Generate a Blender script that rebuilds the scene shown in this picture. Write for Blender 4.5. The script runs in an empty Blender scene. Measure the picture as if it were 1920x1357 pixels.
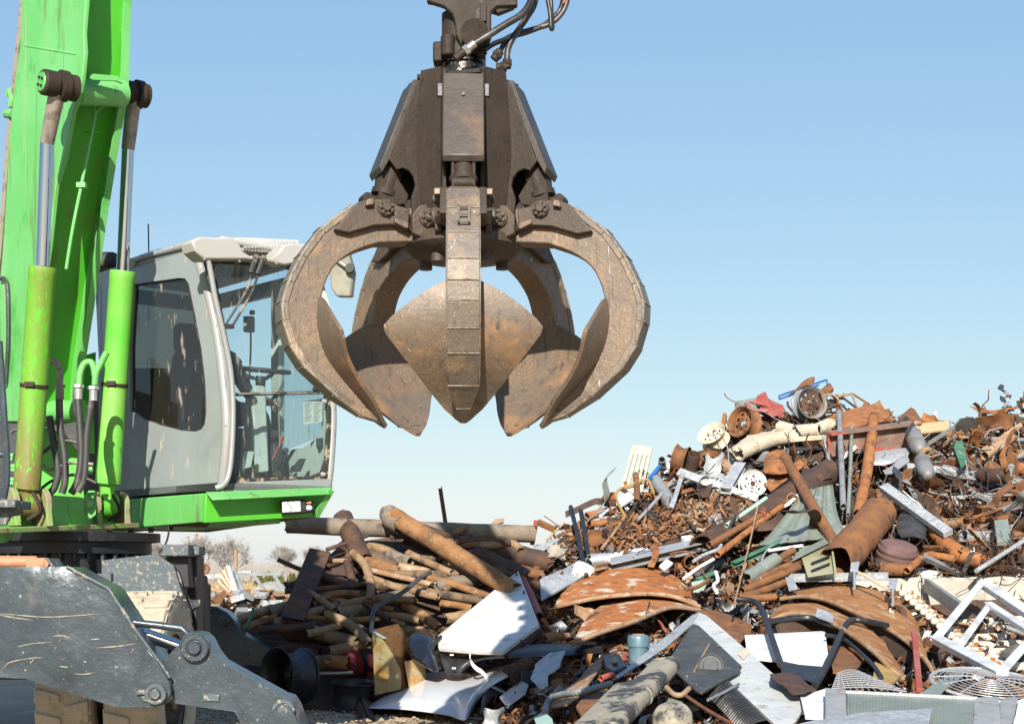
import bpy, bmesh, math, random
from mathutils import Vector as V, Matrix, noise

# ------------------------------------------------------------------ camera, world, sun, exposure
scn = bpy.context.scene
FPX, CXP, HZP, EYE = 3000.0, 960.0, 1070.0, 1.3      # focal length, principal column, horizon row (photo pixels), eye height
cam_d = bpy.data.cameras.new('camera'); cam = bpy.data.objects.new('camera', cam_d)
scn.collection.objects.link(cam); scn.camera = cam
cam.location = (0, 0, EYE); cam.rotation_euler = (math.radians(90), 0, 0)
cam_d.sensor_width = 36; cam_d.lens = 36 * FPX / 1920
cam_d.shift_y = (HZP - 678.5) / 1920
cam_d.clip_start = 0.1; cam_d.clip_end = 6000

SUN_AZ, SUN_EL = math.radians(4.5), math.radians(28.5)   # sun stands behind the camera, a touch to its left
sdir = V((math.sin(SUN_AZ) * math.cos(SUN_EL), math.cos(SUN_AZ) * math.cos(SUN_EL), -math.sin(SUN_EL)))  # travel of the light
world = bpy.data.worlds.new('World'); scn.world = world; world.use_nodes = True
nt = world.node_tree
sky = nt.nodes.new('ShaderNodeTexSky'); sky.sky_type = 'NISHITA'; sky.sun_disc = False
sky.sun_elevation = SUN_EL; sky.sun_rotation = math.atan2(-sdir.x, -sdir.y)
sky.altitude = 0; sky.air_density = 1.0; sky.dust_density = 0.5; sky.ozone_density = 4.0
# the photograph's clear sky falls off more gently than the model's, so each channel is compressed evenly over the whole dome
sp_ = nt.nodes.new('ShaderNodeSeparateColor'); cb_ = nt.nodes.new('ShaderNodeCombineColor'); nt.links.new(sky.outputs[0], sp_.inputs[0])
for ch, (g_, k_) in enumerate(((.70, 1.24), (.54, 1.64), (.25, 2.94))):
    pn = nt.nodes.new('ShaderNodeMath'); pn.operation = 'POWER'; pn.inputs[1].default_value = g_; nt.links.new(sp_.outputs[ch], pn.inputs[0])
    mn = nt.nodes.new('ShaderNodeMath'); mn.operation = 'MULTIPLY'; mn.inputs[1].default_value = k_; nt.links.new(pn.outputs[0], mn.inputs[0]); nt.links.new(mn.outputs[0], cb_.inputs[ch])
nt.links.new(cb_.outputs[0], nt.nodes['Background'].inputs[0])
nt.nodes['Background'].inputs[1].default_value = 0.103
sun_d = bpy.data.lights.new('sun', 'SUN'); sun_d.energy = 5.0; sun_d.angle = math.radians(0.5); sun_d.color = (1, .955, .88)
sun_o = bpy.data.objects.new('sun', sun_d); scn.collection.objects.link(sun_o); sun_o.location = (-4, -10, 20)
sun_o.rotation_euler = sdir.to_track_quat('-Z', 'Y').to_euler()
scn.view_settings.view_transform = 'Standard'; scn.view_settings.look = 'None'
scn.view_settings.exposure = 0.85; scn.view_settings.gamma = 1; scn.view_settings.use_curve_mapping = False
scn.cycles.use_denoising = True
scn.cycles.max_bounces = 6; scn.cycles.diffuse_bounces = 3; scn.cycles.glossy_bounces = 3; scn.cycles.transparent_max_bounces = 12

# ------------------------------------------------------------------ helpers
R = random.Random(11)
def at(px, py, Y):
    return V(((px - CXP) * Y / FPX, Y, EYE - (py - HZP) * Y / FPX))
def onp(px, py, p0, n):
    d = V(((px - CXP) / FPX, 1, -(py - HZP) / FPX)); o = V((0, 0, EYE))
    return o + d * ((p0 - o).dot(n) / d.dot(n))
def lerp(a, b, t): return a + (b - a) * t
def pw(tab, x):
    if x <= tab[0][0]: return tab[0][1]
    for (a, b), (c, d) in zip(tab, tab[1:]):
        if x <= c: return b + (d - b) * (x - a) / (c - a)
    return tab[-1][1]
DRT = [(690, 21.7), (800, 20.4), (900, 19.2), (1000, 18.0), (1085, 17.0), (1165, 15.6), (1250, 13.8), (1357, 12.2), (1420, 11.4)]
DLT = [(930, 17.9), (960, 17.6), (1050, 16.9), (1150, 16.2), (1250, 15.6), (1330, 14.7), (1400, 11.8)]
def DEP(px, py):
    t = min(1, max(0, (px - 880) / 200))
    return lerp(pw(DLT, py), pw(DRT, py), t)
def hp(px, py, off=0.0): return at(px, py, DEP(px, py) - off)
def frame(d):
    d = d.normalized(); u = d.cross(V((0, 0, 1)))
    if u.length < 1e-3: u = V((1, 0, 0))
    u.normalize(); return u, d.cross(u).normalized() * 1.0, d
def catmull(pts, k=6):
    out = []; n = len(pts)
    for i in range(n - 1):
        p0 = pts[max(i - 1, 0)]; p1 = pts[i]; p2 = pts[i + 1]; p3 = pts[min(i + 2, n - 1)]
        for j in range(k):
            t = j / k
            out.append(((p1 * 2) + (p2 - p0) * t + (p0 * 2 - p1 * 5 + p2 * 4 - p3) * t * t + (p1 * 3 - p0 - p2 * 3 + p3) * t ** 3) * .5)
    out.append(pts[-1].copy()); return out

class MB:
    def __init__(s): s.v = []; s.f = []
    def add(s, vs, fs):
        b = len(s.v); s.v += [V(p) for p in vs]; s.f += [tuple(i + b for i in f) for f in fs]; return s
    def box(s, c, sz, rot=None):
        x, y, z = (q / 2 for q in sz); m = rot or Matrix.Identity(3); c = V(c)
        return s.add([c + m @ V((i * x, j * y, k * z)) for i in (-1, 1) for j in (-1, 1) for k in (-1, 1)],
                     [(0, 1, 3, 2), (4, 6, 7, 5), (0, 4, 5, 1), (2, 3, 7, 6), (0, 2, 6, 4), (1, 5, 7, 3)])
    def beam(s, p0, p1, w, h, up=None):
        d = (p1 - p0).normalized(); up = up or V((0, 0, 1)); u = d.cross(up)
        if u.length < 1e-3: u = V((1, 0, 0))
        u.normalize(); n = u.cross(d)
        return s.extr([(-w / 2, -h / 2), (w / 2, -h / 2), (w / 2, h / 2), (-w / 2, h / 2)], p0, p1, n)
    def extr(s, prof, p0, p1, up):
        d = (p1 - p0).normalized(); u = d.cross(up).normalized(); n = u.cross(d); k = len(prof)
        vs = [p + u * a + n * b for p in (p0, p1) for a, b in prof]
        return s.add(vs, [(i, (i + 1) % k, (i + 1) % k + k, i + k) for i in range(k)] + [tuple(range(k - 1, -1, -1)), tuple(range(k, 2 * k))])
    def tube(s, p0, p1, r0, r1=None, n=16, wall=0):
        r1 = r0 if r1 is None else r1; u, w, d = frame(p1 - p0)
        if not wall:
            vs = [p + (u * math.cos(a) + w * math.sin(a)) * r for p, r in ((p0, r0), (p1, r1)) for a in (2 * math.pi * i / n for i in range(n))]
            return s.add(vs, [(i, (i + 1) % n, (i + 1) % n + n, i + n) for i in range(n)] + [tuple(range(n - 1, -1, -1)), tuple(range(n, 2 * n))])
        vs = [p + (u * math.cos(a) + w * math.sin(a)) * r for p, r in ((p0, r0), (p1, r1), (p1, r1 - wall), (p0, r0 - wall)) for a in (2 * math.pi * i / n for i in range(n))]
        fs = []
        for q in range(4):
            a, b = q * n, ((q + 1) % 4) * n
            fs += [(a + i, a + (i + 1) % n, b + (i + 1) % n, b + i) for i in range(n)]
        return s.add(vs, fs)
    def path(s, pts, r, n=8, k=6, smooth=True):
        P = catmull([V(p) for p in pts], k) if smooth and len(pts) > 2 else [V(p) for p in pts]
        rs = r if callable(r) else (lambda t: r)
        T = [(P[min(i + 1, len(P) - 1)] - P[max(i - 1, 0)]).normalized() for i in range(len(P))]
        u, _, _ = frame(T[0]); vs = []
        for i, p in enumerate(P):
            u = (u - T[i] * u.dot(T[i])).normalized(); w = T[i].cross(u); rr = rs(i / (len(P) - 1))
            vs += [p + (u * math.cos(2 * math.pi * j / n) + w * math.sin(2 * math.pi * j / n)) * rr for j in range(n)]
        m = len(P)
        fs = [(i * n + j, i * n + (j + 1) % n, (i + 1) * n + (j + 1) % n, (i + 1) * n + j) for i in range(m - 1) for j in range(n)]
        return s.add(vs, fs + [tuple(range(n - 1, -1, -1)), tuple(range((m - 1) * n, m * n))])
    def hollow_path(s, pts, r, wall, n=12, k=7, jit=.06):
        P = catmull([V(p) for p in pts], k) if len(pts) > 2 else [V(p) for p in pts]
        T = [(P[min(i + 1, len(P) - 1)] - P[max(i - 1, 0)]).normalized() for i in range(len(P))]
        u, _, _ = frame(T[0]); m = len(P); vs = []
        for rr in (r, r - wall):
            uu = u.copy()
            for i, p in enumerate(P):
                uu = (uu - T[i] * uu.dot(T[i])).normalized(); w = T[i].cross(uu)
                for j in range(n):
                    e = uu * math.cos(2 * math.pi * j / n) + w * math.sin(2 * math.pi * j / n); q = p + e * rr
                    q = q + e * r * jit * (noise.noise(q * (.9 / r)) + .6 * noise.noise(q * (2.6 / r)))
                    if i in (0, m - 1): q = q + T[i] * r * .45 * noise.noise(p * 9 + e * 1.6)
                    vs.append(q)
        B = m * n; fs = []
        for b, fl in ((0, 0), (B, 1)):
            for i in range(m - 1):
                for j in range(n):
                    q = (b + i * n + j, b + i * n + (j + 1) % n, b + (i + 1) * n + (j + 1) % n, b + (i + 1) * n + j)
                    fs.append(q[::-1] if fl else q)
        for e in (0, m - 1):
            fs += [(e * n + j, e * n + (j + 1) % n, B + e * n + (j + 1) % n, B + e * n + j) for j in range(n)]
        return s.add(vs, fs)
    def prism(s, pts, vec):
        k = len(pts); pts = [V(p) for p in pts]
        return s.add(pts + [p + vec for p in pts], [tuple(range(k)), tuple(range(2 * k - 1, k - 1, -1))] + [(i, i + k, (i + 1) % k + k, (i + 1) % k) for i in range(k)])
    def plate(s, outer, holes, vec):
        bm = bmesh.new(); es = []; loops = []; k = 0; pts = []
        for loop in [outer] + holes:
            vs = [bm.verts.new(p) for p in loop]; pts += [V(p) for p in loop]
            es += [bm.edges.new((vs[i], vs[(i + 1) % len(vs)])) for i in range(len(vs))]
            loops.append([k + i for i in range(len(vs))]); k += len(vs)
        bm.verts.index_update()
        bmesh.ops.triangle_fill(bm, use_beauty=True, use_dissolve=False, edges=es)
        tf = [tuple(v.index for v in f.verts) for f in bm.faces]; bm.free()
        fs = tf + [tuple(i + k for i in reversed(f)) for f in tf]
        for lp in loops: fs += [(lp[i], lp[(i + 1) % len(lp)], lp[(i + 1) % len(lp)] + k, lp[i] + k) for i in range(len(lp))]
        return s.add(pts + [p + vec for p in pts], fs)
    def lathe(s, prof, o, ax, n=24, a0=0, a1=2 * math.pi):
        u, w, d = frame(ax); full = abs(a1 - a0 - 2 * math.pi) < 1e-6; m = n if full else n + 1; k = len(prof)
        vs = [o + d * h + (u * math.cos(a) + w * math.sin(a)) * r for a in (a0 + (a1 - a0) * i / n for i in range(m)) for r, h in prof]
        fs = [(i * k + j, i * k + j + 1, ((i + 1) % m) * k + j + 1, ((i + 1) % m) * k + j) for i in range(n) for j in range(k - 1)]
        return s.add(vs, fs)
    def sheet(s, P, th):
        nu, nv = len(P), len(P[0]); N = []
        for i in range(nu):
            row = []
            for j in range(nv):
                a = P[min(i + 1, nu - 1)][j] - P[max(i - 1, 0)][j]; b = P[i][min(j + 1, nv - 1)] - P[i][max(j - 1, 0)]
                c = a.cross(b); row.append(c.normalized() if c.length > 1e-9 else V((0, -1, 0)))
            N.append(row)
        vs = [P[i][j] for i in range(nu) for j in range(nv)] + [P[i][j] + N[i][j] * th for i in range(nu) for j in range(nv)]
        B = nu * nv; ix = lambda i, j: i * nv + j; fs = []
        for i in range(nu - 1):
            for j in range(nv - 1):
                q = (ix(i, j), ix(i + 1, j), ix(i + 1, j + 1), ix(i, j + 1)); fs.append(q[::-1]); fs.append(tuple(B + a for a in q))
        rim = [ix(i, 0) for i in range(nu)] + [ix(nu - 1, j) for j in range(1, nv)] + [ix(i, nv - 1) for i in range(nu - 2, -1, -1)] + [ix(0, j) for j in range(nv - 2, 0, -1)]
        fs += [(rim[i], rim[(i + 1) % len(rim)], B + rim[(i + 1) % len(rim)], B + rim[i]) for i in range(len(rim))]
        return s.add(vs, fs)
    def loft(s, rows, th, nu=20, nv=6, wob=0, wsc=3):
        """rows: polylines of points, top to bottom; catmull along each, linear-ish across"""
        S = []
        for r in rows:
            c = catmull([V(p) for p in r], 12) if len(r) > 2 else [V(r[0]).lerp(V(r[1]), i / 12) for i in range(13)]
            S.append([c[round(i * (len(c) - 1) / nu)] for i in range(nu + 1)])
        P = []
        for i in range(nu + 1):
            col = [S[q][i] for q in range(len(S))]
            c = catmull(col, 8) if len(col) > 2 else [col[0].lerp(col[1], q / 8) for q in range(9)]
            col = [c[round(q * (len(c) - 1) / nv)].copy() for q in range(nv + 1)]
            if wob: col = [p + V(noise.noise_vector(p * wsc)) * wob for p in col]
            P.append(col)
        return s.sheet(P, th)

COL = scn.collection; WL = {}
def wloc(o): return WL.get(o.name, V((0, 0, 0)))
def setp(o, label=None, cat=None, group=None, kind=None):
    if label: o['label'] = label
    if cat: o['category'] = cat
    if group: o['group'] = group
    if kind: o['kind'] = kind
    return o
def thing(name, label, cat, loc, group=None):
    o = bpy.data.objects.new(name, None); COL.objects.link(o); o.location = loc; WL[o.name] = V(loc); o.empty_display_size = .2
    return setp(o, label, cat, group)
def O(mb, name, mat, parent=None, label=None, cat=None, group=None, kind=None, smooth=35, bevel=0):
    me = bpy.data.meshes.new(name); lo = V(tuple(min(v[i] for v in mb.v) for i in range(3))); hi = V(tuple(max(v[i] for v in mb.v) for i in range(3)))
    c = (lo + hi) / 2
    if parent is None: c.z = lo.z
    me.from_pydata([tuple(v - c) for v in mb.v], [], mb.f); me.materials.append(mat)
    me.update()
    if smooth:
        me.polygons.foreach_set('use_smooth', [True] * len(me.polygons)); me.set_sharp_from_angle(angle=math.radians(smooth))
    o = bpy.data.objects.new(name, me); COL.objects.link(o); WL[o.name] = c
    o.parent = parent; o.location = c - (wloc(parent) if parent else V((0, 0, 0)))
    if bevel:
        b = o.modifiers.new('bevel', 'BEVEL'); b.width = bevel; b.segments = 2; b.limit_method = 'ANGLE'; b.angle_limit = math.radians(40); b.harden_normals = False
    return setp(o, label, cat, group, kind)

# ------------------------------------------------------------------ materials
MATS = {}
ALB, SAT = .76, 1.17
def tone(c):
    l = (c[0] + c[1] + c[2]) / 3
    return tuple(max(.004, (l + (q - l) * SAT) * ALB) for q in c)
def M(name, base, rough=.6, metal=0, layers=(), bump=(), rvar=.12, spec=.5, coat=0):
    """layers: (colour, scale, lo, hi, detail[, stretch[, rough]]) noise-masked colours; bump: (scale, strength)"""
    m = bpy.data.materials.new(name); m.use_nodes = True; t = m.node_tree; N = t.nodes; L = t.links
    b = N['Principled BSDF']; geo = N.new('ShaderNodeNewGeometry')
    b.inputs['Metallic'].default_value = metal; b.inputs['Specular IOR Level'].default_value = spec
    if coat: b.inputs['Coat Weight'].default_value = coat; b.inputs['Coat Roughness'].default_value = .15
    rgb = N.new('ShaderNodeRGB'); rgb.outputs[0].default_value = (*tone(base), 1); cur = rgb.outputs[0]
    rr = N.new('ShaderNodeValue'); rr.outputs[0].default_value = rough; rcur = rr.outputs[0]
    def nz(scale, detail, stretch=None, seed=0):
        mp = N.new('ShaderNodeMapping'); L.new(geo.outputs['Position'], mp.inputs[0]); mp.inputs['Location'].default_value = (seed * 3.7, seed * 1.9, seed * 5.3)
        if stretch: mp.inputs['Scale'].default_value = stretch
        n = N.new('ShaderNodeTexNoise'); n.inputs['Scale'].default_value = scale; n.inputs['Detail'].default_value = detail; n.inputs['Roughness'].default_value = .62
        L.new(mp.outputs[0], n.inputs['Vector']); return n.outputs['Fac']
    for i, ly in enumerate(layers):
        c, sc, lo, hi, de = ly[:5]; st = ly[5] if len(ly) > 5 else None
        mr = N.new('ShaderNodeMapRange'); mr.inputs[1].default_value = lo; mr.inputs[2].default_value = hi; L.new(nz(sc, de, st, i + 1), mr.inputs[0])
        mx = N.new('ShaderNodeMix'); mx.data_type = 'RGBA'; L.new(mr.outputs[0], mx.inputs[0]); L.new(cur, mx.inputs[6]); mx.inputs[7].default_value = (*tone(c), 1); cur = mx.outputs[2]
        if len(ly) > 6:
            mf = N.new('ShaderNodeMix'); L.new(mr.outputs[0], mf.inputs[0]); L.new(rcur, mf.inputs[2]); mf.inputs[3].default_value = ly[6]; rcur = mf.outputs[0]
    L.new(cur, b.inputs['Base Color'])
    if rvar:
        mr = N.new('ShaderNodeMath'); mr.operation = 'MULTIPLY_ADD'; L.new(nz(6, 4, None, 9), mr.inputs[0]); mr.inputs[1].default_value = rvar * 2; mr.inputs[2].default_value = -rvar
        ad = N.new('ShaderNodeMath'); ad.use_clamp = True; L.new(rcur, ad.inputs[0]); L.new(mr.outputs[0], ad.inputs[1]); rcur = ad.outputs[0]
    L.new(rcur, b.inputs['Roughness'])
    prev = None
    for i, (sc, stg) in enumerate(bump):
        bp = N.new('ShaderNodeBump'); bp.inputs['Strength'].default_value = min(1, stg); bp.inputs['Distance'].default_value = min(.3 / sc, .03)
        L.new(nz(sc, 5, None, 20 + i), bp.inputs['Height'])
        if prev: L.new(prev, bp.inputs['Normal'])
        prev = bp.outputs[0]
    if prev: L.new(prev, b.inputs['Normal'])
    MATS[name] = m; return m
def glass(name, tint, dirt, dirt_col, lo, hi, scale, stretch):
    m = bpy.data.materials.new(name); m.use_nodes = True; t = m.node_tree; N = t.nodes; L = t.links; N.remove(N['Principled BSDF'])
    tr = N.new('ShaderNodeBsdfTransparent'); tr.inputs[0].default_value = (*tint, 1)
    gl = N.new('ShaderNodeBsdfGlossy'); gl.inputs['Roughness'].default_value = .02
    lw = N.new('ShaderNodeLayerWeight'); lw.inputs[0].default_value = .5; pwn = N.new('ShaderNodeMath'); pwn.operation = 'POWER'; L.new(lw.outputs['Facing'], pwn.inputs[0]); pwn.inputs[1].default_value = 4.5
    fr = N.new('ShaderNodeMath'); fr.operation = 'MULTIPLY_ADD'; L.new(pwn.outputs[0], fr.inputs[0]); fr.inputs[1].default_value = .9; fr.inputs[2].default_value = .035
    mx = N.new('ShaderNodeMixShader'); L.new(fr.outputs[0], mx.inputs[0]); L.new(tr.outputs[0], mx.inputs[1]); L.new(gl.outputs[0], mx.inputs[2])
    df = N.new('ShaderNodeBsdfDiffuse'); df.inputs[0].default_value = (*dirt_col, 1)
    geo = N.new('ShaderNodeNewGeometry'); mp = N.new('ShaderNodeMapping'); mp.inputs['Scale'].default_value = stretch; L.new(geo.outputs['Position'], mp.inputs[0])
    n = N.new('ShaderNodeTexNoise'); n.inputs['Scale'].default_value = scale; n.inputs['Detail'].default_value = 4; L.new(mp.outputs[0], n.inputs['Vector'])
    mr = N.new('ShaderNodeMapRange'); mr.inputs[1].default_value = lo; mr.inputs[2].default_value = hi; mr.inputs[3].default_value = dirt * .05; mr.inputs[4].default_value = dirt; L.new(n.outputs['Fac'], mr.inputs[0])
    m2 = N.new('ShaderNodeMixShader'); L.new(mr.outputs[0], m2.inputs[0]); L.new(mx.outputs[0], m2.inputs[1]); L.new(df.outputs[0], m2.inputs[2])
    L.new(m2.outputs[0], N['Material Output'].inputs[0]); MATS[name] = m; return m

TAN, MUD = (.36, .27, .17), (.30, .23, .15)
green = M('green_paint', (.155, .46, .13), .42, 0, [((.20, .52, .18), 1.6, .45, .7, 3), ((.20, .42, .12), 9, .58, .76, 6), ((.27, .46, .20), 8, .57, .70, 6, (1.2, 1.2, .12), .7), ((.07, .34, .06), 3, .58, .72, 5), ((.13, .24, .08), 6, .57, .67, 7, (1.6, 1.6, .16), .7), ((.33, .30, .15), 30, .65, .72, 5, (1, 1, .35), .8), ((.20, .13, .07), 60, .70, .74, 3, None, .9)], [(60, .06), (3, .12)], spec=.5)
green_web = M('green_paint_shaded_worn', (.085, .42, .045), .45, 0, [((.12, .47, .06), 2.2, .42, .7, 3, (1, 1, .4)), ((.17, .30, .06), 8, .55, .68, 7, (1.3, 1.3, .22), .7), ((.30, .24, .10), 28, .69, .76, 6, (1, 1, .4), .8)], [(70, .08), (4, .15)])  # darker copy of the green, shade of inner faces put into colour; streaks are wear
green_dirty = M('green_paint_dirty', (.17, .36, .05), .6, 0, [((.20, .17, .06), 2.6, .42, .58, 3, (1, 1, .22)), ((.12, .55, .05), 26, .57, .63, 8, (1.4, 1.4, .35)), ((.14, .12, .06), 60, .66, .72, 4)], [(90, .3), (18, .15)])
dirt_gray_paint = M('blue_grey_paint', (.058, .073, .083), .30, .25, [((.086, .103, .112), 1.3, .4, .7, 4), ((.042, .052, .058), 5, .52, .70, 5), ((.17, .17, .155), 3.2, .62, .76, 6), ((.36, .32, .26), 34, .675, .71, 3, (1, 1, .7), .85), ((.34, .29, .22), 90, .70, .74, 2, None, .85)], [(2.1, .5), (7, .15), (90, .08)], spec=.6)
speckled_gray = M('mud_speckled_grey_paint', (.085, .105, .115), .5, .1, [((.38, .32, .24), 30, .55, .62, 6, None, .9), ((.07, .085, .095), 4, .55, .7, 4)], [(6, .2), (70, .2)])
shade_black = M('black_paint_and_shade', (.012, .012, .013), .45, 0, [((.05, .045, .04), 12, .6, .75, 5)], [(40, .08)])  # black paint of the posts, also painted-in shade under the machine
cab_gray = M('cab_silver_paint', (.33, .355, .34), .42, .1, [((.38, .405, .39), 1.2, .4, .7, 3), ((.55, .49, .40), 13, .63, .69, 4, (1, 1, .28), .85), ((.28, .30, .29), 3, .55, .75, 5)], [(3, .05), (80, .04)])
silver = M('pillar_silver_paint', (.37, .37, .355), .38, .15, [((.36, .33, .28), 7, .52, .68, 6, (1, 1, .4), .7), ((.2, .17, .13), 22, .64, .72, 5, None, .9)], [(40, .06)])
white_shell = M('roof_shell_white', (.46, .445, .40), .45, 0, [((.42, .36, .28), 5, .56, .74, 5), ((.52, .50, .46), 2, .4, .7, 2)], [(30, .08)])
mud_frame = M('muddy_black_frame', (.035, .035, .033), .6, 0, [((.36, .29, .20), 14, .53, .62, 8, None, .95)], [(40, .4)])
chrome = M('chrome_rod', (.66, .67, .69), .045, 1, [((.42, .42, .42), 9, .6, .75, 5, (1, 1, .2), .3)], (), rvar=.03)
grease = M('greasy_dirt', (.034, .024, .017), .66, .0, [((.050, .035, .024), 7, .42, .7, 6), ((.025, .022, .019), 16, .58, .72, 5, None, .35), ((.10, .08, .06), 70, .69, .77, 3)], [(14, .35), (90, .35)], spec=.3)
brown_steel = M('brown_grapple_steel', (.070, .051, .037), .62, .1, [((.10, .072, .05), 5, .42, .66, 6), ((.055, .048, .043), 9, .56, .7, 6, None, .5), ((.24, .21, .18), 80, .67, .74, 3, (1, 1, .5), .45)], [(12, .35), (80, .3)])
bare_steel = M('scoured_tine_steel', (.215, .152, .104), .52, .2, [((.09, .07, .055), 150, .56, .66, 3), ((.44, .37, .29), 120, .60, .68, 3), ((.16, .125, .095), 6, .44, .66, 6), ((.31, .20, .12), 4, .52, .70, 6), ((.13, .11, .095), 13, .58, .7, 7), ((.10, .085, .07), 26, .58, .68, 7, (1.6, 1.6, .22)), ((.52, .46, .38), 40, .66, .72, 5, (1.4, 1.4, .13), .35)], [(22, .3), (90, .25)], spec=.6)
plate_steel = M('scoured_wear_plate', (.21, .17, .132), .52, .2, [((.09, .07, .055), 150, .56, .66, 3), ((.44, .37, .29), 120, .60, .68, 3), ((.17, .145, .12), 7, .42, .62, 6, (1, 1, .6)), ((.36, .26, .17), 5, .55, .7, 5), ((.12, .10, .085), 20, .56, .68, 7, (1.8, 1.8, .25)), ((.54, .49, .43), 38, .63, .70, 5, (1.6, 1.6, .12), .3)], [(26, .3), (110, .2)])
blade_steel = M('scoured_blade_steel', (.21, .145, .098), .54, .15, [((.09, .07, .055), 150, .56, .66, 3), ((.44, .37, .29), 120, .60, .68, 3), ((.16, .13, .10), 4, .42, .62, 6), ((.11, .085, .065), 10, .55, .68, 7, (2.2, 2.2, .25)), ((.34, .20, .11), 3.2, .55, .68, 5), ((.09, .075, .065), 14, .60, .68, 8, (1.3, 1.3, .5)), ((.50, .43, .35), 34, .655, .71, 5, (1.5, 1.5, .12), .3)], [(12, .25), (60, .22)], spec=.6)
weld = M('weld_bead', (.40, .35, .29), .5, .4, [((.24, .17, .11), 30, .45, .6, 4)], [(120, .5)])
rub = M('black_rubber', (.022, .021, .020), .6, 0, [((.14, .11, .08), 8, .55, .72, 6, None, .9)], [(60, .15)])
tyre_mud = M('mud_caked_tyre', (.52, .46, .36), .95, 0, [((.42, .36, .27), 9, .45, .65, 6), ((.2, .17, .13), 12, .62, .72, 6)], [(12, .6), (60, .5)])
tyre_side = M('tyre_sidewall', (.03, .028, .026), .8, 0, [((.20, .165, .12), 6, .48, .66, 5)], [(30, .2)])
hose_m = M('hydraulic_hose', (.05, .048, .046), .5, 0, [((.14, .125, .105), 12, .5, .7, 5)], [(80, .15)])
green_dust = M('dusty_green_paint', (.21, .50, .10), .5, 0, [((.15, .52, .08), 3, .42, .62, 4), ((.36, .42, .18), 5, .55, .72, 5, (1, 1, .3)), ((.36, .30, .17), 24, .68, .75, 5, (1, 1, .4), .8)], [(60, .1)])
tan_hose = M('dusty_fitting', (.33, .29, .23), .6, .2, [((.20, .18, .15), 20, .5, .65, 4)], [(60, .2)])
orange_cyl = M('faded_orange_paint', (.55, .24, .14), .6, 0, [((.45, .32, .22), 8, .5, .66, 5), ((.30, .24, .17), 16, .6, .72, 5)], [(40, .15)])
glass_side = glass('tinted_side_glass', (.36, .36, .31), .6, (.42, .36, .28), .62, .70, 18, (1, 1, .3))
glass_front = glass('windscreen_glass', (.84, .90, .90), .5, (.38, .36, .30), .63, .74, 22, (1.5, 1.5, .18))
lamp_glass = M('lamp_lens', (.95, .95, .92), .12, .1, [((.5, .5, .48), 40, .5, .6, 2)], [(90, .3)])
interior = M('cab_interior_trim', (.60, .62, .55), .6, 0, [((.50, .52, .46), 5, .45, .65, 4)], [(60, .08)])
dark_trim = M('dark_cab_trim', (.03, .03, .03), .6, 0, [((.06, .058, .05), 10, .5, .7, 4)], [(80, .1)])
seat_m = M('olive_seat_fabric', (.10, .10, .055), .9, 0, [((.07, .07, .045), 20, .45, .6, 4)], [(120, .3)])
cloth_m = M('dark_jacket_cloth', (.045, .04, .036), .9, 0, [((.08, .07, .055), 9, .45, .66, 4)], [(40, .3)])
skin_m = M('skin', (.50, .25, .17), .55, 0, [((.42, .20, .14), 30, .5, .7, 3)], [(120, .08)])
paper = M('paper_notice', (.78, .77, .70), .8, 0, [((.70, .69, .62), 12, .45, .6, 2)])
print_m = M('printed_lines', (.38, .38, .37), .8)
# scrap
SC = {}
SC['rust'] = M('rust_brown', (.17, .082, .042), .85, 0, [((.27, .12, .048), 5, .42, .66, 6), ((.075, .042, .027), 9, .54, .70, 7), ((.34, .25, .17), 45, .67, .75, 4)], [(18, .35), (80, .35)])
SC['rust_orange'] = M('rust_orange', (.31, .125, .05), .88, 0, [((.40, .20, .09), 6, .45, .68, 6), ((.14, .062, .034), 8, .50, .66, 7), ((.42, .30, .20), 40, .66, .75, 4)], [(20, .35), (90, .4)])
SC['rust_dark'] = M('rust_dark', (.070, .043, .031), .8, .1, [((.14, .07, .038), 6, .46, .66, 6), ((.03, .024, .02), 10, .56, .7, 6), ((.24, .18, .13), 50, .69, .76, 4)], [(16, .35), (80, .3)])
SC['rust_pale'] = M('rust_pale', (.36, .25, .16), .85, 0, [((.29, .145, .07), 6, .46, .64, 7), ((.50, .42, .32), 10, .57, .70, 5), ((.15, .09, .06), 15, .60, .7, 6)], [(20, .35), (90, .3)])
SC['pipe_mud'] = M('mud_caked_pipe', (.25, .165, .095), .92, 0, [((.32, .225, .14), 5, .44, .62, 6), ((.18, .095, .045), 4, .50, .62, 6), ((.075, .055, .04), 8, .55, .66, 7), ((.44, .33, .21), 28, .64, .72, 4)], [(9, .45), (50, .55)])
SC['pipe_rust'] = M('rust_streaked_pipe', (.24, .12, .055), .9, 0, [((.33, .18, .085), 4, .44, .62, 6), ((.11, .065, .042), 6, .52, .64, 7), ((.34, .26, .17), 14, .58, .68, 6)], [(9, .45), (50, .5)])
SC['pipe_dark'] = M('dark_crusted_pipe', (.13, .09, .06), .92, 0, [((.22, .15, .09), 5, .46, .62, 6), ((.05, .038, .03), 8, .52, .64, 7), ((.32, .25, .17), 20, .62, .70, 5)], [(9, .5), (50, .5)])
SC['pipe_grey'] = M('grey_brown_pipe', (.19, .155, .12), .85, 0, [((.27, .215, .155), 6, .44, .62, 6), ((.10, .075, .055), 9, .55, .68, 7), ((.30, .17, .08), 7, .60, .7, 5)], [(14, .35), (60, .4)])
SC['galv'] = M('galvanised_steel', (.46, .47, .465), .45, .2, [((.37, .38, .38), 9, .42, .6, 4), ((.56, .57, .57), 26, .52, .62, 2), ((.30, .27, .22), 5, .58, .70, 7), ((.33, .20, .12), 7, .64, .72, 7, None, .85)], [(5, .2), (40, .06)])
SC['grey'] = M('grey_paint', (.27, .28, .28), .55, .1, [((.19, .19, .185), 6, .45, .68, 5), ((.28, .17, .09), 8, .66, .74, 6, None, .85)], [(10, .2)])
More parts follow.
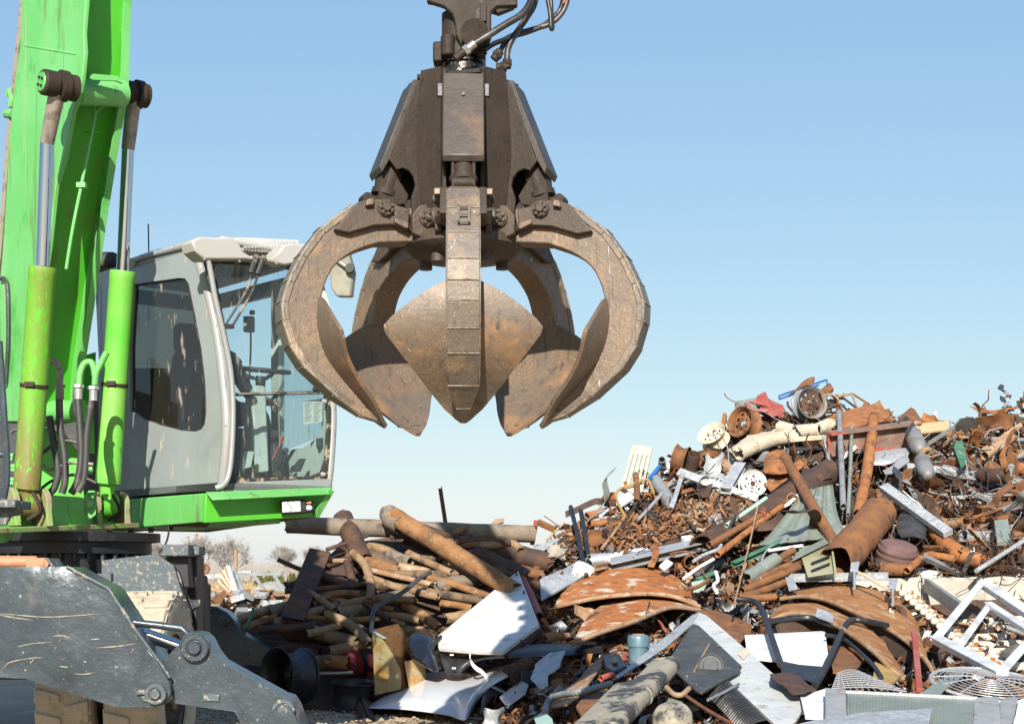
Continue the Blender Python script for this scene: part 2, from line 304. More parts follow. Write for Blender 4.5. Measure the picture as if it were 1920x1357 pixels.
SC['white'] = M('chipped_white_paint', (.80, .79, .75), .45, 0, [((.60, .57, .50), 3, .5, .68, 6), ((.50, .46, .38), 7, .60, .70, 7, (1, 1, .35)), ((.36, .22, .12), 10, .69, .74, 7, None, .85), ((.45, .42, .36), 24, .66, .74, 4)], [(8, .1)])
SC['cream'] = M('flaking_cream_paint', (.72, .64, .48), .7, 0, [((.62, .51, .34), 5, .44, .66, 5), ((.38, .16, .06), 8, .63, .69, 7, None, .9)], [(14, .3)])
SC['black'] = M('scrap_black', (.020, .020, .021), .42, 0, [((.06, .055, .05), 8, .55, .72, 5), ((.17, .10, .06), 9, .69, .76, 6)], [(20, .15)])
SC['darkmetal'] = M('dark_steel', (.075, .073, .072), .45, .4, [((.13, .125, .12), 8, .45, .66, 5), ((.16, .09, .05), 7, .62, .72, 6, None, .85)], [(18, .25)])
SC['red'] = M('faded_red_paint', (.34, .085, .065), .6, 0, [((.38, .16, .12), 5, .45, .68, 5), ((.20, .085, .05), 9, .60, .7, 6)], [(14, .2)])
SC['blue'] = M('blue_paint', (.04, .13, .33), .5, 0, [((.08, .18, .36), 6, .45, .68, 4), ((.2, .1, .06), 10, .68, .75, 5)], [(14, .2)])
SC['green'] = M('green_scrap_paint', (.06, .15, .09), .55, 0, [((.10, .20, .12), 6, .45, .68, 4), ((.22, .12, .06), 9, .63, .72, 6)], [(14, .2)])
SC['mint'] = M('mint_paint', (.42, .58, .47), .5, 0, [((.5, .63, .53), 6, .45, .68, 4), ((.3, .2, .12), 10, .68, .75, 5)], [(14, .1)])
SC['sage'] = M('sage_grey_sheet', (.33, .36, .30), .45, .3, [((.26, .29, .24), 4, .45, .66, 5), ((.42, .44, .38), 9, .6, .72, 4)], [(6, .12)])
SC['wood'] = M('wood_board', (.55, .42, .25), .8, 0, [((.42, .30, .16), 6, .45, .65, 5, (1, 6, 6))], [(40, .15)])
SC['copper'] = M('copper_tube', (.45, .19, .09), .45, .7, [((.25, .12, .07), 10, .5, .66, 5)], [(40, .1)])
SC['alu'] = M('aluminium', (.64, .63, .61), .35, .55, [((.48, .48, .47), 8, .5, .68, 5, None, .5)], [(10, .1)])
SC['concrete_pipe'] = M('mortar_coated_pipe', (.52, .45, .35), .95, 0, [((.42, .36, .28), 8, .45, .62, 6), ((.60, .54, .44), 20, .55, .66, 4)], [(20, .5), (80, .3)])
SC['yellow'] = M('faded_yellow', (.42, .28, .10), .6, 0, [((.32, .20, .09), 6, .45, .66, 4)], [(14, .2)])
concrete = M('old_concrete', (.50, .47, .41), .95, 0, [((.40, .37, .31), 3, .42, .62, 6), ((.58, .55, .49), 9, .52, .68, 5), ((.30, .26, .20), 6, .62, .72, 6, (1, 1, .3))], [(12, .35), (70, .3)])
dirt_m = M('yard_dirt', (.46, .36, .25), .98, 0, [((.36, .28, .19), .9, .42, .62, 6), ((.54, .44, .32), 4, .52, .68, 6), ((.24, .18, .12), 12, .60, .72, 5)], [(5, .6), (26, .6)])
litter_a = SC['rust']

# ------------------------------------------------------------------ setting: ground, heap body, far field
def ground():
    mb = MB(); xs = [-1500, -400, -120, -40] + [-20 + i * 1.0 for i in range(41)] + [40, 120, 400, 1500]
    ys = [-60, -10, 2] + [5 + i * .5 for i in range(60)] + [40, 60, 100, 200, 500, 1200, 3000]
    P = []
    for x in xs:
        row = []
        for y in ys:
            z = 0
            if abs(x) < 20 and 5 <= y <= 34.5: z = .05 * noise.noise(V((x * .5, y * .5, 0))) + .02 * noise.noise(V((x * 2.1, y * 2.1, 3)))
            row.append(V((x, y, z - .01)))
        P.append(row)
    nv = len(ys); vs = [p for r in P for p in r]
    mb.add(vs, [(i * nv + j, (i + 1) * nv + j, (i + 1) * nv + j + 1, i * nv + j + 1) for i in range(len(xs) - 1) for j in range(nv - 1)])
    O(mb, 'ground', dirt_m, kind='structure', smooth=0)
ground()
field = MB()
field.add([(-900, 60, .0), (900, 60, .0), (900, 1100, .02), (-900, 1100, .02)], [(0, 1, 2, 3)])
field_m = M('dry_grass_field', (.34, .25, .15), .98, 0, [((.24, .18, .11), .15, .4, .6, 6), ((.42, .33, .22), .6, .5, .66, 5)], [(2, .4)])
O(field, 'field', field_m, kind='structure', smooth=0)

# the heap that carries the scrap: silhouette rows by photo column, then real points at real depth
SIL = [(440, 1165), (540, 1110), (580, 1052), (640, 1000), (735, 985), (860, 990), (1000, 1020), (1060, 990), (1150, 965), (1200, 905), (1260, 870), (1330, 830),
       (1390, 790), (1470, 755), (1560, 745), (1640, 785), (1720, 800), (1790, 800), (1860, 785), (1960, 775), (2060, 790), (2300, 820), (2500, 900)]
def heap_body():
    mb = MB(); P = []
    cols = list(range(430, 2520, 30))
    for px in cols:
        s = pw(SIL, px) + 26; row = []
        lo = 1325 if px < 700 else 1420
        K = 26
        for k in range(K + 1):
            py = lo + (s - lo) * k / K; p = hp(px, py, -.28)
            p += V(noise.noise_vector(p * 1.7)) * .10; row.append(p)
        top = row[-1]
        for k in range(1, 7): row.append(V((top.x * (1 + .02 * k), top.y + .9 * k, top.z - top.z * k / 6 - .05)))
        P.append(row)
    nv = len(P[0]); vs = [p for r in P for p in r]
    mb.add(vs, [(i * nv + j, (i + 1) * nv + j, (i + 1) * nv + j + 1, i * nv + j + 1) for i in range(len(P) - 1) for j in range(nv - 1)])
    hm = M('heap_fines', (.075, .047, .032), .95, 0, [((.14, .075, .04), 5, .42, .62, 6), ((.03, .024, .02), 8, .55, .68, 7), ((.26, .21, .16), 30, .64, .72, 4)], [(9, .8), (40, .8)])
    O(mb, 'scrap_heap_terrain', hm, kind='structure', smooth=0)
heap_body()

# concrete retaining wall of blocks: each block a piece
wall = thing('concrete_wall', 'pale weathered concrete block wall holding back the rusty heap', 'wall', at(1820, 1200, 16.6))
for x0, x1, dy, i in ((1600, 1727, 0, 0), (1729, 1926, -2, 1), (1928, 2120, 0, 2), (2122, 2320, 1, 3)):
    a = at(x0, 1088 + dy, 16.55 + .05 * (i % 2)); b = at(x1, 1086 + dy, 16.55 + .05 * (i % 2)); mb = MB()
    P = []
    n = 14
    for k in range(n + 1):
        t = k / n; top = a.lerp(b, t); top.z += .018 * noise.noise(top * 5); P.append([V((top.x, top.y + .5, 0.0)), V((top.x, top.y, 0.0)), V((top.x, top.y + .01 * noise.noise(top * 9), top.z * .6)), top + V((0, .012, 0)), top + V((0, .03, .02)), top + V((0, .5, .02))])
    vs = [p for r in P for p in r]; nv = 6
    mb.add(vs, [(i2 * nv + j, (i2 + 1) * nv + j, (i2 + 1) * nv + j + 1, i2 * nv + j + 1) for i2 in range(n) for j in range(nv - 1)] + [tuple(range(nv)), tuple(range(n * nv + nv - 1, n * nv - 1, -1))])
    O(mb, 'concrete_block', concrete, wall, smooth=30)

# far field: bare trees, brush, evergreen shrubs, poles
twig_m = M('haze_paled_twigs', (.40, .37, .34), .9, 0, [((.33, .30, .27), 1, .4, .6, 3)])  # pale tone has the distance haze mixed into the colour
brush_m = M('haze_paled_brush', (.34, .31, .28), .95, 0, [((.28, .25, .225), .3, .4, .6, 3)])  # greyed and lightened, haze painted into the brush colour
def bare_tree(px, Y, h, label, seed, spread=.55):
    r = random.Random(seed); b = at(px, HZP, Y); b.z = 0
    t = thing('bare_tree', label, 'tree', b, 'bare trees beyond the yard'); trunk = MB(); crown = MB()
    def grow(p, d, ln, rad, dep):
        q = p + d * ln; mb = trunk if dep < 2 else crown
        mb.path([p, p.lerp(q, .5) + V((r.uniform(-1, 1), r.uniform(-1, 1), 0)) * ln * .06, q], lambda s: rad * (1 - .35 * s), n=4, k=2)
        if dep >= 7: return
        for _ in range(3 if dep < 5 else 2):
            nd = (d + V((r.uniform(-1, 1), r.uniform(-1, 1), r.uniform(-.25, .6))) * spread * (1 + dep * .12)).normalized()
            grow(p.lerp(q, r.uniform(.55, 1)), nd, ln * r.uniform(.62, .85), max(rad * .6, .010), dep + 1)
    for s in range(3):
        grow(b + V((r.uniform(-.3, .3), r.uniform(-.3, .3), 0)), V((r.uniform(-.25, .25), r.uniform(-.2, .2), 1)).normalized(), h * .26, h * .018, 0)
    O(trunk, 'trunk', twig_m, t, smooth=0); O(crown, 'crown', twig_m, t, smooth=0)
bare_tree(432, 130, 5.0, 'large bare tree with wide fine crown beyond the junk piles', 3)
bare_tree(372, 140, 5.4, 'slender bare tree just beside the black outrigger post', 5)
bare_tree(245, 150, 6.0, 'pair of thin bare trunks seen under the green machine', 8)
bare_tree(290, 160, 5.2, 'small bare tree behind the speckled grey plate', 9)
bare_tree(1055, 110, 3.6, 'faint bare tree top peeping over the heap dip', 12)
bare_tree(535, 210, 6.2, 'distant bare tree rising from the grey brush line', 14)
bare_tree(575, 230, 6.5, 'distant bare tree close to the pipe pile edge', 15)
br = MB(); rr = random.Random(4)
for i in range(5200):
    Y = rr.uniform(190, 330); px = rr.uniform(-300, 2300); b = at(px, HZP, Y); b.z = 0
    h = (2.0 + 1.6 * abs(noise.noise(V((px * .012, 0, 0)))) + rr.uniform(-.6, .9)) * Y / 220
    d = V((rr.uniform(-.28, .28), rr.uniform(-.2, .2), 1)); q = b + d * h; w = rr.uniform(.05, .15)
    br.add([b + V((-w, 0, 0)), b + V((w, 0, 0)), q, b + V((0, w, 0))], [(0, 1, 2), (1, 3, 2), (3, 0, 2)])
    m = b.lerp(q, .5)
    for s in (-1, 1):
        e = m + V((s * rr.uniform(.3, 1.1), 0, rr.uniform(.5, 1.3))) * (h / 3); br.add([m, m + V((0, .05, .14)), e], [(0, 1, 2)]); br.add([m, m + V((.1, 0, 0)), e], [(0, 1, 2)])
O(br, 'brush', brush_m, label='grey leafless brush forming the distant treeline', cat='brush', kind='stuff', smooth=0)
SHL = ['low olive shrub nearest the ladder frame in the far field', 'second olive shrub along the far field, taller than its neighbour', 'third olive shrub in the far field row, mid-height', 'fourth olive shrub in the far field row', 'fifth olive shrub, beside the dark plank of the pipe pile', 'last olive shrub of the row, mostly behind the pipe pile']
ev_m = M('olive_evergreen', (.15, .155, .05), .9, 0, [((.16, .155, .05), 2, .4, .6, 3)])
for i, (px, w, h) in enumerate(((486, 1.2, 1.5), (505, 1.4, 1.9), (524, 1.3, 1.7), (548, 1.4, 1.7), (566, 1.4, 1.9), (590, 1.5, 1.6))):
    h *= .62; w *= .8; b = at(px, HZP, 105); b.z = 0; t = thing('evergreen_shrub', SHL[i], 'shrub', b, 'olive shrubs in the far field'); f = MB(); st = MB()
    st.path([b, b + V((0, 0, h * .8))], .04, n=5)
    for k in range(700):
        a = rr.uniform(0, 6.28); u = rr.random() ** .5; z = rr.random(); rad = w * .55 * u * (1 - z * .75) * (1 + .25 * math.sin(a * 3 + i)); c = b + V((math.cos(a) * rad, math.sin(a) * rad, .05 + z * h))
        e = V((rr.uniform(-1, 1), rr.uniform(-1, 1), rr.uniform(0, 1.4))).normalized() * .13; s2 = e.cross(V((rr.uniform(-1, 1), rr.uniform(-1, 1), rr.uniform(-1, 1)))).normalized() * .05
        f.add([c - s2, c + s2, c + e], [(0, 1, 2)])
    O(st, 'trunk', twig_m, t, smooth=0); O(f, 'crown', ev_m, t, smooth=0)
gr = MB()
for i in range(9000):
    Y = 30 + 110 * rr.random() ** 1.6; px = rr.uniform(330, 720); b = at(px, HZP, Y); b.z = 0
    h = rr.uniform(.2, .55) * (1 + .5 * noise.noise(b * .15)); q = b + V((rr.uniform(-.2, .2), 0, h)); w = .012 * Y / 30
    gr.add([b + V((-w, 0, 0)), b + V((w, 0, 0)), q], [(0, 1, 2)])
O(gr, 'dry_grass', M('dry_grass', (.42, .30, .17), .95, 0, [((.30, .22, .13), 1.2, .4, .6, 3)]), label='tall dry tan grass in the field behind the junk', cat='grass', kind='stuff', smooth=0)
for px, Y, top, lb in ((443, 70, 1030, 'pale weathered post standing beyond the white panels'), (369, 160, 1000, 'tall thin utility pole far off beside the bare tree')):
    b = at(px, HZP, Y); b.z = 0; q = at(px - 1, top, Y); mb = MB().tube(b, q, .075 if Y < 100 else .14, n=10); mb.tube(q - V((.3, 0, .15)), q + V((.3, 0, -.15)), .04, n=6) if Y > 100 else None
    O(mb, 'utility_pole', SC['rust_pale'], label=lb, cat='pole')

# ------------------------------------------------------------------ the material handler
FW = V((.66, -.751, 0)).normalized(); LW = V((.751, .66, 0)).normalized(); UP = V((0, 0, 1))
PC = at(415, 700, 10.6)
def ps(px, py, w=0.0): return onp(px, py, PC + LW * w, LW)          # on a plane parallel to the cab's flank
def pf(px, py, f=0.0): return onp(px, py, PC + FW * f, FW)          # on a plane parallel to the cab's front
hand = thing('material_handler', 'bright green wheeled material handler with silver cab and grey outriggers', 'excavator', (-2.6, 11.2, 0))

# boom: two plates, recessed web between, back web
WA, WB = -1.02, -.60
rightA = [(172, -420), (165, -150), (161, 0), (156, 62), (158, 99), (153, 150), (147, 182), (136, 210), (120, 297), (104, 351), (92, 460), (72, 600), (52, 700), (40, 790)]
leftA = [(95, -420), (58, -150), (41, 0), (37, 90), (27, 160), (18, 250), (13, 340), (4, 480), (-12, 640), (-24, 790)]
A = [ps(x, y, WA) for x, y in rightA]; AL = [ps(x, y, WA) for x, y in leftA]
rightB = [(250, -420), (247, -150), (245, 0), (241, 60), (240, 110), (239, 150), (238, 182), (231, 215), (217, 297), (208, 351), (191, 460), (172, 590), (156, 690), (150, 790)]
B = [ps(x, y, WB) for x, y in rightB]
boom = O(MB().prism(A + AL[::-1], LW * .03), 'boom', green, hand, bevel=.006)
O(MB().prism(B + [p - FW * .55 for p in B[::-1]], -LW * .03), 'boom_side_plate', green, boom, bevel=.006)
wb = MB(); P = []
ins = [.02, .02, .03, .03, .05, .07, .09, .12, .13, .13, .13, .13, .13, .13]
for a, b, d in zip(A, B, ins):
    bb = b - FW * d; aa = bb - LW * (WB - WA - .03); P.append([aa, aa.lerp(bb, .5), bb - LW * .005])
wb.sheet(P, .02); O(wb, 'boom_web', green_web, boom)
wb = MB(); wb.sheet([[p - FW * .02 + LW * .03, p - FW * .02 + LW * .42] for p in [ps(x + 6, y, WA) for x, y in leftA]], .02); O(wb, 'boom_back_web', green, boom)
# raised weld line on the plate, flange strip, foot tube
O(MB().tube(ps(48, 86, WA + .002), ps(143, 102, WA + .002), .007, n=8), 'weld_seam', green, boom)
fl = MB(); 
for i in range(2, len(B) - 1): fl.beam(B[i] - LW * .02, B[i + 1] - LW * .02, .05, .02, FW)
O(fl, 'boom_flange', green, boom)
# cross tube under the pin, bracket, grease lines
T0 = ps(150, 168, WA + .04); T1 = ps(238, 172, WB - .03)
O(MB().tube(T0 - FW * .06, T1 - FW * .06, .085, n=20), 'cross_tube', green, boom)
O(MB().prism([pf(163, 146, 0), pf(172, 140, 0), pf(218, 144, 0), pf(228, 158, 0), pf(215, 153, 0), pf(170, 151, 0)], FW * .02), 'bracket', green, boom)
def web_pt(px, py, off=.03):
    # point just proud of the web at that pixel
    c = (P[5][1] + P[9][1]) / 2
    return onp(px, py, c + FW * (.10 + off), FW)
gl = MB(); gl.path([web_pt(118, 195), web_pt(140, 190), web_pt(160, 184), web_pt(174, 196), web_pt(178, 216), web_pt(168, 270), web_pt(152, 350), web_pt(136, 430), web_pt(124, 505)], .011)
gl.path([web_pt(178, 216), web_pt(188, 202), web_pt(205, 195), web_pt(222, 200), web_pt(232, 212)], .010); O(gl, 'grease_line', green, boom)
O(MB().box(web_pt(153, 348), (.06, .05, .035)), 'pipe_clip', green, boom, bevel=.004)
O(MB().box(web_pt(172, 248, 0), (.11, .02, .012)), 'weld_patch', green_web, boom, bevel=.004)
O(MB().path([ps(0, 523, WA - .02), ps(8, 523, WA - .02), ps(14, 545, WA - .02), ps(15, 640, WA - .02), ps(10, 720, WA - .02)], .014), 'hydraulic_pipe', SC['darkmetal'], boom)
O(MB().tube(ps(12, 214, WA + .03), ps(26, 214, WA + .03), .03, n=10), 'boom_stud', green, boom)
O(MB().path([ps(14, 180, WA + .03), ps(18, 170, WA + .03), ps(22, 185, WA + .03), ps(20, 200, WA + .03)], .02), 'boom_lug', green, boom)
O(MB().path([ps(44, -40, WA + .04), ps(37, 60, WA + .04), ps(18, 240, WA + .04), ps(6, 400, WA + .04), ps(-4, 520, WA + .04)], .02), 'return_hose', tan_hose, boom)
# the upper boom and stick above the frame
tip = (A[0] + B[0]) / 2; elbow = tip + V((.35, -.5, 1.55)); gtop = V((-.27, 8.72, 4.62))
stick = O(MB().extr([(-.26, -.3), (.26, -.3), (.26, .3), (-.26, .3)], tip - V((0, 0, .1)), elbow, FW), 'boom_head', green, hand, bevel=.02)
O(MB().extr([(-.18, -.2), (.18, -.2), (.18, .2), (-.18, .2)], elbow + V((-.1, .1, .05)), V((-.29, 8.74, 4.76)), FW), 'stick', green, stick, bevel=.02)

# boom cylinders
def boom_cyl(eye, rod_t, rod_b, bar_b, foot, w, rr, rb, mat, eyelen):
    c = thing('boom_cylinder', None, None, ps(*foot, w)); c.parent = hand; c.location = ps(*foot, w) - wloc(hand)
    e = ps(*eye, w)
    O(MB().lathe([(0, -eyelen), (.068, -eyelen), (.078, -eyelen + .012), (.078, -.02), (.07, -.015), (.07, .0), (.094, .005), (.094, .05), (.08, .055), (.08, eyelen), (0, eyelen)], e, LW, 28), 'rod_eye', grease, c)
    O(MB().lathe([(0, -eyelen - .006), (.055, -eyelen - .006), (.06, -eyelen + .002)], e, LW, 24), 'pin_cap', green, c)
    bl = MB()
    for k in range(4): a = k * math.pi / 2 + .4; bl.tube(e - LW * (eyelen + .016) + UP * .03 * math.sin(a) + FW * .03 * math.cos(a), e - LW * (eyelen - .01) + UP * .03 * math.sin(a) + FW * .03 * math.cos(a), .008, n=8)
    O(bl, 'bolt', grease, c)
    O(MB().tube(e, ps(*rod_t, w), rr * 1.22, rr * 1.05, n=24), 'rod_sleeve', silver_dirty, c)
    O(MB().tube(ps(*rod_t, w), ps(*rod_b, w), rr, n=28), 'rod', chrome, c)
    t = ps(*rod_b, w); b = ps(*bar_b, w); d = (b - t); L = d.length
    O(MB().lathe([(0, 0), (rb, 0), (rb * 1.03, .01), (rb * 1.03, .05), (rb, .06), (rb, L - .12), (rb * 1.02, L - .115), (rb * 1.02, L - .01), (rb * .8, L), (0, L)], t, d, 32), 'barrel', mat, c)
    q = t + d * .53
    O(MB().lathe([(rb * 1.0, -.012), (rb * 1.05, -.012), (rb * 1.05, .012), (rb * 1.0, .012)], q, d, 32).box(q - V((.03, 1, 0)).normalized() * rb * 1.05, (.06, .03, .03)), 'hose_clamp', grease, c)
    f = ps(*foot, w); O(MB().tube(f - LW * .055, f + LW * .055, .085, n=24).tube(b, f, rb * .62, rb * .55, n=20), 'foot_eye', mat if mat is not green else green, c)
    for s in (-1, 1):
        g = f + LW * s * .085; pl = [g + FW * .105 * math.cos(a) + UP * .105 * math.sin(a) for a in [math.radians(x) for x in range(-20, 201, 20)]] + [g - FW * .12 - UP * .14, g + FW * .12 - UP * .14]
        O(MB().prism(pl, LW * s * .04), 'clevis_plate', SC['dirty_green'], c, bevel=.006)
    O(MB().path([f + UP * .07 + FW * .09, f + FW * .13 + LW * .02, f - UP * .05 + FW * .12 + LW * .03, f - UP * .1 + FW * .08 - LW * .03], .012), 'muddy_hose', grease, c)
    return c
silver_dirty = M('dusty_rod_sleeve', (.36, .31, .26), .5, .35, [((.09, .07, .055), 6, .5, .62, 6), ((.5, .46, .41), 14, .55, .7, 4)], [(40, .2)])
SC['dirty_green'] = M('muddy_green_plate', (.24, .36, .12), .7, 0, [((.30, .24, .16), 5, .45, .58, 6), ((.10, .08, .06), 8, .58, .68, 6), ((.12, .5, .08), 9, .62, .7, 5)], [(30, .3)])
boom_cyl((110, 160), (88, 268), (80, 500), (50, 918), (50, 945), -1.20, .042, .083, green_dirty, .11)
boom_cyl((252, 176), (240, 280), (230, 508), (202, 908), (200, 948), -.40, .042, .085, green_dust, .09)
O(MB().prism([at(156, 955, 10.5), at(163, 935, 10.5), at(172, 933, 10.5), at(178, 945, 10.5), at(176, 965, 10.5), at(166, 973, 10.5), at(160, 968, 10.5)], FW * .03).tube(at(168, 945, 10.5), at(168, 945, 10.44), .025, n=14), 'pin_keeper', green, hand, bevel=.005)

# hoses by the cylinder feet
hs = thing('hose_bundle', None, None, at(130, 930, 10.1)); hs.parent = hand; hs.location = at(130, 930, 10.1) - wloc(hand)
HY_ = 10.25
for pts, r, mt, nm in ((((92, 780), (100, 830), (109, 880), (103, 912), (92, 925)), .024, hose_m, 'hose'), (((111, 748), (113, 800), (121, 855), (122, 900), (116, 925)), .024, hose_m, 'hose'),
                       (((146, 748), (150, 800), (152, 855), (146, 900), (133, 925)), .024, hose_m, 'hose'), (((172, 750), (163, 810), (161, 860), (157, 900), (146, 922)), .022, hose_m, 'hose'),
                       (((94, 676), (106, 681), (113, 697), (111, 722)), .022, tan_hose, 'bent_pipe'), (((148, 722), (150, 700), (158, 682), (170, 679), (176, 690), (178, 705)), .022, green, 'bent_pipe'),
                       (((178, 722), (180, 700), (190, 680), (200, 660)), .022, green, 'bent_pipe'), (((78, 850), (110, 828), (145, 830), (158, 850)), .012, hose_m, 'hose'), (((143, 712), (138, 730), (139, 760), (147, 800), (156, 830), (165, 870)), .006, hose_m, 'hose'),
                       (((80, 870), (95, 880), (130, 868), (175, 870)), .010, tan_hose, 'hose'), (((78, 915), (100, 900), (140, 890), (180, 905)), .010, hose_m, 'hose'), (((20, 812), (26, 806), (36, 806)), .012, hose_m, 'hose')):
    O(MB().path([at(x, y, HY_) for x, y in pts], r, n=12), nm, mt, hs)
for x, y, mt in ((112, 735, tan_hose), (147, 735, SC['alu']), (175, 738, SC['alu'])):
    mb = MB(); 
    for k in range(5): mb.tube(at(x, y - 6 + k * 4, HY_), at(x, y - 3 + k * 4, HY_), .027, n=14)
    mb.tube(at(x, y - 14, HY_), at(x, y - 8, HY_), .036, n=6); O(mb, 'hose_fitting', mt, hs)

# slewing platform: front beam, cab frame, shelf, inner housing
pl = thing('platform', None, None, at(200, 990, 10.8)); pl.parent = hand; pl.location = at(200, 990, 10.8) - wloc(hand)
bmp = lambda x, y, o=.0: at(x, y, 10.06 + (x - 50) * .00533 + .12 + o)
O(MB().prism([bmp(-60, 955), bmp(60, 950), bmp(100, 928), bmp(155, 932), bmp(162, 945), bmp(232, 936), bmp(236, 984), bmp(-60, 997)], -FW * .12), 'front_beam', green, pl, bevel=.008)
O(MB().beam(bmp(-60, 996, -.1), bmp(238, 985, -.1), .2, .035), 'beam_lip', SC['dirty_green'], pl, bevel=.006)
O(MB().prism([ps(228, 936, -.03), ps(388, 924, -.03), ps(384, 978, -.03), ps(228, 992, -.03)], LW * .6), 'cab_frame_side', green, pl, bevel=.008)
FR = .06
fr = MB().prism([pf(386, 925, FR), pf(622, 916, FR), pf(624, 920, FR), pf(600, 968, FR), pf(384, 980, FR)], -FW * .03); O(fr, 'cab_frame_front', green_web, pl, bevel=.006)
O(MB().prism([pf(386, 925, FR + .004), pf(622, 916, FR + .004), pf(618, 927, FR + .13), pf(398, 938, FR + .13)], UP * .012), 'frame_lip', green, pl, bevel=.003)
O(MB().beam(pf(621, 918, FR + .12), pf(592, 968, FR), .05, .015, FW), 'frame_end', green, pl, bevel=.003)
O(MB().prism([ps(384, 979, -.02), ps(200, 994, -.02), ps(200, 994, -.02) + LW * .85, pf(600, 968, FR - .02)], UP * .03), 'belly_plate', SC['rust_dark'], pl)
for x in (205, 245, 283, 320): O(MB().tube(ps(x, 992 - (x - 205) * .09, .05) - UP * .05, ps(x, 992 - (x - 205) * .09, .05), .02, n=8), 'bolt', SC['rust_dark'], pl)
O(MB().path([at(315, 985, 11), at(316, 1000, 11), at(310, 1020, 11), at(298, 1036, 11)], .007), 'drain_hose', rub, pl)
# headlight and indicator
hl = O(MB().prism([pf(524, 938, FR + .02), pf(566, 936, FR + .02), pf(567, 963, FR + .02), pf(525, 965, FR + .02)], FW * .06), 'headlight', dark_trim, pl, bevel=.012)
O(MB().prism([pf(528, 941, FR + .082), pf(562, 939, FR + .082), pf(563, 959, FR + .082), pf(529, 961, FR + .082)], FW * .012), 'lens', lamp_glass, hl, bevel=.005)
il = O(MB().prism([pf(569, 938, FR + .02), pf(583, 938, FR + .02), pf(583, 960, FR + .02), pf(570, 962, FR + .02)], FW * .04), 'indicator', dark_trim, pl, bevel=.006)
O(MB().lathe([(0, .045), (.014, .042), (.02, .03), (.02, 0)], pf(576, 952, FR + .06), FW, 14), 'bulb', lamp_glass, il); O(MB().box(pf(577, 942, FR + .07), (.05, .02, .012)), 'connector', SC['copper'], il)
# black housing behind the hoses, widened out of view to cast more shadow
O(MB().prism([at(-520, 690, 12.4), at(345, 690, 12.4), at(345, 985, 12.4), at(-520, 985, 12.4)], V((-.9, 2.2, 0))), 'widened_engine_housing', SC['black'], pl)
O(MB().prism([at(60, 905, 11.2), at(62, 840, 11.2), at(90, 800, 11.2), at(125, 815, 11.2), at(150, 850, 11.2), at(160, 935, 11.2), at(60, 945, 11.2)], -FW * .08), 'boom_foot_bracket', green_web, pl, bevel=.01)
O(MB().tube(ps(-20, 772, WA), ps(158, 770, WB), .075, n=22), 'boom_foot_tube', green, pl)
O(MB().prism([at(84, 690, 11.5), at(180, 660, 11.5), at(176, 780, 11.5), at(84, 790, 11.5)], -FW * .05), 'inner_plate', green_web, pl)
O(MB().prism([at(154, 740, 10.9), at(165, 725, 10.9), at(175, 760, 10.9), at(178, 850, 10.9), at(165, 850, 10.9), at(156, 800, 10.9)], -FW * .03), 'inner_rib', green_web, pl)
for x, y in ((20, 855), (24, 875), (22, 900), (168, 880), (172, 925)): O(MB().tube(at(x - 6, y, 10.6), at(x + 6, y, 10.6), .02, n=8).box(at(x, y + 4, 10.6), (.03, .03, .03)), 'valve_fitting', green, pl)
# ladder pipe, toothed step at far left
lad = O(MB().path([at(-2, 640, 9.1), at(2, 700, 9.1), at(7, 780, 9.1), at(12, 850, 9.1), at(12, 900, 9.1), at(6, 935, 9.1)], .022), 'access_rail', dirt_gray_paint, pl)
O(MB().tube(at(-8, 772, 9.1), at(8, 772, 9.1), .018).tube(at(-8, 852, 9.1), at(12, 852, 9.1), .018), 'rung', dirt_gray_paint, lad)
O(MB().box(at(8, 946, 9.05), (.22, .3, .045)).prism([at(-30, 940, 9.0), at(42, 940, 9.0), at(38, 965, 9.0), at(20, 968, 9.0), at(10, 985, 9.0), at(-30, 985, 9.0)], V((0, .03, 0))), 'access_step', speckled_gray, pl, bevel=.006)
O(MB().prism([at(-20, 995, 9.8), at(26, 995, 9.8), at(20, 1008, 9.8), at(8, 1018, 9.8), at(-20, 1018, 9.8)], V((0, .05, 0))), 'tow_lug', green, pl, bevel=.006)
# turntable ring with bolts, coloured black to stand for the shade there
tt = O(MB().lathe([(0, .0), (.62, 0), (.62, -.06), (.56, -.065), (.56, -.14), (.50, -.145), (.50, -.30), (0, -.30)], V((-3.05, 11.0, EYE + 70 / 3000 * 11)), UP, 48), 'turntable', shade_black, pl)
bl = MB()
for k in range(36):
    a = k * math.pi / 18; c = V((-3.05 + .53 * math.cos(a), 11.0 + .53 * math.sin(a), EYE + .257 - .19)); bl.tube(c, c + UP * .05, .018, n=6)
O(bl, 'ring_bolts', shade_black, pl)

# ------------------------------------------------------------------ cab
cab = thing('cab', None, None, ps(415, 920)); cab.parent = hand; cab.location = ps(415, 920) - wloc(hand)
CW, CL = .85, 1.72
win = [(250, 533), (335, 521), (347, 522), (354, 532), (366, 590), (378, 655), (385, 715), (387, 770), (384, 795), (377, 805), (366, 809), (340, 807), (300, 797), (270, 786), (243, 770), (243, 650)]
side_o = [(185, 512), (250, 490), (300, 474), (350, 462), (368, 462), (380, 500), (397, 560), (412, 640), (422, 720), (426, 790), (424, 850), (416, 914), (330, 922), (230, 932), (185, 936)]
O(MB().plate([ps(x, y) for x, y in side_o], [[ps(x, y) for x, y in win]], LW * .045), 'flank_panel', cab_gray, cab, smooth=25)
gw = [ps(x, y, .02) for x, y in win]
O(MB().path(gw + [gw[0], gw[1]], .014, n=8, k=3), 'window_seal', rub, cab)
O(MB().prism([ps(x, y, .024) for x, y in win], LW * .006), 'side_window', glass_side, cab, smooth=0)
